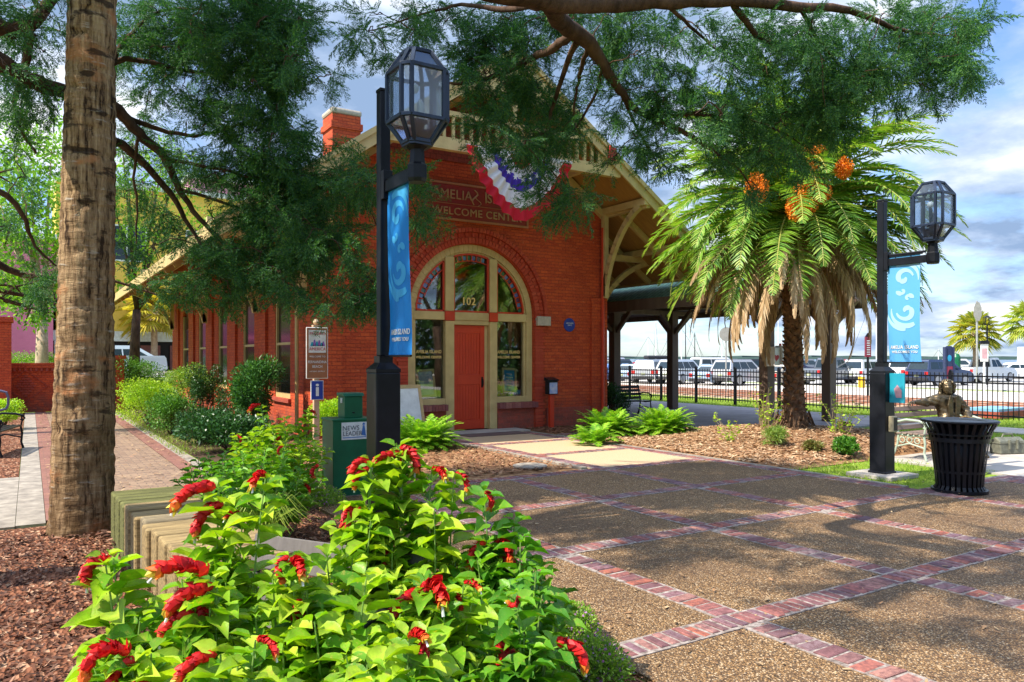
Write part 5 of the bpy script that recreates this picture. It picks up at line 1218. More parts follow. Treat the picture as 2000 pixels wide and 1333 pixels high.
def spray_template(rng):
    """feathery cedar spray along +X, length 1, flat-ish, with drooping tips"""
    Ps = []; Ds = []; tw = []
    nsub = 15
    for i in range(nsub):
        s = .08+.9*i/nsub; side = 1 if i % 2 else -1
        base = np.array([s, .03*math.sin(s*5), -.18*s*s]); L = (.42*(1-s*.75))*rng.uniform(.7, 1.15); a = side*rng.uniform(.5, .95); e = rng.uniform(-.5, .35)
        d = np.array([math.cos(a)*math.cos(e), math.sin(a)*math.cos(e), math.sin(e)-.15])
        m = max(3, int(L/.034))
        for k in range(m):
            t = (k+.5)/m; q = base+d*L*t+np.array([0, 0, -.12*L*t*t])
            for sg in (-1, 1):
                b = sg*rng.uniform(.3, .8); dd = np.array([d[0]*math.cos(b)-d[1]*math.sin(b), d[0]*math.sin(b)+d[1]*math.cos(b), d[2]+rng.uniform(-.35, .35)])
                Ps.append(q); Ds.append(dd)
    for k in range(14):
        t = .3+.7*k/14; q = np.array([t, .03*math.sin(t*5), -.18*t*t]); b = rng.uniform(-.7, .7); Ps.append(q); Ds.append(np.array([math.cos(b), math.sin(b), rng.uniform(-.4, .3)]))
    return np.array(Ps), np.array(Ds)
_r = np.random.default_rng(3); TPL = [spray_template(_r) for _ in range(7)]
def sprays(pos, dirs, size, rng, leafl=.088, leafw=.024):
    Vs = []; Fs = []; off = 0
    for t in range(len(TPL)):
        idx = np.arange(t, len(pos), len(TPL))
        if not len(idx): continue
        p = pos[idx]; x = unit(dirs[idx]); r = unit(rng.normal(size=x.shape)+np.array([0, 0, 1.2])); y = unit(np.cross(r, x)); z = np.cross(x, y); sz = size[idx][:, None, None]
        tp, td = TPL[t]
        W3 = lambda a: a[None, :, 0:1]*x[:, None]+a[None, :, 1:2]*y[:, None]+a[None, :, 2:3]*z[:, None]
        pp = (p[:, None]+W3(tp)*sz).reshape(-1, 3); dd = W3(td).reshape(-1, 3); szz = np.repeat(size[idx], len(tp))
        n = unit(rng.normal(size=dd.shape))
        V, F = leaf_quads(pp, dd, n, szz*leafl*rng.uniform(.7, 1.3, len(pp)), szz*leafw); Vs.append(V); Fs.append(F+off); off += len(V)
    return np.concatenate(Vs), np.concatenate(Fs)

def blob_points(blobs, rng, dens):
    ps = []; rs = []
    for (x, y, rx, ry, Z, k) in blobs:
        n = max(3, int(rx*ry*dens*k/1000))
        a = rng.uniform(0, 2*PI, n); r = np.sqrt(rng.uniform(0, 1, n))
        nc = max(1, n//8); ci = rng.integers(0, nc, n); px = x+rx*(r*np.cos(a))[ci]+rng.normal(0, 10, n); py = y+ry*(r*np.sin(a))[ci]+rng.normal(0, 7, n); zz = Z+rng.normal(0, .35, nc)[ci]+rng.normal(0, .1, n)
        for q in range(n): ps.append(P(px[q], py[q], zz[q])); rs.append((x, y, Z))
    return np.array(ps), rs

def cedar(name, label, blobs, limbs, trunk, hidden, rng_seed, dens, mat=m_cedar, hz=8.5, size=.36):
    rng = np.random.default_rng(rng_seed); rr = random.Random(rng_seed)
    base = trunk[0][0]
    T = thing(name, label, 'tree', tuple(base))
    pos, _ = blob_points(blobs, rng, dens)
    LP = []
    b = MB(); pts = [Vector(p) for p, r in trunk]; b.tube(pts, [r for p, r in trunk], 14)
    b.build('trunk', m_bark, T, world=True, smooth=True)
    b = MB()
    for L_ in limbs:
        p3 = [Vector(p[0]) if not isinstance(p[0], (int, float)) else P(p[0], p[1], p[2]) for p in L_]; rad = [p[-1] for p in L_]
        # smooth and roughen
        q = []; rq = []
        for i in range(len(p3)-1):
            p0 = p3[max(0, i-1)]; p1 = p3[i]; p2 = p3[i+1]; p4 = p3[min(len(p3)-1, i+2)]
            for k in range(5):
                t = k/5; q.append(.5*((2*p1)+(p2-p0)*t+(2*p0-5*p1+4*p2-p4)*t*t+(3*p1-p0-3*p2+p4)*t**3)+Vector([rr.uniform(-.012, .012) for _ in range(3)])); rq.append(rad[i]+(rad[i+1]-rad[i])*t)
        q.append(p3[-1]); rq.append(rad[-1]); b.tube(q, rq, 8); LP += [(np.array(v), r_) for v, r_ in zip(q, rq)]
    LA = np.array([v for v, r_ in LP])
    # side branches from the limbs to the clusters
    order = rng.permutation(len(pos)); tips = pos[order[:int(len(pos)*.26)]]; new = []
    tips = tips[np.argsort([np.min(np.linalg.norm(LA-t, axis=1)) for t in tips])]
    for t in tips:
        dd = np.linalg.norm(LA-t, axis=1)+.25*np.maximum(0, t[2]-LA[:, 2]); i = int(np.argmin(dd))
        if dd[i] < .12 or dd[i] > 2.2: continue
        a = Vector(LA[i]); c = Vector(t); m = a.lerp(c, .5)+Vector([rr.uniform(-.1, .1), rr.uniform(-.1, .1), rr.uniform(-.02, .18)])*(a-c).length
        m1 = a.lerp(m, .5)+Vector((0, 0, .02)); m2 = m.lerp(c, .5)+Vector([rr.uniform(-.03, .03) for _ in range(3)])
        r0 = min(.016, .005+.009*(a-c).length); b.tube([a, m1, m, m2, c], [r0, r0*.8, r0*.6, r0*.45, .003], 5, cap=False)
        LA = np.vstack([LA, np.array([list(m1), list(m), list(m2)])])
    b.build('branches', m_twig if False else m_bark, T, world=True, smooth=True)
    # spray directions: away from the nearest wood, drooping
    dirs = np.empty_like(pos)
    for i in range(0, len(pos)):
        k = int(np.argmin(((LA-pos[i])**2).sum(1))); v = pos[i]-LA[k]; v = v/(np.linalg.norm(v)+.08); dirs[i] = v*.8
    dirs += rng.normal(0, .55, pos.shape); dirs[:, 2] -= .25
    sz = rng.uniform(.75, 1.25, len(pos))*size
    V, F = sprays(pos, dirs, sz, rng)
    link('crown', mesh_from('crown', V, F, mat, uv=False), T, world=True)
    # the part of the crown above the picture
    if hidden:
        hp = []
        for (u, v, z, ru, rv, rz_, n) in hidden:
            a = rng.uniform(0, 2*PI, n); r = np.sqrt(rng.uniform(0, 1, n)); n = int(n*.68); nc = max(2, n//7); ci = rng.integers(0, nc, n); a = a[:nc][ci]; r = r[:nc][ci]; hp.append(np.stack([u+ru*r*np.cos(a)+rng.normal(0, .20, n), v+rv*r*np.sin(a)+rng.normal(0, .20, n), z+rng.uniform(-rz_, rz_, nc)[ci]+rng.normal(0, .1, n)], 1))
        hp = np.concatenate(hp); d = rnd_dirs(len(hp), rng, -.2)
        V, F = sprays(hp, d, np.full(len(hp), .62), rng, .11, .035); link('upper_crown', mesh_from('upper_crown', V, F, mat, uv=False), T, world=True)
        bb = MB()
        for (u, v, z, ru, rv, rz_, n) in hidden:
            s = Vector(trunk[-1][0]); e = Vector((u, v, z)); m = s.lerp(e, .5)+Vector((0, 0, .4)); bb.tube([s, m, e], [.09, .06, .02], 7)
            for k in range(5): a = rr.uniform(0, 6.28); bb.tube([m.lerp(e, k/5), e+Vector((ru*.8*math.cos(a), rv*.8*math.sin(a), rr.uniform(-.5, .5)))], [.03, .008], 5)
        bb.build('upper_limbs', m_bark, T, world=True, smooth=True)
    return T

LB = [  # x, y, rx, ry, depth, density
 (330,50,110,60,8.6,1),(470,50,110,70,8.6,1.2),(540,60,55,70,8.4,1.3),(545,120,50,50,8.4,1.2),(460,150,110,50,8.8,1),(300,150,80,50,9,.8),(500,230,75,50,8.8,1.1),(535,190,45,60,8.6,1),(400,240,80,40,9,.7),
 (545,300,60,45,8.8,1),(600,250,26,40,9,.35),(648,170,20,60,9,.45),(630,280,22,36,9,.3),(400,300,90,36,8.8,.6),(480,350,130,50,9,1.2),(600,360,70,40,9,1),(650,352,55,26,8.6,1.0),(712,318,26,26,8.3,.6),(705,380,32,40,8.3,1.2),
 (630,420,80,45,8.8,1.1),(560,430,70,40,9,.9),(660,480,60,40,8.6,1),(700,540,40,50,8.4,1.2),(650,570,70,30,8.6,.9),(690,590,40,18,8.4,.9),(820,350,28,36,8.2,1.1),(820,410,30,32,8.2,1.1),(790,330,25,25,8.2,.8),(590,530,70,35,9,.8),
 (470,430,60,34,9.2,.6),(320,400,50,40,9.2,.5),(480,470,110,40,9,.9),(520,530,90,35,8.8,1),(430,550,80,30,9,.9),(330,560,80,24,9.3,.8),(460,590,70,18,9,.6),(270,480,40,34,9.4,.35),(280,560,44,26,9.4,.5),
 (50,40,60,50,7.2,.8),(60,140,60,50,7.4,.6),(50,220,50,50,7.6,.6),(60,320,50,40,8,.3),(40,430,40,50,8.2,.35),(70,520,36,40,8.4,.35),(250,60,40,60,8.8,.7),(255,230,35,60,9.2,.5),(260,350,40,60,9.2,.5),(30,560,34,30,8.2,.4),(350,440,40,30,9.2,.5),(560,380,60,40,9,1),(480,430,70,34,9,1),(600,480,60,34,8.8,.9),(380,480,70,34,9.2,.9),(560,260,40,40,8.8,.7),(520,20,70,40,8.5,1),(420,90,90,50,8.7,.8)]
LL = [
 [(-260,60,6.0,.13),(-60,95,6.6,.105),(40,150,7.2,.085),(125,180,7.6,.075),(215,205,8.0,.065),(270,260,8.3,.055),(320,310,8.5,.045),(350,370,8.7,.036),(400,440,8.9,.026),(470,500,9.0,.016),(560,545,9.0,.008)],
 [(-200,-60,6.0,.10),(0,55,7.0,.08),(80,30,7.3,.06),(120,-60,7.4,.05)],
 [(215,270,8.2,.05),(260,300,8.5,.045),(330,375,8.8,.035),(380,460,9,.02),(440,520,9.1,.01)],
 [(60,60,7.2,.045),(50,130,7.3,.035),(30,220,7.5,.02),(70,300,7.8,.012)],
 [(125,180,7.6,.04),(230,120,8.2,.032),(310,125,8.4,.025),(400,145,8.6,.016),(520,130,8.6,.008)],
 [(215,215,8.0,.035),(300,250,8.5,.028),(380,265,8.7,.02),(480,240,8.8,.01)],
 [(320,310,8.5,.026),(420,330,8.8,.018),(520,350,8.9,.012),(640,340,8.8,.007)],
 [(350,370,8.7,.022),(450,400,8.9,.016),(560,430,9,.011),(650,430,8.8,.006)],
 [(470,500,9.0,.012),(560,475,8.9,.010),(640,470,8.7,.008),(735,440,8.4,.004)],
 [(-80,330,7.6,.045),(30,400,8,.03),(70,480,8.3,.016),(110,520,8.5,.010)],
 [(-80,480,7.8,.05),(40,535,8.2,.035),(120,545,8.5,.022),(220,550,9,.016),(330,580,9.2,.010),(420,560,9.2,.006)],
 [(270,260,8.3,.02),(262,330,8.5,.016),(268,420,8.8,.012),(264,500,9,.006)],
 [(80,30,7.3,.03),(60,-10,7.2,.02)],
 [(215,130,8.0,.030),(260,60,8.4,.022),(330,20,8.6,.014),(440,20,8.6,.008)],
]
cedar('cedar_tree', 'dark feathery cedar whose branches spread across the left of the picture', LB, LL,
      [((-3.4, 7.2, 0), .34), ((-3.3, 7.1, 1.5), .27), ((-3.2, 7.0, 3.5), .23), ((-3.0, 7.0, 5.5), .20), ((-2.6, 7.2, 8.0), .14)],
      [(-3.0, 6.2, 9.2, 1.3, 1.2, .7, 110), (-1.2, 7.6, 9.6, 1.4, 1.3, .6, 120), (-3.4, 9.0, 9.4, 1.1, 1.2, .6, 60), (.4, 8.6, 9.8, 1.3, 1.3, .6, 110), (-1.6, 5.6, 9.0, 1.0, 1.1, .5, 75), (1.6, 7.2, 9.6, .9, 1.0, .5, 55)], 21, 31, size=.30)

CB = [
 (700,60,42,40,8.2,.7),(745,95,35,35,8.4,.6),(760,20,50,22,8,.7),(850,35,70,34,8,.9),(800,90,30,30,8.4,.5),(900,90,50,40,8.2,.9),(960,60,70,45,8,1),(1000,120,60,45,8,1),(940,150,40,34,8.2,1.1),(1000,200,60,45,8.3,1.1),
 (1060,180,45,45,8.2,.9),(985,260,80,35,8.4,1.1),(1060,280,60,35,8.4,1),(1110,240,45,40,8.3,.9),(930,262,30,30,8.4,.5),(1075,335,45,30,8.2,.7),(1090,385,48,28,8.1,1.2),(1140,380,32,16,8.1,.8),(1050,400,20,16,8.1,.5),(1185,340,30,18,8.2,.6),
 (1180,150,50,40,8,.8),(1230,90,60,45,7.8,1),(1240,200,50,45,8,.8),(1250,290,48,45,8.2,.9),(1290,240,40,50,8.2,.8),(1290,330,26,26,8.3,.7),(1330,180,50,40,8,1),(1330,110,50,34,7.8,.6),(1340,60,70,34,7.6,.8),(1390,210,70,40,8,.9),
 (1440,50,60,40,7.8,.7),(1420,110,45,30,7.8,.6),(1500,95,60,40,7.9,.9),(1540,50,60,34,7.8,.9),(1610,45,60,34,7.9,.9),(1560,170,80,50,8.4,1.4),(1490,230,80,45,8.4,1.3),(1590,240,60,40,8.5,1.3),(1500,300,60,34,8.5,1.1),(1550,320,26,30,8.6,.5),(1430,280,55,34,8.4,1),
 (1650,120,70,45,8.2,1.1),(1630,190,60,40,8.3,1),(1720,60,60,45,8.1,1),(1710,150,60,40,8.2,1),(1790,40,60,34,8.1,1.2),(1800,110,60,40,8.2,1.2),(1865,40,48,38,8.2,1.6),(1860,100,44,34,8.2,1.6),(1870,140,30,22,8.2,1.3),(1800,160,40,24,8.2,.9),(1720,200,40,22,8.3,.6),
 (1120,60,60,40,7.8,.6),(1080,60,50,40,7.8,.7),(1040,20,80,20,7.6,.7),(1200,20,70,16,7.4,.7),(1470,370,26,34,8.5,.9),(1400,330,34,22,8.4,.5)]
CL = [
 [((2.6, 1.6, 5.9), .15), (940,-120,5.4,.12),(1060,-5,6.2,.092),(1180,8,6.7,.076),(1300,4,7.0,.066),(1430,3,7.3,.054),(1560,14,7.6,.05),(1660,20,7.8,.035),(1760,60,8.0,.02),(1850,70,8.1,.01)],
 [(1060,-5,6.2,.085),(1100,45,6.8,.08),(1150,85,7.2,.072),(1180,130,7.4,.055),(1215,185,7.7,.042),(1260,225,8,.03),(1330,225,8.1,.02),(1420,205,8.2,.012),(1480,205,8.3,.008)],
 [(1120,65,7,.05),(1085,90,7.3,.042),(1030,120,7.7,.034),(960,150,8,.026),(900,162,8.1,.018),(860,165,8.2,.010)],
 [(1130,75,7.1,.035),(1105,130,7.5,.028),(1085,190,7.8,.022),(1070,240,8,.016),(1062,320,8.1,.010),(1050,400,8.1,.005)],
 [(1150,85,7.2,.030),(1135,140,7.6,.02),(1125,180,7.8,.014),(1120,240,8,.008)],
 [(1180,130,7.4,.024),(1160,190,7.8,.016),(1130,240,8.1,.012),(1080,290,8.3,.008),(1010,300,8.4,.004)],
 [(1215,185,7.7,.020),(1250,260,8.1,.013),(1290,330,8.3,.006)],
 [(1430,5,7.3,.035),(1480,70,7.7,.028),(1560,110,8,.022),(1640,150,8.2,.014),(1720,190,8.3,.007)],
 [(1260,225,8,.03),(1340,260,8.2,.026),(1400,300,8.3,.018),(1450,340,8.4,.010),(1475,385,8.5,.006)],
 [(1060,10,6.3,.035),(980,20,7,.026),(900,10,7.6,.018),(820,30,8,.012),(720,60,8.2,.006)],
 [(1560,14,7.6,.024),(1600,80,8,.017),(1660,150,8.3,.010),(1700,200,8.4,.005)],
 [(1340,225,8.1,.016),(1430,225,8.3,.014),(1510,250,8.4,.010),(1590,300,8.5,.006)],
 [(1300,10,7,.022),(1360,60,7.5,.015),(1400,100,7.8,.008)],
]
cedar('cedar_tree', 'cedar limb with many branches hanging over the top centre and right of the picture', CB, CL,
      [((.3, -2.6, 0), .36), ((.5, -2.0, 1.6), .29), ((1.0, -.9, 3.4), .25), ((1.8, .4, 5.0), .20), ((2.6, 1.6, 5.95), .17)],
      [(-.6, .6, 9.0, 1.8, 1.6, .8, 150), (2.4, 4.6, 9.0, 1.2, 1.1, .6, 50), (-1.6, 2.6, 9.6, 1.3, 1.2, .6, 90), (1.6, 2.2, 8.4, 1.1, 1.1, .6, 55), (-2.2, 4.2, 9.2, 1.2, 1.0, .6, 80), (.6, 3.4, 8.6, 1.0, 1.0, .5, 60)], 22, 27, size=.30)

# sunlit broadleaf trees behind at the left
def broadleaf(name, label, base, trunk_h, tr, blobs, mat, leaf=.13, seed=1, bark=None, dens=1.0, group=None):
    rng = np.random.default_rng(seed); T = thing(name, label, 'tree', tuple(base), 0, group); rr = random.Random(seed)
    b = MB(); top = Vector((rr.uniform(-.2, .2), rr.uniform(-.2, .2), trunk_h)); b.tube([(0, 0, -.1), (0.03, 0, trunk_h*.5), top], [tr*1.25, tr, tr*.8], 12); b.build('trunk', bark or m_bark, T, smooth=True)
    b = MB(); Vs = []; Fs = []; off = 0
    for (x, y, z, r, k) in blobs:
        c = Vector((x, y, z)); b.tube([top, top.lerp(c, .5)+Vector((0, 0, .2)), c], [tr*.5, tr*.3, .02], 7)
        n = int(190*r*r*dens*k*(.13/leaf)**2); sub = max(5, int(9*r*r)); cs = rng.normal(size=(sub, 3)); cs = unit(cs)*(rng.uniform(.35, 1, (sub, 1)))*r
        for q in cs[:5]: b.tube([c, c+Vector(q)*.9], [.03, .01], 5)
        ci = rng.integers(0, sub, n); p = np.array(c)+cs[ci]+rng.normal(0, r*.21, (n, 3)); d = unit(p-np.array(c))*.6+rng.normal(0, .7, (n, 3)); d[:, 2] -= .1
        V, F = leaf_quads(p, d, rnd_dirs(n, rng, .6), leaf*rng.uniform(.6, 1.3, n), leaf*.55, .06); Vs.append(V); Fs.append(F+off); off += len(V)
    b.build('limbs', bark or m_bark, T, smooth=True)
    link('crown', mesh_from('crown', np.concatenate(Vs), np.concatenate(Fs), mat, uv=False), T); return T
def gp(x, y, Z): q = P(x, y, Z); return q
def rel(base, L_): return [((P(x, y, Z)-base).x, (P(x, y, Z)-base).y, (P(x, y, Z)-base).z, r, k) for (x, y, Z, r, k) in L_]
m_palebark = Mt('pale_bark', (.50, .38, .26), .85, col2=(.32, .22, .14), scale=5, bmp=.3)
b0 = P(80, 700, 30.5); b0.z = .0
broadleaf('oak_tree', 'sunlit yellow green tree with pale trunk standing behind the garden wall', b0, 3.2, .24, rel(b0, [(60,560,31,1.3,1),(20,470,30,1.5,1),(120,480,31,1.3,1),(60,380,31,1.6,1),(150,390,31,1.4,1),(30,300,31,1.5,1),(100,300,32,1.5,1),(0,400,30,1.5,1),(60,600,29,.8,1),(90,520,31,1.2,1),(10,560,30,1.0,1)]), m_cedar2, .19, 5, m_palebark, 4.2)
b1 = P(262, 700, 33); b1.z = .75
broadleaf('oak_tree', 'bright green tree seen between the palm trunk and the depot eaves', b1, 3.0, .2, rel(b1, [(300,480,33,1.2,1),(230,430,33,1.2,1),(330,380,34,1.3,1),(250,350,33,1.3,1),(380,500,34,1.0,.8),(400,430,34,1.1,.8),(250,530,32,.9,1),(320,300,34,1.1,.8),(240,300,34,1.1,.8)]), m_cedar2, .18, 6, None, 2.6)
b2 = P(-160, 700, 16); b2.z = 0
broadleaf('oak_tree', 'leafy tree at the left edge hanging low beside the brick pier', b2, 3.0, .22, rel(b2, [(-20,520,16,.9,1),(60,600,17,.45,1),(30,560,16.5,.6,1),(90,610,17,.32,1),(-60,440,16,1.0,1),(20,440,17,.7,1),(-10,340,17,.9,.8),(110,590,17,.3,.8)]), leafmat('oak_green', [(.05, .14, .02), (.12, .28, .03), (.2, .38, .04)], .35), .11, 7, None, 1.4)
# big trees behind the camera: they shade the walk and show in the window glass
for k, (u, v, s) in enumerate(((-9, -3, 8), (9, -12, 9), (20, -9, 10))):
    broadleaf('oak_tree', ['large green tree standing behind the camera to the left', 'large green tree behind the camera seen only in reflections', 'large green tree south of the bench pad outside the picture'][k], Vector((u, v, -.03)), 3.5, .35, [(rx, ry, rz_, 1.8, .5) for rx, ry, rz_ in ((0, 0, 7), (2, 1, 6), (-2, .5, 6), (1, -2, 5.8), (-1, 2, 8), (1.5, 0, 8.3))], leafmat('oak_green_%d' % k, [(.03, .09, .02), (.08, .2, .03)], .3), .22, 30+k, None, .8)


def reflection_hedge():  # unseen hedge added to keep bright grass out of the window reflections
    rng = np.random.default_rng(77); T = thing('hedge', 'tall dark hedge row added unseen behind the camera to darken window reflections', 'hedge', (20, -16, 0)); n = 15000
    p = np.stack([rng.uniform(-22, 22, n), rng.normal(0, .8, n), rng.uniform(0, 1, n)], 1); p[:, 2] *= 3.6+1.2*np.sin(p[:, 0]*.7)+.6*np.sin(p[:, 0]*2.3)
    V, F = leaf_quads(p, rnd_dirs(n, rng), rnd_dirs(n, rng, .5), .42, .30, .05); link('foliage', mesh_from('foliage', V, F, leafmat('reflection_hedge_leaf', [(.02, .06, .015), (.06, .15, .03)], .25), uv=False), T)
    b = MB()
    for k in range(16): b.tube([(-21+k*2.8, 0, 0), (-21+k*2.8, .1, 2.8)], [.08, .03], 6)
    b.build('stems', m_bark, T)
reflection_hedge()
# ---------------------------------------------------------------- palms
def palmtrunkmat():
    m, nt, N, L, b = newmat('cabbage_palm_trunk')
    co = N.new('ShaderNodeTexCoord').outputs['Object']
    n = noise(N, L, co, 3.0, 8, .65, (9, 9, .8)); n2 = noise(N, L, co, 1.6, 4, .6, (1.5, 1.5, 2.2)); n3 = noise(N, L, co, 5, 5, .6, (1, 1, 5))
    c = ramp(N, L, n, [(.38, (.04, .022, .012)), (.46, (.20, .12, .06)), (.64, (.42, .28, .15))])
    c = mixc(N, L, ramp(N, L, n2, [(.56, (0,)*3), (.66, (.75,)*3)]), c, (.46, .19, .075))
    c = mixc(N, L, ramp(N, L, n3, [(.60, (0,)*3), (.70, (.6,)*3)]), c, (.50, .45, .38))
    sp = N.new('ShaderNodeSeparateXYZ'); L.new(co, sp.inputs[0])
    n4 = noise(N, L, co, 3.3, 5, .6, (1, 1, 2.6))
    c = mixc(N, L, ramp(N, L, n4, [(.36, (.85,)*3), (.42, (0,)*3)]), c, (.03, .018, .012))
    n5 = noise(N, L, co, 1.9, 6, .7, (2.2, 2.2, 1)); gr = N.new('ShaderNodeMapRange'); gr.inputs['From Min'].default_value = 2.2; gr.inputs['From Max'].default_value = .2; L.new(sp.outputs[2], gr.inputs['Value'])
    mu = N.new('ShaderNodeMath'); mu.operation = 'MULTIPLY'; L.new(gr.outputs[0], mu.inputs[0]); L.new(ramp(N, L, n5, [(.40, (.85,)*3), (.60, (.1,)*3)]), mu.inputs[1]); c = mixc(N, L, mu.outputs[0], c, (.10, .055, .022))
    L.new(c, b.inputs['Base Color']); b.inputs['Roughness'].default_value = .9; b.inputs['Specular IOR Level'].default_value = .15
    mx = N.new('ShaderNodeMath'); mx.operation = 'ADD'; L.new(n, mx.inputs[0]); L.new(n3, mx.inputs[1]); bump(N, L, b, mx.outputs[0], .9, .025); return m
m_ptrunk = palmtrunkmat()
m_dtrunk = Mt('date_palm_trunk', (.22, .13, .08), .9, col2=(.07, .04, .025), scale=9, bmp=.9, bscale=30, bdist=.02, spec=.1)
m_frond = leafmat('date_palm_green', [(.07, .22, .04), (.24, .42, .05), (.14, .30, .06), (.46, .56, .12)], .38, .4, (1.2, 1.2, .4))
m_dead = leafmat('dead_frond', [(.26, .16, .08), (.60, .42, .24), (.42, .27, .14), (.72, .55, .36)], .15, .9, (1, .9, .8))
m_rachis = Mt('frond_rachis', (.34, .36, .07), .5, col2=(.34, .30, .08), bmp=0)
m_orange = leafmat('orange_dates', [(.90, .22, .01), (.95, .34, .02), (.80, .14, .01)], .2, .5, (1, 1, 1))

def frond(origin, az, el, L, rng, nl=52, droop=1.2, leafl=.42, leafw=.024, vee=.75, fold=.0, spread=.95):
    """pinnate frond; returns rachis points and leaf arrays"""
    m = 22; pts = [np.array(origin, float)]; e = el; h = np.array([math.cos(az), math.sin(az)])
    for i in range(m):
        t = (i+1)/m; e2 = el-droop*(t**1.4); d = np.array([h[0]*math.cos(e2), h[1]*math.cos(e2), math.sin(e2)]); pts.append(pts[-1]+d*L/m)
    pts = np.array(pts); ts = np.linspace(.14, .99, nl); ii = ts*m; i0 = np.minimum(m-1, ii.astype(int)); f = (ii-i0)[:, None]
    p = pts[i0]*(1-f)+pts[i0+1]*f; tan = unit(pts[i0+1]-pts[i0]); side = np.array([-h[1], h[0], 0.]); up = unit(np.cross(tan, side)*-1)
    up = np.where(up[:, 2:3] < -.2, -up, up) if el > -.5 else up
    Ps = []; Ds = []; Ns = []; Ls = []
    for s in (-1, 1):
        a = np.clip(spread-.45*ts, .3, 1.3)[:, None]+rng.normal(0, .10, (nl, 1))
        d = tan*np.cos(a)+(side*s*math.cos(vee*.6)+up*math.sin(vee*.6)*rng.uniform(.2, 1.1, (nl, 1)))*np.sin(a); d[:, 2] -= .12
        Ps.append(p); Ds.append(d); Ns.append(np.broadcast_to(up+side*.2*s, d.shape)); Ls.append(leafl*(np.sin(PI*np.clip(ts*.86+.14, 0, 1))**.6)*rng.uniform(.85, 1.1, nl))
    return pts, np.concatenate(Ps), np.concatenate(Ds), np.concatenate(Ns), np.concatenate(Ls)
def long_leaves(p, d, n, l, w, sag=.12):
    d = unit(d); s = unit(np.cross(d, n)); l = l[:, None]; g = np.array([0, 0, -1.])
    m = p+d*l*.5; tip = p+d*l+g*l*sag
    V = np.stack([p-s*w*.3, p+s*w*.3, m+s*w*.5, tip, m-s*w*.5], 1).reshape(-1, 3); return V, np.arange(len(p)*5).reshape(-1, 5)

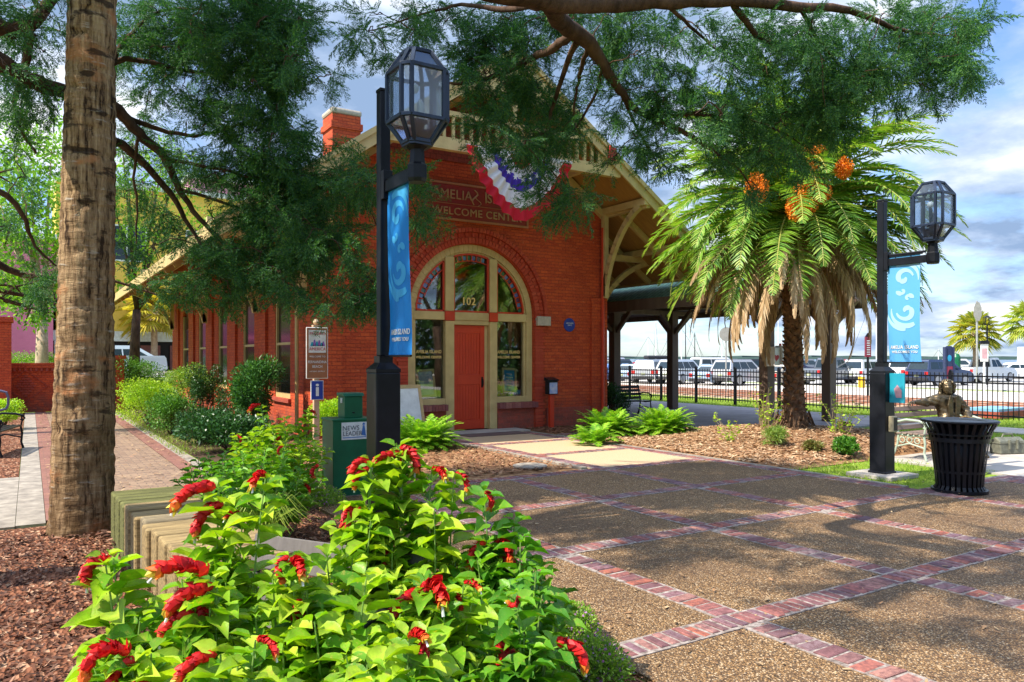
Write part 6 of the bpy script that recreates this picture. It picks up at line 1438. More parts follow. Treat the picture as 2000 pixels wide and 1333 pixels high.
def date_palm():
    base = Vector((13.24, 10.13, .20)); T = thing('date_palm', 'big date palm with orange fruit clusters and a skirt of dead fronds', 'palm tree', tuple(base))
    rng = np.random.default_rng(8); rr = random.Random(8)
    top = Vector((.0, .05, 4.05)); b = MB()
    prof = []; nz = 40
    b.tube([Vector((0, 0, -.25))]+[Vector((0, 0, 0)).lerp(top, i/nz)+Vector((.04*math.sin(i*.15), 0, 0)) for i in range(nz+1)], [.36]+[.17+.17*math.exp(-i/3.5)+.010*math.sin(i*2.4)+(.14*max(0, i/nz-.6)) for i in range(nz+1)], 18)
    b.build('trunk', m_dtrunk, T, smooth=True)
    s = MB()
    for i in range(230):                                   # leaf-base boots spiralling up the trunk
        t = i/230; z = .06+t*3.75; a = i*2.4; r = .175+.17*math.exp(-z/.33)+.14*max(0, z/3.85-.6); c = Vector((top.x*z/3.85+r*math.cos(a), top.y*z/3.85+r*math.sin(a), z)); w = .055
        tg = Vector((-math.sin(a), math.cos(a), 0)); o = Vector((math.cos(a), math.sin(a), 0)); k = rr.uniform(.7, 1.3)*(1+1.1*max(0, t-.6))
        s.add([c-tg*w-o*.02, c+tg*w-o*.02, c+o*.05*k+Vector((0, 0, .07*k))+tg*.02, c+o*.05*k+Vector((0, 0, .07*k))-tg*.02, c+Vector((0, 0, .09))-o*.03], [(0, 1, 2, 3), (3, 2, 4), (0, 3, 4), (1, 4, 2)])
    s.build('leaf_bases', m_dtrunk, T)
    fr = MB()                                               # flared root fringe
    for k in range(60): a = rr.uniform(0, 6.28); fr.tube([(.30*math.cos(a), .30*math.sin(a), .30*rr.random()+.1), (.42*math.cos(a), .42*math.sin(a), .05), (.55*math.cos(a), .55*math.sin(a), -.12)], [.012, .010, .004], 4)
    fr.build('roots', m_dtrunk, T)
    crown = top+Vector((0, 0, .30))
    # live fronds, each its own part
    NF = 150
    for i in range(NF):
        t = (i+.5)/NF; az = i*2.39996+rng.normal(0, .08); el = R_(86-108*t)+rng.normal(0, .06); L = (3.2+.45*math.sin(i*1.7)*.5)*(1.0-.10*max(0, t-.6)); droop = 1.15+.55*t if t < .75 else .9
        o = np.array(crown)+np.array([.10*math.cos(az), .10*math.sin(az), .30*(1-t)-.05])
        pts, p, d, n, l = frond(o, az, el, L, rng, 58, droop, .50, spread=1.32)
        V, F = long_leaves(p, d, n, l, .031, .13); me = MB()
        f = link('frond', mesh_from('frond', V, F, m_frond, uv=False), T)
        me.tube([Vector(q) for q in pts], [.022*(1-k/len(pts))+.004 for k in range(len(pts))], 5); me.build('rachis', m_rachis, f)
    # dead skirt
    for i in range(78):
        az = i*2.39996+.5; el = R_(4-46*rng.random()); L = rng.uniform(2.0, 3.1); o = np.array(top)+np.array([.20*math.cos(az), .20*math.sin(az), -.05-.2*rng.random()])
        pts, p, d, n, l = frond(o, az, el, L, rng, 44, 1.25, .34, .02, .3); d[:, 2] -= .9
        V, F = long_leaves(p, d, n, l, .032, .25); f = link('dead_frond', mesh_from('dead_frond', V, F, m_dead, uv=False), T)
        me = MB(); me.tube([Vector(q) for q in pts], [.018*(1-k/len(pts))+.004 for k in range(len(pts))], 5); me.build('rachis', m_dead, f)
    # fruit clusters
    for (x, y, r) in ((1587,318,.22),(1572,388,.20),(1556,404,.15),(1478,368,.17),(1648,328,.12),(1604,372,.14)):
        c = P(x, y, 13.7)-base; 
        r *= 1.3; n = 1700; q = rnd_dirs(n, rng)*(rng.uniform(0, 1, (n, 1))**.4)*r*np.array([1, 1, 1.35]); pp = np.array(c)+q
        V, F = leaf_quads(pp, rnd_dirs(n, rng, -.5), rnd_dirs(n, rng), .035, .022); f = link('fruit_cluster', mesh_from('fruit_cluster', V, F, m_orange, uv=False), T)
        me = MB(); o = Vector(top)+Vector((0, 0, .35)); cv = Vector(c)
        for k in range(7): e = cv+Vector([rr.uniform(-r, r)*.8 for _ in range(3)]); me.tube([o, o.lerp(cv, .6)+Vector((0, 0, .25)), e], [.012, .009, .004], 5)
        me.build('stalk', m_orange, f)
date_palm()

def near_palm():
    base = P(160, 1040, 7.2); base.z = 0
    T = thing('cabbage_palm', 'thick cabbage palm trunk with scarred bark rising at the left', 'palm tree', tuple(base)); rng = np.random.default_rng(4)
    n, m = 48, 260; Hh = 8.6; tp = P(180, 0, 7.2)-P(160, 1040, 7.2); lean = RT*((20/FPX*7.2)/5.0)
    V = []
    rg = np.random.default_rng(12); notch = [(rg.uniform(0, 2*PI), rg.uniform(.2, 6.5), rg.uniform(.10, .35), rg.uniform(.015, .05), rg.uniform(.008, .028)) for _ in range(90)]
    notch += [(math.atan2(-FW.y, -FW.x)+a, z, w, h, d) for a, z, w, h, d in ((.1, 1.25, .28, .05, .05), (-.5, 1.05, .2, .06, .04), (.45, .98, .22, .05, .045), (.2, 2.7, .3, .03, .03), (0, 3.6, .3, .03, .03), (-.2, 4.2, .35, .03, .03), (.1, 4.7, .3, .03, .03), (.5, 2.2, .2, .05, .04), (.3, 3.1, .2, .04, .03))]
    NA = np.array(notch)
    for j in range(m+1):
        z = Hh*j/m; r0 = .262-.058*min(1, z/5.0)+.065*math.exp(-z/.16)+.012*math.exp(-((z-1.0)/.6)**2)
        for k in range(n):
            a = 2*PI*k/n; r = r0+.0045*math.sin(z*52+1.5*math.sin(a*2+z))+.004*math.sin(a*17+z*2.1)+.003*math.sin(a*31-z*5)
            da = np.abs((a-NA[:, 0]+PI) % (2*PI)-PI); r -= float((NA[:, 4]*np.exp(-(da/NA[:, 2])**2-((z-NA[:, 1])/NA[:, 3])**2)).sum())
            c = lean*z; V.append((c.x+r*math.cos(a), c.y+r*math.sin(a), z-.05))
    F = np.array([(j*n+k, j*n+(k+1) % n, (j+1)*n+(k+1) % n, (j+1)*n+k) for j in range(m) for k in range(n)])
    link('trunk', mesh_from('trunk', np.array(V), F, m_ptrunk, smooth=True), T)
    c = lean*Hh
    fan_crown(T, Vector((c.x, c.y, Hh)), 30, 1.35, rng, m_fan)
def fan_crown(T, top, n, L, rng, mat, seg=20, dead=0):
    """costapalmate (fan) leaves, each its own part"""
    for i in range(n):
        t = (i+.5)/n; az = i*2.39996; el = R_(80-120*t); d = np.array([math.cos(az)*math.cos(el), math.sin(az)*math.cos(el), math.sin(el)]); pet = L*.75
        o = np.array(top); c = o+d*pet+np.array([0, 0, -.1*L*t]); side = unit(np.cross(d, [0, 0, 1.])+1e-6); up = np.cross(side, d)
        a = np.linspace(-1.9, 1.9, seg); dd = d[None]*np.cos(a)[:, None]+side[None]*np.sin(a)[:, None]+up[None]*(.25*np.abs(np.sin(a)))[:, None]; dd[:, 2] -= .25
        p = np.repeat(c[None], seg, 0); V, F = long_leaves(p, dd, np.repeat(up[None], seg, 0)+rng.normal(0, .25, (seg, 3)), L*.75*(1-.25*np.abs(a)/1.9)*rng.uniform(.9, 1.1, seg), .075*L, .30)
        f = link('fan_leaf', mesh_from('fan_leaf', V, F, mat, uv=False), T)
        MB().tube([Vector(o), Vector((o+c)/2)+Vector((0, 0, .04)), Vector(c)], [.018, .014, .01], 5).build('stem', m_rachis, f)
m_fan = leafmat('fan_palm_green', [(.12, .26, .03), (.30, .42, .06), (.45, .46, .08)], .35, .5)
m_fany = leafmat('sunlit_fan_palm', [(.30, .40, .04), (.5, .5, .06), (.62, .50, .08)], .45, .5, (1.2, 1.1, .4))
near_palm()
def cabbage(label, x, Z, ztop, L, tr, mat, zb=0., seed=1, group=None, n=34):
    p = P(x, 700, Z); T = thing('cabbage_palm', label, 'palm tree', (p.x, p.y, zb), 0, group); rng = np.random.default_rng(seed)
    MB().tube([(0, 0, -.1), (.05, 0, ztop*.5), (0, .05, ztop)], [tr*1.2, tr, tr*.9], 12).build('trunk', m_palebark, T, smooth=True)
    b = MB()
    for k in range(36): a = k*2.4; z = ztop-.9+.9*k/36; b.beam((tr*math.cos(a), tr*math.sin(a), z), (1.9*tr*math.cos(a), 1.9*tr*math.sin(a), z+.22), .07, .02)
    b.build('boots', m_palebark, T); fan_crown(T, Vector((0, .05, ztop)), n, L, rng, mat, 18)
cabbage('distant cabbage palm with yellowing fronds on the waterfront at the right', 1905, 62, 4.0, 1.55, .2, leafmat('yellowing_fan_palm', [(.14, .26, .03), (.30, .38, .05), (.55, .46, .07), (.20, .30, .04)], .4), -.27, 3, n=44)
cabbage('palm with its green crown cut off by the right edge of the picture', 2012, 58, 4.6, 1.5, .2, m_fan, -.27, 4)
cabbage('left of two pale trunked palms before the yellow building', 264, 52, 5.2-.8, 1.7, .22, m_fany, .8, 5)
cabbage('right of two pale trunked palms before the yellow building, with bare boots', 300, 50, 4.6-.8, 1.6, .2, m_fany, .8, 6)

# ---------------------------------------------------------------- shrubs and ground plants
def shrub(name, label, c, r, n, leaf, mat, seed, cat='shrub', stems=10, group=None, flat=.0, lumps=9, aspect=.5):
    rng = np.random.default_rng(seed); rr = random.Random(seed); T = thing(name, label, cat, (c[0], c[1], 0), 0, group)
    cz = c[2]; lc = rnd_dirs(lumps, rng, .3)*rng.uniform(.35, .75, (lumps, 1))*np.array(r); lr = rng.uniform(.35, .6, lumps)
    ci = rng.integers(0, lumps, n); q = rnd_dirs(n, rng)*(rng.uniform(.25, 1, (n, 1))**.5)*lr[ci][:, None]*np.array(r); p = lc[ci]+q; p[:, 2] += cz; p = p[p[:, 2] > .03]; n = len(p)
    d = unit(p-np.array([0, 0, cz]))*.7+rng.normal(0, .6, (n, 3)); d[:, 2] += .15
    V, F = leaf_quads(p, d, rnd_dirs(n, rng, 1.0), leaf*rng.uniform(.6, 1.3, n), leaf*aspect, .06)
    link('foliage', mesh_from('foliage', V, F, mat, uv=False), T)
    b = MB()
    for i in range(stems): e = Vector(lc[i % lumps])+Vector((0, 0, cz)); b.tube([(rr.uniform(-.06, .06), rr.uniform(-.06, .06), 0), e*.6, e], [.016, .012, .006], 5)
    b.build('stems', m_bark, T); return T
m_lime = leafmat('lime_leaf', [(.22, .42, .02), (.40, .60, .03), (.55, .72, .06)], .4, .45)
m_mid = leafmat('mid_green_leaf', [(.04, .13, .02), (.09, .24, .03), (.14, .32, .03)], .3, .45)
m_deep = leafmat('deep_green_leaf', [(.012, .05, .012), (.03, .10, .02), (.05, .14, .03)], .2, .35)
def ground_xy(x, Z): p = P(x, 700, Z); return p.x, p.y
def S(name, label, x, Z, cz, r, n, leaf, mat, seed, **k): u, v = ground_xy(x, Z); return shrub(name, label, (u, v, cz), r, n, leaf, mat, seed, **k)
S('hedge', 'clipped mid green hedge beyond the walkway right of the garden wall pier', 258, 25, .95, (1.5, 1.2, .78), 11000, .06, m_mid, 41, cat='hedge', lumps=16)
S('azalea_bush', 'bright lime green bush beside the walkway', 292, 18.5, .60, (.85, .9, .62), 7000, .055, m_lime, 42)
S('azalea_bush', 'mid green bush right of the lime green one, nearer the camera', 338, 16.5, .50, (.7, .8, .5), 5000, .055, m_mid, 43)
S('azalea_bush', 'low dark bush at the foot of the side wall near the corner', 400, 14.5, .35, (.65, .8, .38), 4500, .06, m_deep, 44)
S('garden_shrub', 'dark clipped shrub before the side wall windows, left one', 400, 20, .95, (.50, .55, .72), 5500, .05, m_deep, 45)
S('garden_shrub', 'light tipped loose shrub behind the clipped dark ones', 372, 22.5, .9, (.9, .9, .65), 5000, .07, leafmat('loose_shrub', [(.10, .22, .03), (.24, .40, .06), (.36, .48, .1)], .4), 46)
S('garden_shrub', 'dense dark green shrub with long leaves at the depot corner', 510, 15.2, .98, (.62, .62, .62), 6500, .10, leafmat('long_dark_leaf', [(.02, .08, .015), (.05, .16, .03), (.10, .25, .04)], .25), 47, aspect=.28)
S('garden_shrub', 'dark shrub tucked between the clipped shrub and the corner shrub', 455, 17, .75, (.5, .55, .55), 4000, .05, m_deep, 48)
S('garden_shrub', 'low dark evergreen in front of the corner shrub', 455, 13.5, .30, (.85, .8, .36), 5200, .07, m_deep, 49)
S('box_shrub', 'round bright green shrub between the welcome sign and the news box', 648, 13.4, .62, (.42, .36, .40), 5200, .045, m_lime, 50)
S('box_shrub', 'dark clipped shrub by the depot corner left of the black bench', 1200, 20.2, .62, (.42, .45, .56), 5500, .045, m_deep, 51)
S('small_shrub', 'small round green shrub in the straw bed near the lamp post', 1650, 12.6, .17, (.24, .24, .17), 1500, .06, m_mid, 52, stems=5)
S('small_shrub', 'pale green spiky shrub in the middle of the straw bed', 1508, 13.6, .2, (.30, .30, .20), 1300, .10, leafmat('pale_spiky_leaf', [(.16, .28, .06), (.32, .42, .10)], .4), 53, aspect=.15, stems=5)
S('small_shrub', 'tiny dry brown green shrub between the two green ones in the straw bed', 1588, 13.0, .12, (.22, .2, .13), 700, .06, leafmat('dry_shrub', [(.2, .13, .05), (.25, .3, .08)], .3), 54, stems=5)
S('hedge', 'long clipped bright hedge behind the garden wall', 60, 31, 1.35, (4.0, .9, .55), 9000, .08, leafmat('bright_hedge', [(.12, .28, .03), (.3, .48, .06)], .35), 55, cat='hedge', lumps=26)
S('azalea_bush', 'yellow green bush at the left edge behind the bench', 6, 17.6, .42, (.55, .4, .28), 2600, .05, m_lime, 56)

# ferny coontie plants: rosettes of small pinnate fronds
def coontie(label, x, y, R, n, mat, seed, zc=0.02):
    g = G(x, y); T = thing('coontie_fern', label, 'fern', (g.x, g.y, zc), 0, 'ferny plants at the depot'); rng = np.random.default_rng(seed)
    Vs = []; Fs = []; off = 0; b = MB()
    for i in range(n):
        t = (i+.5)/n; az = i*2.39996; el = R_(84-62*t); L = R*rng.uniform(.75, 1.15); o = np.array([.25*math.cos(az)*rng.random(), .12*math.sin(az)*rng.random(), 0])
        pts, p, d, nn, l = frond(o, az, el, L, rng, 18, 1.0, .15, .02, .5, spread=1.2); V, F = long_leaves(p, d, nn, l, .030, .1); Vs.append(V); Fs.append(F+off); off += len(V); b.tube([Vector(q) for q in pts[::3]], .004, 4, cap=False)
    link('foliage', mesh_from('foliage', np.concatenate(Vs), np.concatenate(Fs), mat, uv=False), T); b.build('stems', m_rachis, T)
m_fern = leafmat('fern_green', [(.10, .28, .02), (.24, .50, .03), (.42, .64, .06)], .4, .4)
coontie('ferny plant left of the red door in front of the sandwich board', 825, 878, .72, 120, m_fern, 61)
coontie('ferny plant at the depot corner, left one of the pair near the black bench', 1185, 852, .66, 120, m_fern, 62)
coontie('ferny plant right of another in front of the black bench', 1293, 850, .70, 130, m_fern, 63)
coontie('small ferny plant at the path edge, leftmost by the depot corner', 1160, 868, .42, 30, m_fern, 64)
# weedy stems near the palm
def weeds(label, x, Z, n, h, seed):
    u, v = ground_xy(x, Z); rng = np.random.default_rng(seed); rr = random.Random(seed); T = thing('wild_stems', label, 'plant', (u, v, .1)); b = MB(); Ps = []; Ds = []
    for i in range(n):
        a = rr.uniform(0, 6.28); e = Vector((math.cos(a)*rr.uniform(.1, .5), math.sin(a)*rr.uniform(.1, .5), h*rr.uniform(.5, 1))); o = Vector((rr.uniform(-.1, .1), rr.uniform(-.1, .1), -.1)); m = o.lerp(e, .5)+Vector((0, 0, .08)); b.tube([o, m, e], [.005, .004, .002], 4)
        for k in range(12): t = rr.random(); Ps.append(list(o.lerp(e, t)+Vector((0, 0, .16*t*(1-t))))); Ds.append([rr.gauss(0, 1), rr.gauss(0, 1), .4])
    b.build('stems', Mt('dry_stem', (.40, .30, .16), .8, bmp=0), T); V, F = leaf_quads(np.array(Ps), np.array(Ds), rnd_dirs(len(Ps), rng, 1), .07, .035, .05); link('leaves', mesh_from('leaves', V, F, m_lime, uv=False), T)
weeds('thin wild stems at the foot of the shelter post in the bed', 1500, 15.2, 22, 1.1, 71)
weeds('thin green stems at the foot of the date palm', 1640, 14.6, 26, .9, 72)
weeds('low wild stems in the straw bed left of the post', 1425, 14.2, 10, .55, 73)
# ---------------------------------------------------------------- flowering shrimp plants
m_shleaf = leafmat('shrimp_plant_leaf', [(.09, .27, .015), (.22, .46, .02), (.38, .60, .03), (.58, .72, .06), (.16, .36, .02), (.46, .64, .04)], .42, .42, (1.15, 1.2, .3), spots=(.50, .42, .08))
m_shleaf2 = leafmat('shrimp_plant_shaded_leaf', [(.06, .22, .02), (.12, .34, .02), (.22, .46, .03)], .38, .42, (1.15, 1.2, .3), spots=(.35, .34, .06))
m_stem = Mt('green_stem', (.22, .36, .08), .5, bmp=0)
m_bract = [leafmat('bract_'+n, c, .3, .5, (1, .9, .9)) for n, c in (('crimson', [(.42, .005, .010), (.66, .010, .014), (.80, .03, .02)]), ('orange', [(.75, .13, .015), (.80, .22, .03)]), ('yellow', [(.70, .50, .04), (.6, .6, .08)]))]
def ovate(p, d, n, l, w, rng, curl=.25):
    """rounded, folded, drooping leaves: 9 verts, 8 faces"""
    d = unit(d); s = unit(np.cross(d, n)); u = np.cross(s, d); l = l[:, None]; w = w[:, None]; g = np.array([0, 0, -1.]); cu = curl*rng.uniform(.4, 1.5, (len(p), 1))
    def pt(t, side, width): return p+d*l*t+s*w*side*width+u*w*abs(side)*.30*1.0+g*l*cu*t*t
    V = np.stack([pt(0, 0, 0), pt(.22, 0, 0), pt(.22, -1, .40), pt(.22, 1, .40), pt(.5, 0, 0), pt(.5, -1, .48), pt(.5, 1, .48), pt(.8, 0, 0), pt(.8, -1, .27), pt(.8, 1, .27), pt(1.06, 0, 0)], 1)
    F4 = np.array([[0, 1, 2, 0]]); n_ = len(p); base = (np.arange(n_)*11)[:, None]
    quads = np.array([(1, 4, 5, 2), (1, 3, 6, 4), (4, 7, 8, 5), (4, 6, 9, 7)]); tris = np.array([(0, 1, 2), (0, 3, 1), (7, 10, 8), (7, 9, 10)])
    return V.reshape(-1, 3), [tuple(q) for q in (base[:, :, None]+quads[None]).reshape(-1, 4)]+[tuple(q) for q in (base[:, :, None]+tris[None]).reshape(-1, 3)]
def bract_flower(T, tip, d0, L, seed, white=True):
    """a curved chain of overlapping heart-shaped bracts, ending in orange and yellow, with a white tongue"""
    rr = random.Random(seed); b = MB(); d = Vector(d0).normalized(); side = d.cross(Vector((0, 0, 1))); side = side.normalized() if side.length > .05 else Vector((1, 0, 0)); p = Vector(tip); n = 15
    bend = rr.uniform(1.0, 2.6)/n
    for k in range(n):
        t = k/(n-1); d = (Matrix.Rotation(-bend, 3, side) @ d).normalized(); p = p+d*(L/n); up = side.cross(d); wd = L*.25*(1-.30*abs(t-.45))*1.1; b.cur = 0 if t < .80 else (1 if t < .94 else 2); wd *= rr.uniform(.85, 1.25)
        for a in (0, PI/2, PI, 3*PI/2):
            aa = a+k*1.1+rr.uniform(-.5, .5); wd = L*.22*(1-.30*abs(t-.45))*rr.uniform(.75, 1.35); o = side*math.cos(aa)+up*math.sin(aa); tg = d.cross(o); f = d*wd*rr.uniform(.6, 1.1)+o*wd*rr.uniform(.28, .60); q = p+o*L*.02
            b.add([q, q+f*.45+tg*wd*.48, q+f*.85+tg*wd*.30, q+f*1.15, q+f*.85-tg*wd*.30, q+f*.45-tg*wd*.48, q+f*.5+o*wd*.20], [(0, 1, 6), (1, 2, 6), (2, 3, 6), (3, 4, 6), (4, 5, 6), (5, 0, 6)])
    f = b.build('flower', m_bract, T, world=True)
    if white:
        w = MB(); dn = (d+Vector((0, 0, -.6))).normalized(); w.tube([p-d*L*.1, p+dn*L*.12, p+dn*L*.28], [L*.02, L*.03, L*.035], 6); w.build('tongue', m_white, f, world=True)
def shrimp(label, x, y, Z, R, nst, seed, flowers, mat=m_shleaf, leaf=.122, group='red flowering shrimp plants', zmin=.12):
    top = P(x, y, Z); bx, by = top.x, top.y; T = thing('shrimp_plant', label, 'flowering shrub', (bx, by, 0), 0, group)
    rng = np.random.default_rng(seed); rr = random.Random(seed); st = MB(); Ps = []; Ds = []; Ns = []; Ls = []
    tips = []
    nst = int(nst*.76)
    for i in range(nst):
        a = i*2.39996; r = R*math.sqrt((i+.5)/nst); z = top.z*(1-.42*(r/R)**2)*rr.uniform(.80, 1.04); tips.append((Vector((bx+r*math.cos(a), by+r*math.sin(a), z)), None))
    fl = []
    for (fx, fy, L, ax, ay) in flowers:     # picture position, length in m, direction right/up in the picture
        Zf = Z+(P(fx, fy, Z)-P(fx, fy, Z)).length; q = P(fx, fy, Z); d = RT*ax+Vector((0, 0, ay))-FW*rr.uniform(.1, .6)
        L *= 1.15; base = q-d.normalized()*L*.5; tips.append((base, d)); fl.append((base, d, L))
    for (e, d) in tips:
        o = Vector((bx+(e.x-bx)*.35+rr.uniform(-.05, .05), by+(e.y-by)*.35+rr.uniform(-.05, .05), 0.02)); m = o.lerp(e, .5)+Vector(((e.x-bx)*.12, (e.y-by)*.12, .05))
        pts = [o, o.lerp(m, .5)+Vector((0, 0, .03)), m, m.lerp(e, .5)+Vector((0, 0, .03)), e]; st.tube(pts, [.006, .0055, .005, .004, .003], 5, cap=False)
        nn = max(4, int((e.z-zmin)/.052))
        for k in range(nn):
            t = 1-(k/nn)**1.15; t = max(.25, t)
            seg = min(3, int(t*4)); f = t*4-seg; q = pts[seg].lerp(pts[seg+1], f); az = rr.uniform(0, 6.28) if k == 0 else az+PI/2+rr.uniform(-.3, .3)
            sz = leaf*(0.55+.6*min(1, k/3.0))*rr.uniform(.75, 1.25)
            for s in (0, PI):
                dd = (math.cos(az+s), math.sin(az+s), rr.uniform(.0, .75)); Ps.append(tuple(q+Vector(dd)*.012)); Ds.append(dd); Ns.append((rr.gauss(0, .25), rr.gauss(0, .25), 1)); Ls.append(sz)
    Ls = np.array(Ls); V, F = ovate(np.array(Ps), np.array(Ds, float), np.array(Ns, float), Ls, Ls*.66, rng)
    link('foliage', mesh_from('foliage', [tuple(v) for v in V], F, mat, uv=False, smooth=True), T, world=True)
    st.build('stems', m_stem, T, world=True)
    for k, (q, d, L) in enumerate(fl): bract_flower(T, q, d, L, seed*31+k)
F_ = shrimp
F_('flowering shrub at the far left front, with one flower against the mulch', 262, 1150, 2.95, .20, 11, 101, [(182, 1082, .13, -1, .35), (172, 1098, .10, -1, -.2)])
F_('flowering shrub whose tall flowers stand over the timber wall', 425, 1030, 3.35, .24, 15, 102, [(385, 940, .17, -.9, .4), (400, 985, .16, -1, .1), (512, 912, .11, -.1, 1), (462, 995, .07, -.5, .7)])
F_('flowering shrub low at the left with curved flowers before the timber ends', 352, 1185, 2.85, .24, 15, 103, [(375, 1090, .17, -.7, .8), (372, 1140, .17, -1, .2), (345, 1190, .14, -.8, .3), (395, 1205, .14, .2, -.8)])
F_('flowering shrub at the bottom left corner with a big arching flower', 262, 1285, 2.45, .20, 11, 104, [(232, 1240, .15, -.4, 1), (225, 1290, .13, -.9, .2), (262, 1330, .10, -1, .2)])
F_('flowering shrub at the bottom between the two biggest clumps', 430, 1290, 2.35, .26, 16, 105, [(385, 1275, .12, -.9, .2), (520, 1240, .08, .5, .3)])
F_('flowering shrub beside the half hidden bench', 575, 1120, 3.0, .26, 17, 106, [(575, 1078, .13, .3, .8), (540, 1092, .10, -.9, -.1), (565, 1190, .12, -.8, -.6), (598, 1205, .10, .6, -.8)])
F_('flowering shrub right below the news box with two flowers on top', 700, 990, 3.75, .30, 18, 107, [(700, 890, .12, -1, .5), (700, 915, .11, -1, .05), (690, 985, .12, -.8, .4), (668, 1000, .12, -.9, -.5), (760, 1065, .10, -.8, .6)])
F_('tall flowering shrub before the near lamp post with spread red flowers', 822, 965, 3.8, .30, 19, 108, [(760, 878, .13, -.9, .5), (805, 870, .14, 1, .2), (787, 895, .08, .3, -1), (853, 908, .10, .3, .4), (905, 922, .10, .8, .3)])
F_('flowering shrub in the centre of the near bed with a cross shaped flower group', 835, 1120, 3.05, .30, 20, 109, [(842, 1118, .16, .2, 1), (795, 1155, .15, -1, .1), (832, 1165, .12, .1, -.7), (882, 1190, .17, .9, -.6), (898, 1160, .07, .5, .3), (918, 1132, .08, .5, .5)])
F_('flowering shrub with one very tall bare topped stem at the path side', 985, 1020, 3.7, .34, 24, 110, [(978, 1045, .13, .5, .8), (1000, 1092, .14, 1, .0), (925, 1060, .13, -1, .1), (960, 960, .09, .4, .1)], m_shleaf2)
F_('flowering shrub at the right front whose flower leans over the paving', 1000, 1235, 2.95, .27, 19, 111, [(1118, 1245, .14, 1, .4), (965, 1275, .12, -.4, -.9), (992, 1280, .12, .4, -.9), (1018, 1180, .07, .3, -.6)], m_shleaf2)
F_('flowering shrub at the bottom centre right of the middle, filled with lime leaves', 770, 1270, 2.55, .30, 21, 112, [(808, 1225, .10, .3, .8), (835, 1285, .13, .3, -.9)])
F_('flowering shrub at the very bottom of the picture with large lime leaves', 590, 1320, 2.3, .30, 22, 113, [])
F_('flowering shrub filling the bottom right of the bed', 900, 1330, 2.5, .24, 16, 114, [])
F_('leafy shrub between the bench and the centre flowers', 690, 1130, 2.95, .28, 18, 115, [])
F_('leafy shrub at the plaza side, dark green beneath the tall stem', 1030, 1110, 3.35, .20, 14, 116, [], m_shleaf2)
F_('yellow green shrub with few red flowers behind, left of the welcome sign', 545, 815, 8.6, .62, 46, 120, [(500, 786, .14, -.4, .5), (548, 842, .13, .9, -.1), (470, 850, .10, 1, 0), (610, 800, .10, .3, .2)], m_shleaf, .10, 'flowering shrubs behind')
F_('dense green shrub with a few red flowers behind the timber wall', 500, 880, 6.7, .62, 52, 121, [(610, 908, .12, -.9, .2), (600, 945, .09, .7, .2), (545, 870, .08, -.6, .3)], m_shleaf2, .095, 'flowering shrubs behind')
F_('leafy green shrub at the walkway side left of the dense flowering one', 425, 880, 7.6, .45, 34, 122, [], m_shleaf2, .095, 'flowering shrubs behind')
# mexican heather: fine leaves with mauve flowers, beside the paving and beneath the news box
def heather(label, x, y, r, n, seed, hgt=.20):
    g = G(x, y); T = thing('heather_plant', label, 'plant', (g.x, g.y, 0), 0, 'low mauve flowering plants'); rng = np.random.default_rng(seed)
    def pts(n): q = rnd_dirs(n, rng)*rng.uniform(.3, 1, (n, 1))*np.array([r, r, hgt]); q[:, 2] = np.abs(q[:, 2])+.02; return q
    p = pts(n); V, F = leaf_quads(p, unit(p)+rng.normal(0, .5, p.shape), rnd_dirs(n, rng, .6), .028, .010, .05); link('foliage', mesh_from('foliage', V, F, m_heath, uv=False), T)
    p = pts(n//8); p *= 1.04; V, F = leaf_quads(p, rnd_dirs(len(p), rng, .8), rnd_dirs(len(p), rng), .016, .014); link('flowers', mesh_from('flowers', V, F, m_mauve, uv=False), T)
    b = MB()
    for k in range(14): a = rng.uniform(0, 6.28); b.tube([(0, 0, 0), (r*.8*math.cos(a), r*.8*math.sin(a), hgt*.8)], .003, 4)
    b.build('stems', m_stem, T)
m_heath = leafmat('heather_leaf', [(.08, .20, .03), (.22, .40, .04), (.38, .52, .08)], .35)
m_mauve = leafmat('mauve_petals', [(.35, .10, .40), (.55, .25, .60)], .3)
heather('low mauve flowered plant at the bottom beside the paving', 1160, 1330, .20, 4200, 131)
heather('low mauve flowered plant at the bed edge right of the red flowers', 1118, 1250, .17, 3200, 132)
heather('low mauve flowered plant below the bench side of the news box', 620, 985, .32, 4200, 133)
o_g = G(515, 1090); T = thing('grass_tuft', 'tuft of fine arching yellow green grass behind the bench arm', 'grass plant', (o_g.x, o_g.y, 0)); rng = np.random.default_rng(9); b = MB()
for k in range(120):
    a = rng.uniform(0, 6.28); h = rng.uniform(.35, .55); rr_ = rng.uniform(.15, .38); b.tube([(0.03*math.cos(a), .03*math.sin(a), 0), (rr_*.4*math.cos(a), rr_*.4*math.sin(a), h*.8), (rr_*.8*math.cos(a), rr_*.8*math.sin(a), h), (rr_*1.25*math.cos(a), rr_*1.25*math.sin(a), h*.75)], [.004, .003, .0025, .001], 3, cap=False)
b.build('blades', leafmat('fine_grass', [(.35, .5, .05), (.5, .6, .1)], .3), T)

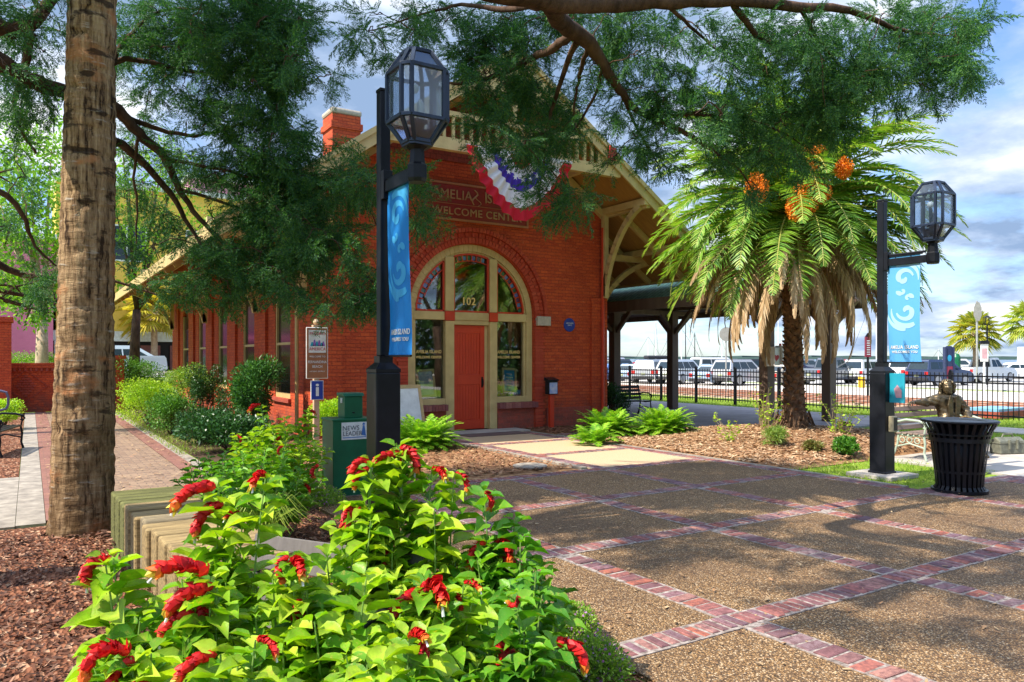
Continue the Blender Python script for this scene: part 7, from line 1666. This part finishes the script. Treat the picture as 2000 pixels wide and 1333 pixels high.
# ---------------------------------------------------------------- far background
def house(name, label, u0, v0, u1, v1, h, wall, wins, zb=.8, extra=None):
    T = thing(name, label, 'building', ((u0+u1)/2, v0, zb)); W_ = lambda mb, n, m, p=T, **k: mb.build(n, m, p, world=True, **k)
    W_(MB().box(u0, v0, zb, u1, v1, zb+h), 'wall', wall)
    W_(MB().box(u0-.2, v0-.25, zb+h, u1+.2, v1+.2, zb+h+.35), 'cornice', m_palewall)
    for (a, z0, b_, z1) in wins:
        f = MB(); 
        for q in ((a, z0, b_, z0+.1), (a, z1-.1, b_, z1), (a, z0+.1, a+.1, z1-.1), (b_-.1, z0+.1, b_, z1-.1), ((a+b_)/2-.04, z0+.1, (a+b_)/2+.04, z1-.1)): f.box(q[0], v0-.07, zb+q[1], q[2], v0-.003, zb+q[3])
        o = W_(f, 'window', m_palewall); W_(MB().box(a+.1, v0-.03, zb+z0+.1, b_-.1, v0-.004, zb+z1-.1), 'pane', m_cglass, o)
    return T, W_
m_palewall = Mt('pale_mint_trim', (.70, .74, .66), .7, bmp=.05); m_yellow = Mt('yellow_stucco', (.75, .52, .08), .85, col2=(.68, .46, .08), scale=1, bmp=.1); m_pink = Mt('pink_stucco', (.58, .18, .26), .85, col2=(.5, .15, .22), scale=1, bmp=.1)
T, W_ = house('yellow_building', 'yellow stucco building with pale band over a dark shopfront', 1.4, 56, 17, 66, 12.0, m_yellow, [(4.2, 7.2, 6.6, 9.6), (9, 7.2, 11.4, 9.6), (12.6, 7.2, 15, 9.6), (13.5, 3.3, 15, 5)])
W_(MB().box(1.2, 55.7, 2.75, 17.2, 55.997, 3.4), 'band', m_palewall); W_(MB().box(3.9, 55.9, .85, 11.8, 55.996, 2.74), 'shopfront', m_dark)
b = MB(); b.box(6.2, 55.8, .85, 7.4, 55.894, 2.5); b.box(8.0, 55.8, .85, 9.8, 55.894, 2.5); W_(b, 'shop_shutter', Mt('dull_red_shutter', (.22, .08, .06), .7)); W_(MB().box(11.85, 55.6, .8, 12.3, 55.99, 2.745), 'pillar', m_palewall); W_(MB().box(1.3, 55.6, .8, 1.7, 55.99, 2.745), 'pillar', m_palewall)
T, W_ = house('pink_building', 'pink stucco building with a darker pink awning at the left', -14, 54, 1.2, 64, 8.0, m_pink, [(-9, 5, -7, 7), (-5, 5, -3, 7)])
b = MB(); b.prism([(53.997, 3.5), (52.6, 2.9), (52.6, 2.6), (53.997, 2.6)], 'x', -6.2, -1.8); W_(b, 'awning', Mt('magenta_awning', (.45, .07, .18), .8)); W_(MB().box(-6.0, 53.9, .85, -2.2, 53.997, 2.59), 'shopfront', Mt('dark_red_shopfront', (.20, .02, .03), .6)); W_(MB().box(-5.6, 53.8, 1.2, -4.2, 53.894, 2.4), 'shop_window', m_cglass)
T, W_ = house('pink_building', 'tall pale pink block rising behind the depot roof', 11.0, 66.5, 22, 76, 15.5, Mt('pale_pink_stucco', (.66, .30, .42), .85), [(12.5, 11, 14, 13), (15.5, 11, 17, 13)])
# boats and masts beyond the parking lot
for k, (x, ytop, Z) in enumerate(((1266, 656, 120), (1281, 628, 110), (1305, 660, 130), (1331, 640, 112), (1339, 618, 115), (1357, 650, 105), (1410, 662, 120), (1520, 610, 118), (1712, 560, 95), (1833, 682, 110), (1527, 650, 100))):
    p = P(x, 700, Z); p.z = -1.1; T = thing('sailboat', 'sailboat with ' + ['short white mast left of the second shelter post', 'tall white mast right of the left shelter post', 'thin white mast touching the second shelter post', 'leaning mast just right of the second shelter post', 'dark mast under the brace of the second post', 'thin dark mast left of the dead fronds', 'low white mast behind the round sign', 'tall slender mast behind the cabinet post', 'tallest white mast, behind the lamp with pale banner', 'stubby mast left of the totem sign', 'pale mast seen against the palm trunk'][k], 'sailboat', tuple(p), k*.7, 'sailboats moored beyond the lot')
    h = P(x, ytop, Z).z+1.1; MB().tube([(0, 0, .5), (0, 0, h)], [.09, .05], 8).build('mast', m_white if k not in (4, 5) else m_black, T)
    b = MB(); b.add([(-4, 0, .9), (-3, -1.2, .8), (3, -1.2, .8), (4.6, 0, 1.0), (3, 1.2, .8), (-3, 1.2, .8), (-3.6, 0, 0), (-2.6, -.7, 0), (2.6, -.7, 0), (4.0, 0, 0), (2.6, .7, 0), (-2.6, .7, 0)], [(0, 1, 2, 3, 4, 5)]+[(i, (i+1) % 6, 6+(i+1) % 6, 6+i) for i in range(6)]); b.box(-1.5, -.7, .8, 1.8, .7, 1.35); b.build('hull', m_white, T)
    b = MB(); b.tube([(0, 0, h*.98), (4.4, 0, 1)], .02, 4); b.tube([(0, 0, h*.98), (-3.9, 0, 1)], .02, 4); b.beam((-3, 0, 1.9), (0, 0, 1.9), .12, .12); b.build('rigging', m_black, T)
p = P(2020, 700, 75); T = thing('motor_boat', 'white motor cruiser with raked cabin at the right edge', 'boat', (p.x, p.y, -.27), R_(20), None)
b = MB(); b.prism([(-4, .5), (-3.6, 0), (3, 0), (5, 1.6), (-4, 1.5)], 'y', -1.5, 1.5); b.build('hull', m_white, T, bev=.1); b = MB(); b.prism([(-3, 1.51), (2.2, 1.51), (.6, 2.9), (-2.6, 3.0)], 'y', -1.2, 1.2); c_ = b.build('cabin', m_white, T, bev=.08); MB().prism([(1.2, 2.0), (1.75, 2.0), (.85, 2.75), (.2, 2.75)], 'y', -1.21, 1.21).build('cabin_window', m_cglass, c_)
# signs, kiosks and lamps in the lot
def post_sign(name, label, cat, x, Z, zt, pw, parts, zb=-.27):
    p = P(x, 700, Z); T = thing(name, label, cat, (p.x, p.y, zb), -TH)
    MB().tube([(0, 0, 0), (0, 0, zt-zb)], pw, 10).build('post', m_black if pw > .04 else Mt('galvanised', (.5, .5, .5), .4, metal=.4), T)
    for n, sh, m in parts: sh(MB()).build(n, m, T)
    return T
m_signback = Mt('sign_back', (.42, .40, .38), .5, metal=.2)
def disc(r, z): return lambda b: b.lathe([(r, -.01), (r, .01)], 28).xf(Matrix.Translation((0, -.05, z)) @ Matrix.Rotation(R_(90), 4, 'X'))
post_sign('road_sign', 'round grey backed sign on a thin white post beyond the fence, under the dead fronds', 'sign', 1418, 36, 3.0, .035, [('sign_plate', disc(.33, 3.05), m_signback)])
post_sign('road_sign', 'grey backed octagonal sign on a tall post left of the distant palm', 'sign', 1908, 30, 3.9, .035, [('sign_plate', lambda b: b.prism([(.30*math.cos(PI/8+k*PI/4)*.55, 3.75+.40*math.sin(PI/8+k*PI/4)) for k in range(8)], 'y', -.06, -.04), m_signback)])
def kiosk(label, x, Z, z0, z1, w): 
    T = post_sign('sign_post', label, 'sign', x, Z, z1+.1, .05, [('panel', lambda b: b.box(-w/2, -.06, z0+.27, w/2, .06, z1+.27), Mt('maroon_panel', (.20, .02, .05), .5)), ('cap', lambda b: b.prism([(-w/2, z1+.27), (w/2, z1+.27), (0, z1+.45)], 'y', -.05, .05), m_black)])
    l = MB()
    for k in range(7): z = z0+.37+k*(z1-z0-.2)/7; l.box(-w*.3, -.065, z, w*.3, -.0605, z+.04)
    l.build('print_lines', m_grey_print, T)
kiosk('slim maroon directory sign on a post left of the lamp post, beyond the fence', 1695, 34, 1.7, 2.6, .24)
def totem():
    p = P(1853, 700, 34); T = thing('totem_sign', 'dark totem sign with a blue drop mark and maroon panel behind the bronze figure', 'sign', (p.x, p.y, -.27), -TH)
    b = MB(); b.box(-.21, -.1, 0, -.15, .1, 2.42); b.box(.15, -.1, 0, .21, .1, 2.42); b.box(-.15, -.06, .1, .15, .06, 2.3); b.prism([(-.16, 2.3), (.16, 2.3), (.1, 2.46), (-.1, 2.46)], 'y', -.05, .05); b.build('frame', Mt('dark_blue_frame', (.03, .04, .12), .4), T)
    MB().box(-.14, -.07, .9, .14, -.0605, 1.55).build('maroon_panel', Mt('maroon_print', (.28, .03, .08), .5), T); MB().lathe([(.09, -.004), (.09, .004)], 20).xf(Matrix.Translation((0, -.066, 1.92)) @ Matrix.Rotation(R_(90), 4, 'X') @ Matrix.Diagonal((1, 1.6, 1, 1))).build('blue_mark', m_cyan, T)
totem()
p = P(1928, 700, 55); T = thing('street_lamp', 'small black caged lamp post standing before the distant palm', 'street lamp', (p.x, p.y, -.27)); MB().tube([(0, 0, 0), (0, 0, 4.3)], [.07, .05], 8).build('post', m_black, T)
b = MB()
for k in range(6): a = k*PI/3; b.tube([(.12*math.cos(a), .12*math.sin(a), 4.3), (.24*math.cos(a), .24*math.sin(a), 4.45), (.24*math.cos(a), .24*math.sin(a), 4.8), (.1*math.cos(a), .1*math.sin(a), 4.95)], .02, 5)
b.lathe([(.26, 4.85), (.1, 4.97), (.02, 5.0)], 8); b.build('lantern', m_black, T)
p = P(1922, 700, 45); T = thing('notice_board', 'white notice board under a small dark roof left of the white pickup', 'sign', (p.x, p.y, -.27), -TH); MB().box(-.04, -.04, 0, .04, .04, 1.7).build('post', m_white, T); MB().box(-.22, -.05, 1.72, .22, 0, 2.75).build('panel', m_white, T); MB().prism([(-.28, 2.76), (.28, 2.76), (.22, 2.95), (-.22, 2.95)], 'y', -.1, .1).build('hood', m_black, T); MB().box(-.15, -.056, 1.9, .15, -.0505, 2.5).build('notice', Mt('pink_notice', (.6, .35, .38), .5), T)
p = P(1867, 700, 60); T = thing('trash_bin', 'small dark green bin behind the totem sign in the lot', 'bin', (p.x, p.y, -.27)); MB().lathe([(.3, 0), (.32, 1.2), (.33, 2.0), (.2, 2.25), (.05, 2.3)], 12).build('body', m_green_box, T)
p = P(1683, 700, 50); T = thing('utility_box', 'small yellow box beside the parked white suv', 'utility box', (p.x, p.y, -.27)); MB().box(-.15, -.15, 0, .15, .15, .7).build('body', Mt('yellow_enamel', (.75, .45, .02), .4), T)
p = P(1921, 700, 24); T = thing('raised_sign', 'low slanted blue topped display beyond the fence at the right', 'display', (23.0, 10.9, 0), 0); b = MB(); b.box(-.8, -.5, 0, .8, .5, .18); b.build('base', m_brick_d, T); MB().box(-.75, -.45, .185, .75, .45, .26).build('top', Mt('pale_blue_top', (.2, .45, .65), .4), T)
# small landscape light at the end of the walk
g = P(1641, 845, 14.9); T = thing('path_light', 'short black path light at the edge of the straw bed', 'light', (g.x, g.y, 0)); MB().box(-.04, -.04, 0, .04, .04, .42).build('post', m_black, T); MB().box(-.02, -.12, .36, .1, .12, .42).xf(Matrix.Rotation(R_(20), 4, 'Y')).build('head', m_black, T)

# tidy: generic names for repeated meshes are fine; make sure every top-level thing that is not setting has a category
for o in C.objects:
    if o.parent is None and o.type in ('MESH', 'EMPTY') and not o.get('kind') and not o.get('category'): o['category'] = o.name.split('.')[0].replace('_', ' ')
